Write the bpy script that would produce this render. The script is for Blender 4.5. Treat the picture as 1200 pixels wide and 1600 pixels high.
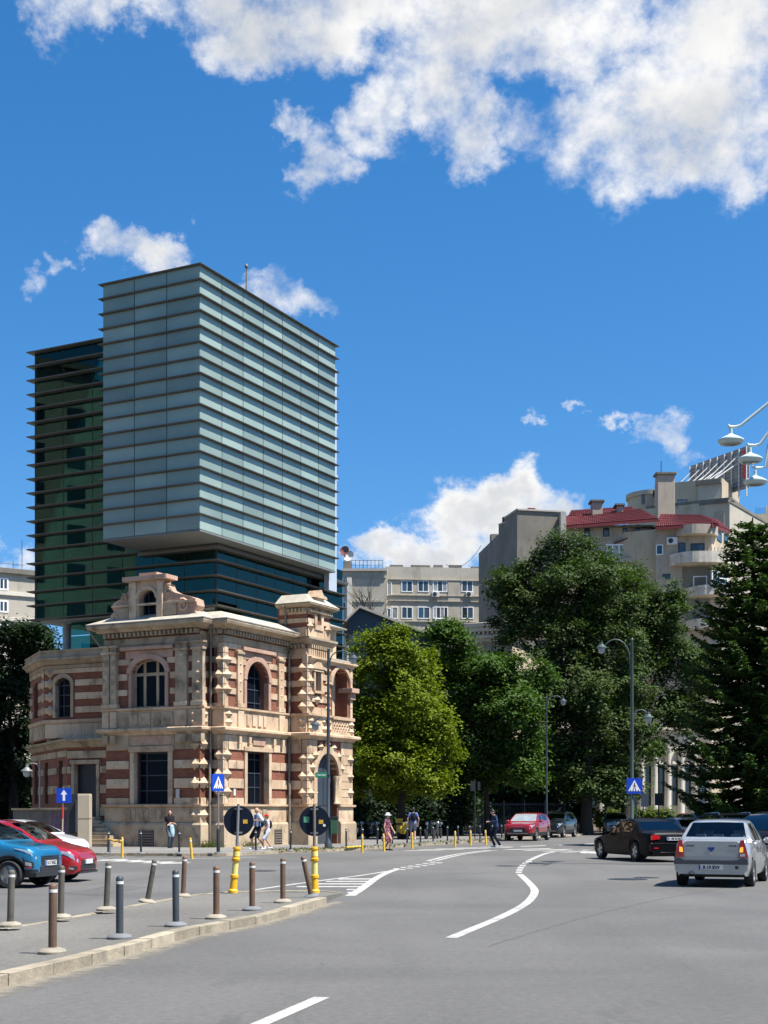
import bpy, bmesh, math, random
import numpy as np
from mathutils import Matrix, Vector
R = math.radians
random.seed(7)
for o in list(bpy.data.objects):
    bpy.data.objects.remove(o)
SC = bpy.context.scene
COL = SC.collection
# ---------------------------------------------------------------- camera, sky, sun, exposure
F, HZ, CX, EYE = 2200.0, 1268.0, 600.0, 1.70      # focal length (px of the 1200x1600 photo), horizon row, centre column, eye height
cd = bpy.data.cameras.new('camera'); cam = bpy.data.objects.new('camera', cd); COL.objects.link(cam)
cd.sensor_fit = 'HORIZONTAL'; cd.sensor_width = 36.0; cd.lens = 36.0 * F / 1200
cd.shift_y = (HZ - 800) / 1200.0; cd.clip_start = 0.2; cd.clip_end = 6000
cam.location = (0, 0, EYE); cam.rotation_euler = (R(90), 0, 0)
SC.camera = cam
SUN_EL = R(61); SUN_H = Vector((0.905, -0.425, 0)).normalized()
SUN_DIR = Vector((SUN_H.x * math.cos(SUN_EL), SUN_H.y * math.cos(SUN_EL), math.sin(SUN_EL)))
sl = bpy.data.lights.new('sun', 'SUN'); sl.energy = 4.9; sl.angle = R(0.5); sl.color = (1.0, 0.955, 0.88)
so = bpy.data.objects.new('sun', sl); COL.objects.link(so)
so.rotation_euler = (-SUN_DIR).to_track_quat('-Z', 'Y').to_euler(); so.location = SUN_DIR * 60
SC.view_settings.view_transform = 'Standard'; SC.view_settings.look = 'None'
SC.view_settings.gamma = 1.0; SC.view_settings.use_curve_mapping = False
SC.view_settings.exposure = 0.92
SC.cycles.max_bounces = 8; SC.cycles.transparent_max_bounces = 16
SC.cycles.caustics_reflective = False; SC.cycles.caustics_refractive = False

class NT:
    def __init__(s, tree):
        s.t = tree; s.n = tree.nodes; s.l = tree.links
    def node(s, kind, **kw):
        nd = s.n.new(kind)
        for k, v in kw.items(): setattr(nd, k, v)
        return nd
    def put(s, sock, v):
        if hasattr(v, 'is_linked') or hasattr(v, 'links'): s.l.new(v, sock)
        else: sock.default_value = v
    def math(s, op, a, b=None, clamp=False):
        nd = s.node('ShaderNodeMath', operation=op, use_clamp=clamp)
        s.put(nd.inputs[0], a)
        if b is not None: s.put(nd.inputs[1], b)
        return nd.outputs[0]
    def vmath(s, op, a, b=None, out=0):
        nd = s.node('ShaderNodeVectorMath', operation=op)
        s.put(nd.inputs[0], a)
        if b is not None:
            s.put(nd.inputs[3] if op == 'SCALE' else nd.inputs[1], b)
        return nd.outputs[1] if op in ('LENGTH', 'DISTANCE', 'DOT_PRODUCT') else nd.outputs[0]
    def noise(s, vec, scale, detail=5, rough=0.55, dist=0.0):
        nd = s.node('ShaderNodeTexNoise'); s.put(nd.inputs['Vector'], vec)
        nd.inputs['Scale'].default_value = scale; nd.inputs['Detail'].default_value = detail
        nd.inputs['Roughness'].default_value = rough; nd.inputs['Distortion'].default_value = dist
        return nd.outputs[0]
    def ramp(s, v, a, b, lo=0.0, hi=1.0, kind='SMOOTHSTEP'):
        nd = s.node('ShaderNodeMapRange', interpolation_type=kind)
        s.put(nd.inputs[0], v)
        for i, x in zip((1, 2, 3, 4), (a, b, lo, hi)): s.put(nd.inputs[i], x)
        return nd.outputs[0]
    def mix(s, fac, a, b, blend='MIX'):
        nd = s.node('ShaderNodeMix', data_type='RGBA', blend_type=blend)
        s.put(nd.inputs[0], fac)
        for i, c in ((6, a), (7, b)):
            if isinstance(c, (tuple, list)): c = tuple(c)[:3] + (1.0,)
            s.put(nd.inputs[i], c)
        return nd.outputs[2]
    def xyz(s, v):
        nd = s.node('ShaderNodeSeparateXYZ'); s.put(nd.inputs[0], v); return nd.outputs
    def comb(s, x, y, z):
        nd = s.node('ShaderNodeCombineXYZ')
        for i, c in enumerate((x, y, z)): s.put(nd.inputs[i], c)
        return nd.outputs[0]

world = bpy.data.worlds.new('World'); SC.world = world; world.use_nodes = True
w = NT(world.node_tree); w.n.clear()
sky = w.node('ShaderNodeTexSky', sky_type='NISHITA'); sky.sun_disc = False
sky.sun_elevation = SUN_EL; sky.sun_rotation = math.atan2(SUN_H.x, SUN_H.y)
sky.air_density = 1.0; sky.dust_density = 0.25; sky.ozone_density = 2.6; sky.altitude = 80
CLOUD = 6.1
lift = w.node('ShaderNodeVectorMath', operation='MULTIPLY_ADD'); w.l.new(w.node('ShaderNodeTexCoord').outputs['Generated'], lift.inputs[0]); lift.inputs[1].default_value = (1, 1, 0.9); lift.inputs[2].default_value = (0, 0, 0.10)
w.l.new(w.vmath('NORMALIZE', lift.outputs[0]), sky.inputs[0])
hs = w.node('ShaderNodeHueSaturation'); hs.inputs['Saturation'].default_value = 1.35; hs.inputs['Value'].default_value = 1.13
w.l.new(sky.outputs[0], hs.inputs['Color'])
D = w.node('ShaderNodeTexCoord').outputs['Generated']
dx, dy, dz = w.xyz(D)[:3]
az = w.math('ARCTAN2', dx, dy); el = w.math('ARCSINE', dz)
def azel(px, py):
    a = math.atan((px - CX) / F); return a, math.atan((HZ - py) / F * math.cos(a))
# cumulus banks: centre (photo column, row), half-extents in px, weight
BLOBS = [(170, -20, 120, 50, 0.8), (385, 50, 105, 52, 0.95), (330, -35, 120, 70, 0.9), (570, 20, 160, 55, 1.0), (760, 20, 190, 85, 1.1),
         (690, 120, 95, 75, 0.95), (600, 185, 60, 55, 0.8), (510, 255, 62, 50, 0.82), (462, 195, 30, 26, 0.6),
         (745, 205, 70, 50, 0.8), (930, 55, 130, 58, 1.0), (1120, 60, 130, 90, 1.05), (1060, 185, 200, 95, 1.1), (850, 190, 40, 40, 0.5),
         (1130, 250, 95, 40, 0.75), (965, 262, 60, 42, 0.7), (1000, 190, 110, 60, 0.8),
         (212, 380, 50, 38, 0.85), (75, 412, 32, 18, 0.55), (128, 388, 20, 16, 0.5), (430, 462, 75, 30, 0.62),
         (745, 820, 110, 68, 1.45), (795, 780, 72, 46, 1.25), (655, 862, 85, 34, 1.2), (690, 822, 62, 50, 1.2), (845, 830, 80, 60, 1.2), (590, 890, 60, 15, 0.6),
         (1030, 682, 46, 30, 0.72), (975, 668, 26, 12, 0.5), (1095, 712, 50, 16, 0.55), (915, 652, 18, 10, 0.5), (810, 663, 16, 8, 0.45), (15, 870, 60, 22, 0.6)]
flat = w.vmath('MULTIPLY', D, (1, 1, 1.15))
wn = w.node('ShaderNodeTexNoise'); w.put(wn.inputs['Vector'], flat); wn.inputs['Scale'].default_value = 17; wn.inputs['Detail'].default_value = 6; wn.inputs['Roughness'].default_value = 0.62
warp = w.node('ShaderNodeVectorMath', operation='MULTIPLY_ADD'); w.l.new(wn.outputs['Color'], warp.inputs[0]); warp.inputs[1].default_value = (0.13, 0.10, 0); warp.inputs[2].default_value = (-0.065, -0.05, 0)
AE = w.vmath('ADD', w.comb(az, el, 0.0), warp.outputs[0])
mask = None
for (bx, by, rx, ry, wt) in BLOBS:
    a0, e0 = azel(bx, by); mv = w.node('ShaderNodeVectorMath', operation='MULTIPLY_ADD')
    w.put(mv.inputs[0], AE); mv.inputs[1].default_value = (F / rx, F / ry, 0); mv.inputs[2].default_value = (-a0 * F / rx, -e0 * F / ry, 0)
    rr = w.vmath('DOT_PRODUCT', mv.outputs[0], mv.outputs[0])
    v = w.math('MULTIPLY_ADD', rr, -0.66 * wt); v.node.inputs[2].default_value = wt - 0.06
    mask = v if mask is None else w.math('SMOOTH_MAX', mask, v)
    if mask.node.operation == 'SMOOTH_MAX': mask.node.inputs[2].default_value = 0.12
mask = w.math('MAXIMUM', mask, -1.0)
# unseen clouds over the rest of the sky, cover raised to whiten the fill
far = w.ramp(w.vmath('DOT_PRODUCT', D, Vector((0, 0.96, 0.27)).normalized()), 0.90, 0.80)
gen = w.math('SUBTRACT', w.math('MULTIPLY', w.noise(D, 3.2, 3, 0.5), 4.2), 2.35)
gen = w.math('MULTIPLY', gen, w.ramp(dz, 0.02, 0.25))
mask = w.math('MAXIMUM', mask, w.math('SUBTRACT', w.math('MULTIPLY', w.math('ADD', gen, 1.0), far), 1.0))
n1 = w.noise(w.vmath('ADD', flat, (0.31, 0.0, 0.12)), 30, 6, 0.62, 0.0)
n2 = w.noise(flat, 11, 3, 0.5, 0.0)
dens = w.math('ADD', mask, w.math('MULTIPLY', w.math('SUBTRACT', n1, 0.5), 2.0))
alpha = w.ramp(dens, -0.02, 1.15)
thick = w.ramp(w.math('ADD', mask, w.math('MULTIPLY', w.math('SUBTRACT', n2, 0.5), 2.2)), 0.35, 1.25)
sh = w.math('SUBTRACT', 1.03, w.math('MULTIPLY', thick, 0.25))
sh = w.math('ADD', sh, w.math('MULTIPLY', w.math('SUBTRACT', n1, 0.5), 0.16))
ccol = w.mix(w.ramp(sh, 0.68, 1.0), (0.82, 0.87, 0.94), (1.0, 0.995, 0.985))
ccol = w.vmath('SCALE', ccol, w.math('MULTIPLY', sh, CLOUD))
skyc = w.mix(alpha, hs.outputs[0], ccol)
bg = w.node('ShaderNodeBackground'); w.l.new(skyc, bg.inputs[0]); bg.inputs[1].default_value = 0.085
w.l.new(bg.outputs[0], w.node('ShaderNodeOutputWorld').inputs[0])

# ---------------------------------------------------------------- helpers
def gp(px, py, z=0.0):
    d = F * (EYE - z) / (py - HZ); return Vector(((px - CX) / F * d, d, z))
def at(px, py, d):
    return Vector(((px - CX) / F * d, d, EYE + (HZ - py) / F * d))
def pz(py, d): return EYE + (HZ - py) / F * d
WM = {}
def tag(o, label=None, cat=None, group=None, kind=None):
    if label: o['label'] = label
    if cat: o['category'] = cat
    if group: o['group'] = group
    if kind: o['kind'] = kind
    return o
def attach(o, parent=None, M=None):
    M = M.copy() if M is not None else Matrix.Identity(4)
    COL.objects.link(o)
    if parent is not None:
        o.parent = parent
        o.matrix_parent_inverse = WM[parent.name].inverted()
    o.matrix_basis = M; WM[o.name] = M
    return o
def thing(name, loc, label, cat, group=None, rotz=0.0):
    o = bpy.data.objects.new(name, None); o.empty_display_size = 0.3
    attach(o, None, Matrix.Translation(loc) @ Matrix.Rotation(rotz, 4, 'Z'))
    return tag(o, label, cat, group)
class MB:
    def __init__(s): s.v = []; s.f = []
    def add(s, vs, fs, M=None):
        b = len(s.v)
        if M is not None: vs = [M @ Vector(p) for p in vs]
        s.v += [tuple(p) for p in vs]; s.f += [tuple(i + b for i in f) for f in fs]; return s
    def box(s, x0, x1, y0, y1, z0, z1, M=None):
        return s.add([(x0, y0, z0), (x1, y0, z0), (x1, y1, z0), (x0, y1, z0), (x0, y0, z1), (x1, y0, z1), (x1, y1, z1), (x0, y1, z1)],
                     [(0, 3, 2, 1), (4, 5, 6, 7), (0, 1, 5, 4), (1, 2, 6, 5), (2, 3, 7, 6), (3, 0, 4, 7)], M)
    def hexa(s, lo, hi, M=None):      # two quads (4 points each)
        return s.add(list(lo) + list(hi), [(0, 3, 2, 1), (4, 5, 6, 7), (0, 1, 5, 4), (1, 2, 6, 5), (2, 3, 7, 6), (3, 0, 4, 7)], M)
    def prism(s, poly, a0, a1, axis='y', M=None):
        n = len(poly)
        if axis == 'y': vs = [(p[0], a0, p[1]) for p in poly] + [(p[0], a1, p[1]) for p in poly]
        elif axis == 'x': vs = [(a0, p[0], p[1]) for p in poly] + [(a1, p[0], p[1]) for p in poly]
        else: vs = [(p[0], p[1], a0) for p in poly] + [(p[0], p[1], a1) for p in poly]
        fs = [tuple(range(n)), tuple(range(2 * n - 1, n - 1, -1))]
        fs += [(i, i + n, (i + 1) % n + n, (i + 1) % n) for i in range(n)]
        return s.add(vs, fs, M)
    def tube(s, pts, rad, n=8, cap=True, M=None):
        pts = [Vector(p) for p in pts]
        if not isinstance(rad, (list, tuple)): rad = [rad] * len(pts)
        vs = []; ref = None
        for i, p in enumerate(pts):
            t = (pts[min(i + 1, len(pts) - 1)] - pts[max(i - 1, 0)]).normalized()
            if ref is None: ref = Vector((1, 0, 0)) if abs(t.x) < 0.9 else Vector((0, 1, 0))
            a = (ref - t * ref.dot(t)).normalized(); b = t.cross(a); ref = a
            vs += [p + (a * math.cos(2 * math.pi * k / n) + b * math.sin(2 * math.pi * k / n)) * rad[i] for k in range(n)]
        fs = []
        for i in range(len(pts) - 1):
            for k in range(n):
                fs.append((i * n + k, i * n + (k + 1) % n, (i + 1) * n + (k + 1) % n, (i + 1) * n + k))
        if cap:
            fs.append(tuple(range(n - 1, -1, -1))); fs.append(tuple((len(pts) - 1) * n + k for k in range(n)))
        return s.add(vs, fs, M)
    def lathe(s, prof, n=16, M=None, cap=True):
        vs = [(r * math.cos(2 * math.pi * k / n), r * math.sin(2 * math.pi * k / n), z) for (r, z) in prof for k in range(n)]
        fs = [(i * n + k, i * n + (k + 1) % n, (i + 1) * n + (k + 1) % n, (i + 1) * n + k) for i in range(len(prof) - 1) for k in range(n)]
        if cap: fs.append(tuple(range(n - 1, -1, -1))); fs.append(tuple((len(prof) - 1) * n + k for k in range(n)))
        return s.add(vs, fs, M)
    def sphere(s, c, r, nu=12, nv=8, M=None):
        if not isinstance(r, (list, tuple)): r = (r, r, r)
        vs = [(c[0], c[1], c[2] - r[2])]
        for j in range(1, nv):
            t = math.pi * j / nv - math.pi / 2
            vs += [(c[0] + r[0] * math.cos(t) * math.cos(2 * math.pi * k / nu), c[1] + r[1] * math.cos(t) * math.sin(2 * math.pi * k / nu), c[2] + r[2] * math.sin(t)) for k in range(nu)]
        vs.append((c[0], c[1], c[2] + r[2])); e = len(vs) - 1
        fs = [(0, 1 + (k + 1) % nu, 1 + k) for k in range(nu)]
        for j in range(nv - 2):
            fs += [(1 + j * nu + k, 1 + j * nu + (k + 1) % nu, 1 + (j + 1) * nu + (k + 1) % nu, 1 + (j + 1) * nu + k) for k in range(nu)]
        fs += [(1 + (nv - 2) * nu + k, 1 + (nv - 2) * nu + (k + 1) % nu, e) for k in range(nu)]
        return s.add(vs, fs, M)
    def grid(s, rows, M=None, flip=False):
        n = len(rows[0]); vs = [p for r in rows for p in r]
        fs = [(i * n + k, i * n + k + 1, (i + 1) * n + k + 1, (i + 1) * n + k) for i in range(len(rows) - 1) for k in range(n - 1)]
        if flip: fs = [f[::-1] for f in fs]
        return s.add(vs, fs, M)
    def sweep(s, path, prof, M=None):   # prof: (out, z); path runs left to right seen from outside; out = right-hand side of travel
        P = [Vector((p[0], p[1])) for p in path]; rows = []
        for i, p in enumerate(P):
            ns = []
            if i > 0: t = (p - P[i - 1]).normalized(); ns.append(Vector((t.y, -t.x)))
            if i < len(P) - 1: t = (P[i + 1] - p).normalized(); ns.append(Vector((t.y, -t.x)))
            if len(ns) == 2:
                m = (ns[0] + ns[1]).normalized(); m = m / max(0.35, m.dot(ns[0]))
            else: m = ns[0]
            rows.append([(p.x + m.x * o, p.y + m.y * o, z) for (o, z) in prof])
        n = len(prof); s.grid(rows, M)
        b = len(s.v) - len(rows) * n
        s.f.append(tuple(b + k for k in range(n))); s.f.append(tuple(b + (len(rows) - 1) * n + k for k in range(n - 1, -1, -1)))
        return s
    def mesh(s, name, mat=None, smooth=None, recalc=True):
        me = bpy.data.meshes.new(name); me.from_pydata(s.v, [], s.f)
        if recalc:
            bm = bmesh.new(); bm.from_mesh(me); bmesh.ops.recalc_face_normals(bm, faces=bm.faces); bm.to_mesh(me); bm.free()
        if smooth is not None:
            me.shade_smooth(); me.set_sharp_from_angle(angle=R(smooth))
        if mat: me.materials.append(mat)
        return me
    def build(s, name, mat, parent=None, M=None, smooth=None, recalc=True):
        return attach(bpy.data.objects.new(name, s.mesh(name, mat, smooth, recalc)), parent, M)
def bevelbox(name, b=0.03):
    me = bpy.data.meshes.new(name); bm = bmesh.new(); bmesh.ops.create_cube(bm, size=1.0)
    if b: bmesh.ops.bevel(bm, geom=list(bm.edges), offset=b, segments=1, affect='EDGES')
    bm.to_mesh(me); bm.free(); return me
_cubes = {}
def block(name, mat, parent, x0, x1, y0, y1, z0, z1, M=None, bevel=True):
    """one box-shaped piece: a shared cube scaled to size"""
    key = (name, mat.name, bevel)
    if key not in _cubes:
        me = bevelbox(name, 0.03 if bevel else 0); me.materials.append(mat); _cubes[key] = me
    o = bpy.data.objects.new(name, _cubes[key])
    T = Matrix.Translation(((x0 + x1) / 2, (y0 + y1) / 2, (z0 + z1) / 2)) @ Matrix.Diagonal((abs(x1 - x0), abs(y1 - y0), abs(z1 - z0), 1))
    return attach(o, parent, (M if M is not None else Matrix.Identity(4)) @ T)
def text_mesh(txt, size, mat, name='lettering', bold=0.0, depth=0.002):
    cu = bpy.data.curves.new('t', 'FONT'); cu.body = txt; cu.size = size; cu.align_x = 'CENTER'; cu.align_y = 'CENTER'; cu.extrude = depth; cu.offset = bold; cu.resolution_u = 2
    ob = bpy.data.objects.new('t', cu); COL.objects.link(ob)
    dg = bpy.context.evaluated_depsgraph_get(); me = bpy.data.meshes.new_from_object(ob.evaluated_get(dg))
    bpy.data.objects.remove(ob); bpy.data.curves.remove(cu); me.name = name
    me.materials.clear(); me.materials.append(mat); return me
def lettering(txt, size, mat, parent, M, bold=0.0, name='lettering'):
    return attach(bpy.data.objects.new(name, text_mesh(txt, size, mat, name, bold)), parent, M)

# ---------------------------------------------------------------- materials
def mat(name, col, rough=0.7, metal=0.0, var=0.12, vs=2.5, bump=0.0, bs=40, spec=0.5, coat=0.0, grime=0.0, rnd=0.0, gcol=(0.05, 0.045, 0.04)):
    m = bpy.data.materials.new(name); m.use_nodes = True; t = NT(m.node_tree)
    p = t.n['Principled BSDF']; geo = t.node('ShaderNodeNewGeometry').outputs['Position']
    c = tuple(col) + (1.0,)
    if var > 0:
        nz = t.noise(geo, vs, 6, 0.6)
        c = t.mix(t.ramp(nz, 0.25, 0.75, kind='LINEAR'), tuple(x * (1 - var) for x in col), tuple(min(1, x * (1 + var)) for x in col))
    if grime > 0:
        g = t.noise(t.vmath('MULTIPLY', geo, (1.3, 1.3, 0.28)), 1.1, 7, 0.65)
        c = t.mix(t.math('MULTIPLY', t.ramp(g, 0.50, 0.72), grime), c, gcol)
    if rnd > 0:
        oi = t.node('ShaderNodeObjectInfo').outputs['Random']
        k = t.ramp(oi, 0, 1, 1 - rnd, 1 + rnd, 'LINEAR')
        c = t.vmath('SCALE', c, k) if not isinstance(c, tuple) else t.vmath('SCALE', t.comb(*col), k)
    t.put(p.inputs['Base Color'], c)
    p.inputs['Roughness'].default_value = rough; p.inputs['Metallic'].default_value = metal
    p.inputs['Specular IOR Level'].default_value = spec
    if coat: p.inputs['Coat Weight'].default_value = coat; p.inputs['Coat Roughness'].default_value = 0.04
    if bump:
        b = t.node('ShaderNodeBump'); b.inputs['Strength'].default_value = bump; b.inputs['Distance'].default_value = 0.02
        t.l.new(t.noise(geo, bs, 5, 0.6), b.inputs['Height']); t.l.new(b.outputs[0], p.inputs['Normal'])
    return m
def asphalt(name, base, patch=0.25, speck=0.25, cracks=True):
    m = bpy.data.materials.new(name); m.use_nodes = True; t = NT(m.node_tree); p = t.n['Principled BSDF']
    geo = t.node('ShaderNodeNewGeometry').outputs['Position']
    c = t.mix(t.ramp(t.noise(geo, 0.16, 5, 0.55, 0.6), 0.3, 0.7), tuple(x * (1 - patch) for x in base), tuple(x * (1 + patch) for x in base))
    st = t.noise(t.vmath('MULTIPLY', geo, (0.9, 0.11, 1)), 0.8, 4, 0.5)
    c = t.mix(t.math('MULTIPLY', t.ramp(st, 0.45, 0.7), 0.22), c, tuple(x * 0.55 for x in base))
    sp = t.noise(geo, 64, 4, 0.8)
    c = t.mix(t.math('MULTIPLY', t.ramp(sp, 0.50, 0.78), speck), c, tuple(min(1, x * 2.6) for x in base))
    c = t.mix(t.math('MULTIPLY', t.ramp(sp, 0.48, 0.25), speck), c, tuple(x * 0.4 for x in base))
    if cracks:
        vo = t.node('ShaderNodeTexVoronoi', feature='DISTANCE_TO_EDGE')
        t.put(vo.inputs['Vector'], t.vmath('ADD', geo, t.vmath('SCALE', t.noise(geo, 0.7, 5, 0.6), 2.2))); vo.inputs['Scale'].default_value = 0.16
        cr = t.math('MULTIPLY', t.ramp(vo.outputs['Distance'], 0.0, 0.0032, 1, 0), t.ramp(t.noise(geo, 0.3, 2), 0.44, 0.56))
        c = t.mix(t.math('MULTIPLY', cr, 0.2), c, tuple(x * 0.35 for x in base))
    t.put(p.inputs['Base Color'], c); p.inputs['Roughness'].default_value = 0.86; p.inputs['Specular IOR Level'].default_value = 0.3
    oil = t.ramp(t.noise(t.vmath('MULTIPLY', geo, (1.0, 0.5, 1)), 0.55, 6, 0.7, 1.0), 0.60, 0.72)
    c = t.mix(t.math('MULTIPLY', oil, 0.35), c, tuple(x * 0.5 for x in base))
    mid = t.noise(geo, 11, 6, 0.75)
    c = t.mix(0.55, c, t.vmath('SCALE', c, t.ramp(mid, 0.3, 0.7, 0.62, 1.38, 'LINEAR')))
    t.put(p.inputs['Base Color'], c)
    b = t.node('ShaderNodeBump'); b.inputs['Strength'].default_value = 0.8; b.inputs['Distance'].default_value = 0.01
    t.l.new(sp, b.inputs['Height']); t.l.new(b.outputs[0], p.inputs['Normal'])
    return m
def brickmat(name, c1, c2, mortar, bw=0.25, bh=0.075):
    m = bpy.data.materials.new(name); m.use_nodes = True; t = NT(m.node_tree); p = t.n['Principled BSDF']
    ob = t.node('ShaderNodeTexCoord').outputs['Object']; x, y, z = t.xyz(ob)[:3]
    vec = t.comb(t.math('ADD', x, y), z, 0.0)
    br = t.node('ShaderNodeTexBrick'); t.put(br.inputs['Vector'], vec)
    for k, v in (('Color1', c1), ('Color2', c2), ('Mortar', mortar)): br.inputs[k].default_value = tuple(v) + (1,)
    br.inputs['Scale'].default_value = 1.0; br.inputs['Mortar Size'].default_value = 0.008; br.inputs['Brick Width'].default_value = bw; br.inputs['Row Height'].default_value = bh
    g = t.noise(ob, 1.6, 6, 0.6)
    c = t.mix(t.math('MULTIPLY', t.ramp(g, 0.45, 0.75), 0.55), br.outputs['Color'], tuple(v * 0.45 for v in c1))
    t.put(p.inputs['Base Color'], c); p.inputs['Roughness'].default_value = 0.9
    b = t.node('ShaderNodeBump'); b.inputs['Strength'].default_value = 0.7; b.inputs['Distance'].default_value = 0.01; b.invert = True
    t.l.new(br.outputs['Fac'], b.inputs['Height']); t.l.new(b.outputs[0], p.inputs['Normal'])
    return m
def stonemat(name, c1, c2, dark, grime=0.5):
    m = bpy.data.materials.new(name); m.use_nodes = True; t = NT(m.node_tree); p = t.n['Principled BSDF']
    geo = t.node('ShaderNodeNewGeometry').outputs['Position']
    oi = t.node('ShaderNodeObjectInfo').outputs['Random']
    a = t.math('ADD', t.noise(geo, 0.9, 5, 0.6), t.math('MULTIPLY', t.math('SUBTRACT', oi, 0.5), 0.28))
    c = t.mix(t.ramp(a, 0.35, 0.68), c1, c2)
    g = t.noise(t.vmath('MULTIPLY', geo, (1.3, 1.3, 0.9)), 1.3, 7, 0.62)
    c = t.mix(t.math('MULTIPLY', t.ramp(g, 0.47, 0.74), grime), c, dark)
    f = t.noise(geo, 14, 5, 0.65)
    c = t.mix(t.math('MULTIPLY', t.ramp(f, 0.45, 0.75), 0.3), c, tuple(x * 0.55 for x in c1))
    t.put(p.inputs['Base Color'], c); p.inputs['Roughness'].default_value = 0.88; p.inputs['Specular IOR Level'].default_value = 0.25
    b = t.node('ShaderNodeBump'); b.inputs['Strength'].default_value = 0.35; b.inputs['Distance'].default_value = 0.02
    t.l.new(f, b.inputs['Height']); t.l.new(b.outputs[0], p.inputs['Normal'])
    return m
def thinglass(name, tint, refl=0.10, rough=0.01, rtint=(1, 1, 1)):
    """a thin tinted pane: see-through with a mirror layer that grows at grazing angles"""
    m = bpy.data.materials.new(name); m.use_nodes = True; t = NT(m.node_tree); t.n.clear()
    tr = t.node('ShaderNodeBsdfTransparent'); tr.inputs[0].default_value = tuple(tint) + (1,)
    gl = t.node('ShaderNodeBsdfGlossy'); gl.inputs[0].default_value = tuple(rtint) + (1,); gl.inputs['Roughness'].default_value = rough
    fr = t.node('ShaderNodeFresnel'); fr.inputs[0].default_value = 1.5
    k = t.ramp(fr.outputs[0], 0.04, 1.0, refl, 1.0, 'LINEAR')
    mx = t.node('ShaderNodeMixShader'); t.l.new(k, mx.inputs[0]); t.l.new(tr.outputs[0], mx.inputs[1]); t.l.new(gl.outputs[0], mx.inputs[2])
    t.l.new(mx.outputs[0], t.node('ShaderNodeOutputMaterial').inputs[0])
    return m
def leafmat(name, c1, c2, trans=0.35):
    m = bpy.data.materials.new(name); m.use_nodes = True; t = NT(m.node_tree); t.n.clear()
    g = t.node('ShaderNodeNewGeometry')
    c = t.mix(g.outputs['Random Per Island'], c1, c2)
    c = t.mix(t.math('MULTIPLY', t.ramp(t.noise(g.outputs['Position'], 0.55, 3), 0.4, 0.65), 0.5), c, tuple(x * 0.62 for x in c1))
    df = t.node('ShaderNodeBsdfPrincipled'); t.l.new(c, df.inputs['Base Color']); df.inputs['Roughness'].default_value = 0.65; df.inputs['Specular IOR Level'].default_value = 0.22
    tl = t.node('ShaderNodeBsdfTranslucent'); t.l.new(t.mix(1.0, c, (1.0, 1.15, 0.35), 'MULTIPLY'), tl.inputs[0])
    mx = t.node('ShaderNodeMixShader'); mx.inputs[0].default_value = trans
    t.l.new(df.outputs[0], mx.inputs[1]); t.l.new(tl.outputs[0], mx.inputs[2])
    t.l.new(mx.outputs[0], t.node('ShaderNodeOutputMaterial').inputs[0])
    return m
def emis(name, col, strength):
    m = bpy.data.materials.new(name); m.use_nodes = True; p = m.node_tree.nodes['Principled BSDF']
    p.inputs['Base Color'].default_value = tuple(col) + (1,); p.inputs['Emission Color'].default_value = tuple(col) + (1,); p.inputs['Emission Strength'].default_value = strength
    return m
K = {}
K['road'] = asphalt('asphalt', (0.120, 0.117, 0.110), 0.16, 0.55)
K['walk'] = asphalt('pavement_asphalt', (0.185, 0.178, 0.165), 0.15, 0.30)
K['island'] = asphalt('island_asphalt', (0.148, 0.141, 0.124), 0.2, 1.0, cracks=False)
K['kerb'] = mat('kerb_stone', (0.31, 0.265, 0.19), 0.9, var=0.35, vs=3, bump=0.6, bs=22, grime=0.62, rnd=0.24, gcol=(.13, .115, .09))
K['paint'] = mat('road_paint', (0.41, 0.40, 0.365), 0.75, var=0.35, vs=7, grime=0.55, gcol=(0.16, 0.16, 0.16))
K['earth'] = mat('earth', (0.10, 0.09, 0.065), 0.95, var=0.3, vs=0.8)
K['stone'] = stonemat('sandstone', (0.50, 0.36, 0.235), (0.64, 0.49, 0.335), (0.17, 0.115, 0.075), 0.75)
K['stone2'] = stonemat('grey_sandstone', (0.37, 0.285, 0.19), (0.50, 0.395, 0.27), (0.11, 0.08, 0.055), 0.8)
K['pinkstone'] = stonemat('pink_stone', (0.44, 0.28, 0.205), (0.54, 0.365, 0.265), (0.20, 0.12, 0.09), 0.5)
K['brick'] = brickmat('red_brick', (0.30, 0.090, 0.046), (0.19, 0.062, 0.036), (0.17, 0.115, 0.075))
K['rooflead'] = mat('lead_roof', (0.42, 0.385, 0.31), 0.65, var=0.15, grime=0.3)
K['iron'] = mat('dark_iron', (0.030, 0.036, 0.042), 0.5, 0.3, var=0.2)
K['pipe'] = mat('downpipe_metal', (0.20, 0.17, 0.14), 0.6, 0.2, var=0.2, grime=0.4)
K['darkglass'] = mat('dark_glass', (0.006, 0.008, 0.012), 0.10, var=0.0, spec=0.05)
K['bluframe'] = mat('blue_grey_frame', (0.035, 0.050, 0.066), 0.5, var=0.1)
K['darkvoid'] = mat('room_shade', (0.012, 0.012, 0.014), 0.9, var=0.0)
K['white'] = mat('white_paint', (0.78, 0.78, 0.76), 0.5, var=0.05)
# ---------------------------------------------------------------- ground, road, pavements, markings
def sheet(name, pts, z, m, kind='structure'):
    mb = MB(); mb.add([(p[0], p[1], z) for p in pts], [tuple(range(len(pts)))])
    o = mb.build(name, m, recalc=False)
    if o.data.polygons[0].normal.z < 0: o.data.flip_normals()
    return tag(o, kind=kind)
sheet('ground', [(-3000, -3000), (3000, -3000), (3000, 3000), (-3000, 3000)], -0.06, K['earth'])
sheet('road', [(-140, -60), (140, -60), (140, 170), (-140, 170)], 0.0, K['road'])
SW = 0.10
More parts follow.
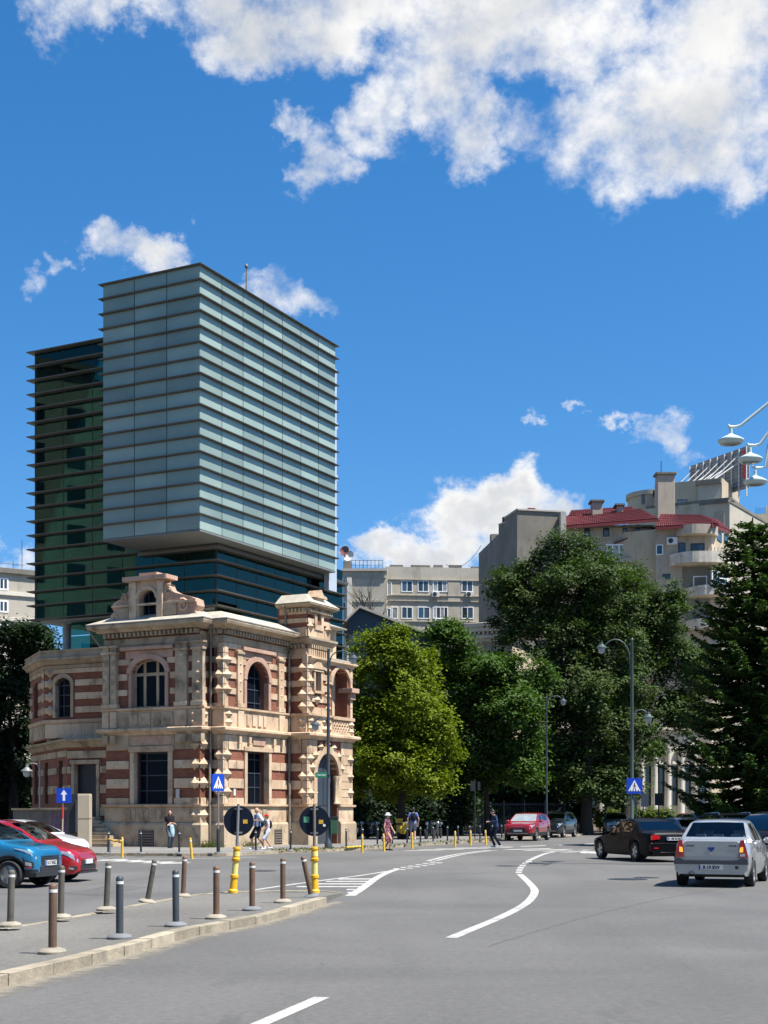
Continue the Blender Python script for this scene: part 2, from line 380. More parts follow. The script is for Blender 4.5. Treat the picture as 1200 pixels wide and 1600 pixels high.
# kerb line of the far pavement, from the left edge of the photo to where the street bends away
KL = [(-40.0, 55.5), gp(0, 1336), gp(147, 1337), gp(330, 1338), gp(400, 1335.5), gp(450, 1333), gp(540, 1329.5), gp(657, 1321.5), gp(762, 1315), gp(800, 1312), gp(905, 1305.5), gp(980, 1302)]
KL = [Vector((p[0], p[1])) for p in KL]
def resample(path, step):
    out = [path[0].copy()]; acc = 0
    for a, b in zip(path, path[1:]):
        L = (b - a).length; t = step - acc
        while t <= L:
            out.append(a.lerp(b, t / L)); t += step
        acc = L - (t - step)
    return out
def smoothpath(pts, n=6):
    P = [pts[0]] + list(pts) + [pts[-1]]; out = []
    for i in range(1, len(P) - 2):
        p0, p1, p2, p3 = P[i - 1], P[i], P[i + 1], P[i + 2]
        for k in range(n):
            t = k / n
            out.append(0.5 * ((2 * p1) + (p2 - p0) * t + (2 * p0 - 5 * p1 + 4 * p2 - p3) * t * t + (3 * p1 - p0 - 3 * p2 + p3) * t ** 3))
    out.append(P[-2]); return out
KLs = smoothpath(KL, 5)
inner = []
for i, p in enumerate(KLs):
    t = (KLs[min(i + 1, len(KLs) - 1)] - KLs[max(i - 1, 0)]).normalized(); inner.append(p + Vector((-t.y, t.x)) * 0.15)
pv = [(p.x, p.y) for p in inner] + [(60, 112), (60, 165), (-130, 165), (-130, 56)]
pavement = MB(); pavement.prism(pv, -0.02, SW, 'z'); pavement = tag(pavement.build('pavement', K['walk']), kind='structure')
def kerb_run(parent, path, h, wdt, step=0.98):
    pts = resample(path, step)
    for a, b in zip(pts, pts[1:]):
        t = (b - a); L = t.length; t = t.normalized(); n = Vector((-t.y, t.x))
        c = (a + b) / 2 + n * wdt / 2
        Mx = Matrix.Translation((c.x, c.y, 0)) @ Matrix.Rotation(math.atan2(t.y, t.x) + R(random.uniform(-.5, .5)), 4, 'Z')
        dz = random.uniform(-0.008, 0.01)
        block('kerb_stone', K['kerb'], parent, -L / 2 + 0.008, L / 2 - 0.008, -wdt / 2 - 0.012, wdt / 2, -0.03, h + dz, Mx)
kerb_run(pavement, KLs, SW + 0.012, 0.16)
# near traffic island
NEAR = [(-60, 1541), (0, 1525), (100, 1502), (212, 1474), (300, 1450), (392, 1434), (453, 1418.5), (504, 1404), (524, 1399)]
FARE = [(536, 1393.5), (520, 1391), (480, 1390.5), (430, 1391), (380, 1391), (331, 1394), (300, 1398), (225, 1410.5), (155, 1424), (75, 1438), (0, 1450), (-60, 1461)]
near = smoothpath([Vector(gp(x, y, 0.12)[:2]) for x, y in NEAR], 4); fare = smoothpath([Vector(gp(x, y, 0.07)[:2]) for x, y in FARE], 4)
ipts = near + fare
KW = 0.17
ring = []
for i, p in enumerate(near):
    t = (near[min(i + 1, len(near) - 1)] - near[max(i - 1, 0)]).normalized(); ring.append(p + Vector((-t.y, t.x)) * (KW - 0.01))
mb = MB(); poly = ring + fare; n = len(poly)
vs = [(p.x, p.y, 0.112 if i < len(ring) else 0.052) for i, p in enumerate(poly)] + [(p.x, p.y, -0.02) for p in poly]
mb.add(vs, [tuple(range(n))] + [(i, i + n, (i + 1) % n + n, (i + 1) % n) for i in range(n)])
bm = bmesh.new(); me0 = mb.mesh('traffic_island', K['island']); bm.from_mesh(me0); bmesh.ops.triangulate(bm, faces=bm.faces); bm.to_mesh(me0); bm.free()
island = tag(attach(bpy.data.objects.new('traffic_island', me0)), kind='structure')
kerb_run(island, near, 0.125, KW, 0.96)
pts = resample(fare, 0.96)
for a, b in zip(pts, pts[1:]):
    t = b - a; L = t.length; t = t.normalized(); c = (a + b) / 2 + Vector((-t.y, t.x)) * 0.05
    block('edge_kerb_stone', K['kerb'], island, -L / 2 + .006, L / 2 - .006, -0.06, 0.06, -0.02, 0.062 + random.uniform(0, .01), Matrix.Translation((c.x, c.y, 0)) @ Matrix.Rotation(math.atan2(t.y, t.x), 4, 'Z'))
# sandy dust washed into the gutter along the island kerb
def dustmat():
    m = bpy.data.materials.new('gutter_dust'); m.use_nodes = True; t = NT(m.node_tree); p = t.n['Principled BSDF']; p.inputs['Base Color'].default_value = (.26, .23, .18, 1); p.inputs['Roughness'].default_value = .95
    geo = t.node('ShaderNodeNewGeometry').outputs['Position']; uv = t.xyz(t.node('ShaderNodeTexCoord').outputs['UV'])[1]
    a = t.ramp(t.math('ADD', t.math('SUBTRACT', 1.0, uv), t.math('MULTIPLY', t.math('SUBTRACT', t.noise(geo, 5, 6, .7), .5), 1.6)), .25, 1.0, 0, .8); t.l.new(a, p.inputs['Alpha']); return m
def dust(path, wd, z=.003):
    rows = []
    for i, q in enumerate(path):
        t = (path[min(i + 1, len(path) - 1)] - path[max(i - 1, 0)]).normalized(); nn = Vector((t.y, -t.x)); rows.append([(q.x, q.y, z), (q.x + nn.x * wd, q.y + nn.y * wd, z)])
    mb = MB().grid(rows); me = mb.mesh('gutter_dust', K['dust'], recalc=False); uvl = me.uv_layers.new(name='UVMap')
    for lp in me.loops: uvl.data[lp.index].uv = (0, lp.vertex_index % 2)
    o = attach(bpy.data.objects.new('gutter_dust', me)); tag(o, kind='structure')
K['dust'] = dustmat(); dust(near, .55); dust(KLs, .7)
# repaired trenches: slightly different asphalt with tarred edges
K['patch'] = asphalt('patch_asphalt', (0.108, 0.105, 0.099), 0.15, 0.3, cracks=False); K['tar'] = mat('tar_seam', (.085, .083, .078), .8, var=.2, vs=6)
def patch_sheet(pix):
    P = [Vector(gp(x, y)[:2]) for x, y in pix]; sheet('asphalt_patch', P, .0016, K['patch'])
    rn = random.Random(int(pix[0][0])); rows = []
    for a, b in zip(P, P[1:] + P[:1]):
        t = (b - a); n = max(3, int(t.length / .35)); d = t.normalized(); nn = Vector((-d.y, d.x)); rows = []
        for i in range(n + 1):
            q = a.lerp(b, i / n) + nn * rn.uniform(-.012, .012); wd = rn.uniform(.008, .026); rows.append([(q.x - nn.x * wd, q.y - nn.y * wd, .0027), (q.x + nn.x * wd, q.y + nn.y * wd, .0027)])
        o = MB().grid(rows).build('tar_seam', K['tar'], recalc=False)
        if o.data.polygons[0].normal.z < 0: o.data.flip_normals()
        tag(o, kind='structure')
def seam(pix, wd=.012):
    P = smoothpath([Vector(gp(x, y)[:2]) for x, y in pix], 14); rn = random.Random(int(pix[0][0])); rows = []
    for i, q in enumerate(P):
        t = (P[min(i + 1, len(P) - 1)] - P[max(i - 1, 0)]).normalized(); nn = Vector((-t.y, t.x)); q = q + nn * rn.uniform(-.03, .03); k = wd * rn.uniform(.35, 1.2); rows.append([(q.x - nn.x * k, q.y - nn.y * k, .0027), (q.x + nn.x * k, q.y + nn.y * k, .0027)])
    o = MB().grid(rows).build('tar_seam', K['tar'], recalc=False)
    if o.data.polygons[0].normal.z < 0: o.data.flip_normals()
    tag(o, kind='structure')
seam([(760, 1480), (850, 1452), (950, 1424), (1060, 1400), (1150, 1385)]); seam([(150, 1388), (230, 1372), (330, 1362)]); patch_sheet([(100, 1396), (180, 1384), (230, 1386), (150, 1400)])
# painted markings, each a thin sheet 4 mm above the road
def strip(name, pix, wd, z=0.004, dashes=None, sub=6):
    P = smoothpath([Vector(gp(x, y)[:2]) for x, y in pix], sub) if len(pix) > 2 else [Vector(gp(x, y)[:2]) for x, y in pix]
    rows = []
    for i, p in enumerate(P):
        t = (P[min(i + 1, len(P) - 1)] - P[max(i - 1, 0)]).normalized(); nrm = Vector((-t.y, t.x)) * wd / 2
        rows.append([(p.x - nrm.x, p.y - nrm.y, z), (p.x + nrm.x, p.y + nrm.y, z)])
    o = MB().grid(rows).build(name, K['paint'], recalc=False)
    if o.data.polygons[0].normal.z < 0: o.data.flip_normals()
    return tag(o, kind='structure')
def quad(name, pix, z=0.004):
    o = sheet(name, [gp(x, y) for x, y in pix], z, K['paint']); return o
strip('lane_line', [(705, 1465.5), (740, 1451), (775, 1436.5), (805, 1422), (824, 1410), (834, 1398), (835, 1390), (829, 1382), (820, 1373), (812, 1366)], 0.17)
for (x, y) in ((810.5, 1363), (811.5, 1359.5), (813.5, 1356), (816.5, 1352.5), (821, 1349), (826, 1346)):
    quad('lane_dash', [(x - 5.5, y + 1.2), (x + 4.5, y + 1.2), (x + 5.5, y - 1.0), (x - 4.0, y - 1.0)])
strip('lane_line', [(827, 1344.5), (840, 1338.5), (852, 1334), (866, 1331)], 0.18)
strip('lane_line', [(403, 1602), (503, 1558.5)], 0.15)
# hatched gore behind the island tip
strip('gore_line', [(392, 1391.5), (450, 1383), (510, 1375), (560, 1368.5), (606, 1361.5)], 0.15)
strip('gore_line', [(547, 1400), (566, 1388), (590, 1371), (612, 1361), (626, 1358)], 0.21, z=0.0045)
for y, x0, x1 in ((1373.5, 527, 580), (1377.3, 508, 573), (1381.2, 484, 568), (1385.5, 462, 561), (1390, 540, 554), (1394.5, 541, 549)):
    quad('gore_stripe', [(x0, y + 0.9), (x1, y + 0.9), (x1 + 2, y - 0.8), (x0 + 3, y - 0.8)], 0.0036)
for k in range(6):
    x = 619 + k * 11.5; y = 1357.6 - k * 2.05
    quad('lane_dash', [(x - 6, y + .5), (x + 3, y + .5), (x + 6, y - .7), (x - 3, y - .7)]); quad('lane_dash', [(x + 4, y + 1.6), (x + 13, y + 1.6), (x + 16, y + .4), (x + 7, y + .4)])
strip('lane_line', [(668, 1345.5), (695, 1338.5), (725, 1333), (765, 1328.5)], 0.17)
strip('lane_line', [(682, 1344.8), (710, 1337.9), (740, 1332.6), (780, 1328.2)], 0.15, z=.0046)
for (x, y, L_) in ((628, 1329.4, 62), (650, 1327.9, 72), (676, 1326.5, 84), (706, 1325.1, 92), (738, 1323.8, 60)):   # zebra crossing in front of the pavement corner
    quad('crossing_stripe', [(x, y + .45), (x + L_, y - .35), (x + L_ + 6, y - .95), (x + 8, y - .35)], .0052)
for k, (x, y) in enumerate(((783, 1328), (812, 1329.3), (842, 1330.6), (872, 1332))):
    quad('crossing_stripe', [(x, y + .4), (x + 72, y - 1.3), (x + 84, y - 2.7), (x + 16, y - 1.0)], .0052)
for k, (x, y) in enumerate(((812, 1322.5), (850, 1321.2), (892, 1319.6))):
    quad('crossing_stripe', [(x, y + .7), (x + 60, y - 1.6), (x + 64, y - 2.5), (x + 4, y - .2)], .0052)
quad('crossing_stripe', [(905, 1333), (945, 1334.2), (950, 1332), (912, 1331)])
for k in range(5):   # crossing at the parked cars
    y = 1343 + k * 1.2; x = 148 + k * 24
    quad('crossing_stripe', [(x, y + 2.4), (x + 46, y + 1.3), (x + 55, y - .6), (x + 12, y + .3)])
strip('edge_line', [(150, 1341.5), (260, 1342), (332, 1341.2), (400, 1339.5)], 0.16)
# worn manhole covers and patched trenches
for (x, y, r) in ((410, 1361, .36), (980, 1374, .45), (1010, 1371.5, .3)):
    c = gp(x, y); mb = MB(); mb.lathe([(r * 1.12, 0.0), (r * 1.12, .005), (r, .007), (r, .004), (r * .9, .004), (r * .88, .007), (0.01, .007)], 24, Matrix.Translation((c.x, c.y, 0.0)))
    tag(mb.build('manhole_cover', K['iron'], smooth=20), 'dark round iron cover set in the asphalt, %s' % {410: 'beyond the island posts', 980: 'left one beside the silver saloon', 1010: 'just behind the silver saloon'}[x], 'manhole cover')
# ---------------------------------------------------------------- facades
class Fac:
    """a vertical plane; s runs to the right seen from outside, y runs inwards, z up"""
    def __init__(f, o, e):
        f.o = Vector(o[:2]); e = Vector(e[:2]); f.L = (e - f.o).length; f.d = (e - f.o) / f.L
        f.M = Matrix.Translation((f.o.x, f.o.y, 0)) @ Matrix.Rotation(math.atan2(f.d.y, f.d.x), 4, 'Z')
    def s(f, px):
        k = (px - CX) / F; return (k * f.o.y - f.o.x) / (f.d.x - k * f.d.y)
    def z(f, px, py): return EYE + (HZ - py) / F * (f.o.y + f.s(px) * f.d.y)
    def blk(f, name, m, parent, s0, s1, z0, z1, out0, out1, bevel=True):
        return block(name, m, parent, s0, s1, -out1, -out0, z0, z1, f.M, bevel)
def htop(h, s):
    sa, sb, zb, zs, rise = h
    if not rise: return zs
    return zs + rise * math.sqrt(max(0.0, 1 - ((s - (sa + sb) / 2) / ((sb - sa) / 2)) ** 2))
def wallmesh(mb, s0, s1, z0, z1, y0, y1, holes, n=10):
    bp = {s0, s1}
    for h in holes:
        k = n if h[4] else 1
        for i in range(k + 1): bp.add(h[0] + (h[1] - h[0]) * (0.5 - 0.5 * math.cos(math.pi * i / k)))
    bp = sorted(b for b in bp if s0 - 1e-6 <= b <= s1 + 1e-6)
    for a, b in zip(bp, bp[1:]):
        if b - a < 1e-4: continue
        mid = (a + b) / 2; hs = sorted([h for h in holes if h[0] < mid < h[1]], key=lambda h: h[2])
        za = zb_ = z0
        for h in hs:
            if h[2] > za + 1e-3: mb.hexa([(a, y0, za), (b, y0, zb_), (b, y1, zb_), (a, y1, za)], [(a, y0, h[2]), (b, y0, h[2]), (b, y1, h[2]), (a, y1, h[2])])
            za, zb_ = htop(h, a), htop(h, b)
        mb.hexa([(a, y0, za), (b, y0, zb_), (b, y1, zb_), (a, y1, za)], [(a, y0, z1), (b, y0, z1), (b, y1, z1), (a, y1, z1)])
    return mb
def arch_trim(mb, c, zs, r0, r1, e0, e1, y0, y1, n=14):
    P = []
    for i in range(n + 1):
        t = math.pi * i / n; P.append(((c - r1 * math.cos(t), zs + e1 * math.sin(t)), (c - r0 * math.cos(t), zs + e0 * math.sin(t))))
    for (o0, i0), (o1, i1) in zip(P, P[1:]):
        mb.hexa([(o0[0], y0, o0[1]), (i0[0], y0, i0[1]), (i1[0], y0, i1[1]), (o1[0], y0, o1[1])], [(o0[0], y1, o0[1]), (i0[0], y1, i0[1]), (i1[0], y1, i1[1]), (o1[0], y1, o1[1])])
    return mb
def window(fac, parent, sa, sb, zb, zs, rise=0, y=0.28, fw=0.07, vbars=(0.5,), hbars=(0.5,), frame=None, pane=None, bar=None, bars_rel=True, name='window'):
    bar = bar or fw * 0.7; frame = frame or K['bluframe']; pane = pane or K['darkglass']
    mb = MB()
    if rise:
        arch_trim(mb, (sa + sb) / 2, zs, (sb - sa) / 2 - fw, (sb - sa) / 2, rise - fw, rise, y - .04, y + .04)
    else: mb.box(sa + fw, sb - fw, y - .04, y + .04, zs - fw, zs)
    mb.box(sa, sa + fw, y - .04, y + .04, zb, zs); mb.box(sb - fw, sb, y - .04, y + .04, zb, zs); mb.box(sa + fw, sb - fw, y - .04, y + .04, zb, zb + fw)
    h = (sa, sb, zb, zs, rise)
    for t in vbars:
        sc = sa + (sb - sa) * t; mb.box(sc - bar / 2, sc + bar / 2, y - .035, y + .035, zb + fw, htop(h, sc) - fw * .5)
    zt = zs + rise
    for t in hbars:
        zc = zb + (zs - zb) * t if t <= 1 else zs + rise * (t - 1)
        hw = 0
        if rise and t > 1: hw = (sb - sa) / 2 * (1 - math.sqrt(max(0, 1 - (t - 1) ** 2)))
        mb.box(sa + fw + hw, sb - fw - hw, y - .03, y + .03, zc - bar / 2, zc + bar / 2)
    o = mb.build(name, frame, parent, fac.M)
    pm = MB(); pts = [(sa, zb), (sb, zb)]
    if rise: pts += [((sa + sb) / 2 + (sb - sa) / 2 * math.cos(math.pi * i / 14), zs + rise * math.sin(math.pi * i / 14)) for i in range(15)]
    else: pts += [(sb, zs), (sa, zs)]
    pm.prism(pts, y + 0.004, y + 0.02); pm.build('pane', pane, o, fac.M)
    return o
def bands(fac, parent, m, s0, s1, rows, holes=(), out=0.05, maxlen=0.95, mar=0.12, name='stone_block', off=0.0):
    for r, (z0, z1) in enumerate(rows):
        iv = [(s0, s1)]
        for h in holes:
            if h[2] < (z0 + z1) / 2 < htop(h, (h[0] + h[1]) / 2) + 0.1:
                zc = (z0 + z1) / 2; hw = (h[1] - h[0]) / 2; c = (h[0] + h[1]) / 2
                if h[4] and z0 > h[3]: hw = hw * math.sqrt(max(0.0, 1 - min(1, ((z0 - h[3]) / h[4])) ** 2)) + .05
                a, b = c - hw - mar, c + hw + mar; nv = []
                for (p, q) in iv:
                    if p < a: nv.append((p, min(q, a)))
                    if q > b: nv.append((max(p, b), q))
                iv = [t for t in nv if t[1] - t[0] > 0.08]
        for (p, q) in iv:
            k = max(1, math.ceil((q - p) / maxlen)); off_ = 0
            cuts = [p + (q - p) * i / k for i in range(k + 1)]
            if r % 2 and k > 1: cuts = [p] + [c + (q - p) / k * 0.22 for c in cuts[1:-1]] + [q]
            for a, b in zip(cuts, cuts[1:]):
                fac.blk(name, m, parent, a + .008, b - .008, z0 + .003, z1 - .003, -0.06, out + random.uniform(.002, .016))
_stud = None
def stud(fac, parent, s, z, wd=0.50, ht=0.36, pr=0.15, out=0.045, m=None):
    global _stud
    if pr > .12: k_ = 1.75 if fac.d.y > .5 else 1.25; wd, ht, pr = wd * k_, ht * 1.3, pr * 1.25
    if _stud is None:
        _stud = MB().add([(-.5, 0, 0), (0, 0, -.5), (.5, 0, 0), (0, 0, .5), (0, -1, 0)], [(0, 1, 4), (1, 2, 4), (2, 3, 4), (3, 0, 4), (0, 3, 2, 1)]).mesh('diamond_stud', K['stone'])
    o = bpy.data.objects.new('diamond_stud', _stud)
    return attach(o, parent, fac.M @ Matrix.Translation((s, -out, z)) @ Matrix.Diagonal((wd, pr, ht, 1)))

# ---------------------------------------------------------------- the old brick and stone house
HC = Vector((-7.2, 63.0)); HA = R(62.8)
hv = Vector((math.cos(HA), math.sin(HA))); hu = Vector((-math.sin(HA), math.cos(HA)))
def W(a, b): return HC + hu * a + hv * b
house = thing('brick_house', (HC.x, HC.y, SW), 'ornate two-storey red brick and sandstone corner house below the glass tower', 'house')
LB = Fac(W(6.0, -.7), W(.776, -.7)); LR = Fac(W(.776, -.7), W(.776, 0)); LS = Fac(W(.776, 0), W(0, 0)); RF = Fac(W(0, 0), W(0, 5.66))
BL = Fac(W(0, 5.66), W(-1.04, 5.66)); BF = Fac(W(-1.04, 5.66), W(-1.04, 10.16)); BR = Fac(W(-1.04, 10.16), W(1.5, 10.16))
WU = Fac(W(10.9, .8), W(6, .8)); WC = Fac(Vector((-18.2, 72.5)), W(10.9, .8)); GB = Fac(W(8.52, -.4), W(6.0, -.4)); GC = Fac(Vector((-18.5, 74.0)), W(8.52, -.4))
ST, ST2, PK, BK = K['stone'], K['stone2'], K['pinkstone'], K['brick']
G_ROWS = [(1.98, 2.32), (2.76, 3.19), (3.64, 4.02), (4.50, 5.25)]
U_ROWS = [(6.30, 6.58), (7.0, 7.28), (7.70, 8.0), (8.40, 8.67), (9.05, 9.78)]
TOPZ = 9.95
def win_rect(f, x0, x1, yb, yt):
    s0, s1 = f.s(x0), f.s(x1); return s0, s1, f.z((x0 + x1) / 2, yb), f.z((x0 + x1) / 2, yt)
# openings
lg = win_rect(LB, 210.5, 264, 1259, 1175); LBg = (lg[0], lg[1], 2.0, lg[3], 0)
lu = win_rect(LB, 207, 259.5, 1105, 1030); lr = (lu[1] - lu[0]) / 2; LBu = (lu[0], lu[1], 6.42, lu[3] - .62, .62)
rg = win_rect(RF, 384, 418, 1258, 1175); RFg = (rg[0], rg[1], 2.02, rg[3], 0)
ru = win_rect(RF, 383.5, 418, 1107, 1034); rr_ = (ru[1] - ru[0]) / 2; RFu = (ru[0], ru[1], 6.45, ru[3] - rr_ * .95, rr_ * .95)
BFg = (BF.s(493), BF.s(526.5), SW, 3.50, 1.06)
bw = win_rect(BF, 489.5, 498.5, 1080, 1050); BFs = (bw[0], bw[1], bw[2], bw[3], 0)
LOG = (BF.s(518), BF.s(545.5), 5.55, 7.95, 0.92)
gd = win_rect(GB, 117, 152, 1276, 1194); GBd = (gd[0], gd[1], gd[2], gd[3], 0)
wu_ = win_rect(WU, 87.5, 111.5, 1121, 1059); WUw = (wu_[0], wu_[1], wu_[2], wu_[3] - .36, .36)
def hwall(f, z0, z1, holes, s0=0.0, s1=None, m=None, thick=0.5):
    return wallmesh(MB(), s0, f.L if s1 is None else s1, z0, z1, 0, thick, holes).build('wall', m or BK, house, f.M)
hwall(LB, SW, TOPZ, [LBg, LBu]); hwall(LR, SW, TOPZ, [], .003, LR.L + .2); hwall(LS, SW, TOPZ, [], .4, LS.L); hwall(RF, SW, TOPZ, [RFg, RFu], .003)
hwall(BL, SW, 11.55, [], -.6)
hwall(BF, SW, 9.0, [BFg, BFs, LOG], .003); hwall(BR, SW, 5.5, [], .003); hwall(BR, 5.5, 9.0, [], .003)
wallmesh(MB(), 0.003, 2.19, 9.0, 11.55, 0, .5, []).build('wall', BK, house, BF.M)      # turret above the loggia
TR = Fac(W(-1.04, 7.85), W(.6, 7.85)); wallmesh(MB(), 0.5, TR.L, 9.0, 11.55, 0, .3, []).build('wall', BK, house, TR.M)
SB = Fac(W(-.35, 7.85), W(-.35, 9.75)); wallmesh(MB(), 0.0, SB.L, 9.0, 10.9, 0, .4, []).build('rear_wall', ST, house, SB.M)
SBr = Fac(W(-.35, 9.75), W(1.5, 9.75)); wallmesh(MB(), 0.003, SBr.L, 5.5, 10.9, 0, .4, []).build('rear_wall', ST, house, SBr.M)
wallmesh(MB(), 0.0, WU.L, 5.2, 8.75, 0, .4, [WUw]).build('wall', BK, house, WU.M)
WCw = (WC.s(53.5), WC.s(60), 6.4, 7.9, .3)
wallmesh(MB(), 0.0, WC.L, 5.2, 8.75, 0, .4, [WCw]).build('wall', BK, house, WC.M)
wallmesh(MB(), 0.0, GB.L, SW, 4.95, 0, .4, [GBd]).build('wall', BK, house, GB.M)
GCw = [(GC.s(a), GC.s(b), 2.1, 4.15, 0) for a, b in ((54, 60), (70, 75.5), (92, 98))]
wallmesh(MB(), 0.0, GC.L, SW, 4.95, 0, .4, GCw).build('wall', BK, house, GC.M)
# near-black block behind the windows: the rooms' darkness is put into its colour
MB().prism([tuple(W(.9, .7)), tuple(W(5.6, .7)), tuple(W(5.6, 5)), tuple(W(.9, 5))], .2, 9.9, 'z').build('room_dark_block', K['darkvoid'], house)
# stone courses swept round the corners
MAIN = [W(6.0, 1.2), W(6.0, -.7), W(.776, -.7), W(.776, 0), W(0, 0), W(0, 5.66)]
FULL = MAIN + [W(-1.04, 5.66), W(-1.04, 10.16), W(1.5, 10.16)]
def course(name, path, prof, m): return MB().sweep(path, prof).build(name, m, house, smooth=None)
PL = [W(6.0, .6), W(6.0, -.7), W(.776, -.7), W(.776, 0), W(0, 0), W(0, 5.66), W(-1.04, 5.66), BF.o + BF.d * (BFg[0] - .1)]
PL2 = [BF.o + BF.d * (BFg[1] + .1), W(-1.04, 10.16), W(1.5, 10.16)]
pl_prof = [(-.02, SW - .02), (.17, SW - .02), (.17, 1.10), (.11, 1.20), (-.02, 1.20)]
course('plinth', PL, pl_prof, ST2); course('plinth', PL2, pl_prof, ST2)
sill_prof = [(-.02, 1.90), (.10, 1.90), (.16, 1.95), (.16, 2.02), (-.02, 2.03)]
course('sill_course', PL, sill_prof, ST); course('sill_course', PL2, sill_prof, ST)
dado = [(-.02, 1.21), (.05, 1.21), (.05, 1.89), (-.02, 1.89)]
course('dado', PL, dado, ST); course('dado', PL2, dado, ST)
course('storey_ledge', FULL, [(-.02, 5.18), (.10, 5.18), (.14, 5.28), (.34, 5.36), (.34, 5.46), (.28, 5.50), (-.02, 5.50)], ST)
course('parapet_band', FULL[:7], [(-.02, 5.51), (.12, 5.51), (.12, 6.28), (-.02, 6.28)], ST)
course('parapet_band', [W(-1.04, 5.66), BF.o + BF.d * 2.30], [(-.02, 5.51), (.10, 5.51), (.10, 6.28), (-.02, 6.28)], ST)
course('parapet_rail', FULL[:7] + [BF.o + BF.d * 2.30], [(-.02, 6.285), (.17, 6.285), (.22, 6.33), (.22, 6.41), (-.02, 6.42)], ST)
course('frieze', MAIN, [(-.02, 9.30), (.07, 9.30), (.07, 9.60), (-.02, 9.60)], ST2)
course('cornice', MAIN, [(-.02, 9.86), (.30, 9.90), (.34, 9.98), (.60, 10.05), (.64, 10.16), (.64, 10.22), (-.02, 10.23)], ST2)
course('roof_edge', MAIN, [(.66, 10.235), (.67, 10.28), (-.35, 10.74), (-1.1, 10.78), (-1.1, 10.70), (-.4, 10.66)], K['rooflead'])
MB().prism([tuple(p) for p in (W(6, .2), W(2, .1), W(1, 1), W(1, 5.6), W(-.2, 6), W(-.2, 10), W(6, 10))], 10.55, 10.62, 'z').build('roof_deck', K['rooflead'], house)
# dentils under the cornice: one toothed course
mb = MB()
for f, s0, s1 in ((LB, 0, LB.L), (LS, .1, LS.L), (RF, 0, RF.L)):
    s = s0 + .04
    while s < s1 - .1:
        mb.box(s, s + .13, -.26, .01, 9.66, 9.85, f.M); s += .24
tag(mb.build('dentil_course', ST2, house), kind='stuff')
# --- left bay
bands(LB, house, ST, .05, LB.L - .05, G_ROWS[:3], [LBg], mar=.30); bands(LB, house, ST2, .05, LB.L - .05, [G_ROWS[3]], [], maxlen=1.3)
bands(LB, house, ST, .05, LB.L - .05, U_ROWS[1:4], [LBu], mar=.24); bands(LB, house, ST2, .05, LB.L - .05, [(9.05, 9.29)], [], maxlen=1.5)
def framebars(f, h, m, wd=.2, out=.1, lintel=.25):
    f.blk('window_jamb', m, house, h[0] - wd, h[0] + .01, h[2], h[3], -.2, out); f.blk('window_jamb', m, house, h[1] - .01, h[1] + wd, h[2], h[3], -.2, out)
    if not h[4]: f.blk('lintel', m, house, h[0] - wd - .05, h[1] + wd + .05, h[3] + .005, h[3] + lintel, -.2, out + .04)
framebars(LB, LBg, ST, .22, .09, .26); framebars(LB, LBu, PK, .16, .10)
arch_trim(MB(), (LBu[0] + LBu[1]) / 2, LBu[3], lr, lr + .26, .62, .86, -.12, .2).build('archivolt', PK, house, LB.M)
LB.blk('arch_panel', PK, house, LBu[0] - .35, LBu[1] + .40, 8.68, 9.03, -.05, .055); LB.blk('hood_ledge', PK, house, LBu[0] - .55, LBu[1] + .5, 9.06, 9.20, -.05, .22)
LB.blk('lintel_panel', PK, house, LBg[0] - .15, LBg[1] + .15, LBg[3] + .32, 5.12, -.05, .07)
window(LB, house, LBg[0], LBg[1], LBg[2], LBg[3], 0, y=.36, vbars=(.24,), hbars=(.27, .56, .84))
window(LB, house, LBu[0], LBu[1], LBu[2], LBu[3], .62, y=.22, fw=.08, vbars=(.30, .68), hbars=(.97,), frame=ST2, bar=.14)
for x0, x1 in ((164, 174), (176, 185.5), (277.5, 295), (304, 320.5)):     # tall pilasters of the upper floor
    a, b = LB.s(x0), LB.s(x1)
    LB.blk('pilaster', ST2, house, a, b, 6.44, 9.28, -.03, .20); LB.blk('pilaster_base', ST, house, a - .05, b + .05, 6.43, 6.62, -.03, .26)
    LB.blk('capital', ST, house, a - .06, b + .06, 8.92, 9.02, -.03, .27); LB.blk('capital', ST2, house, a - .1, b + .1, 9.22, 9.30, -.03, .30)
    for zc in (7.0, 7.45, 7.9, 8.35, 8.75): stud(LB, house, (a + b) / 2, zc, min(.3, (b - a) * .8), .26, .05, .20)
    LB.blk('console', ST, house, a, b, 5.52, 6.27, -.02, .22); LB.blk('bracket', ST2, house, a + .03, b - .03, 4.82, 5.17, -.02, .26)
for i in range(5):      # carved parapet panels
    a = LB.s(186) + .1 + i * (LB.s(276) - LB.s(186) - .1) / 5; L5 = (LB.s(276) - LB.s(186)) / 5
    LB.blk('parapet_panel', ST2, house, a + (.02 if i % 2 == 0 else .12), a + L5 - (.12 if i % 2 == 0 else .2), 5.62, 6.17, .1, .17)
for i in range(6):      # dado panels below the ground-floor window
    a = LB.s(197) + i * .36
    LB.blk('dado_panel', ST2, house, a, a + (.22 if i % 2 else .28), 1.32, 1.80, .02, .10)
for zc, f in ((2.98, 0), (3.83, 0), (4.72, 0), (1.55, 0)):
    stud(LB, house, LB.L - .24, zc, .48, .44, .17); stud(LR, house, .26, zc, .46, .44, .17)
    if zc > 2 and zc < 4.5: stud(LB, house, .62, zc, .45, .34, .10)
for zc in (5.72, 6.06): stud(LR, house, .3, zc, .34, .30, .12, .12); stud(LB, house, LB.L - .2, zc, .3, .28, .1, .22)
bands(LR, house, ST, .02, LR.L - .02, G_ROWS + U_ROWS, [], maxlen=2, out=.04)
bands(LS, house, ST2, .08, LS.L - .28, G_ROWS + U_ROWS, [], maxlen=2, out=.03)
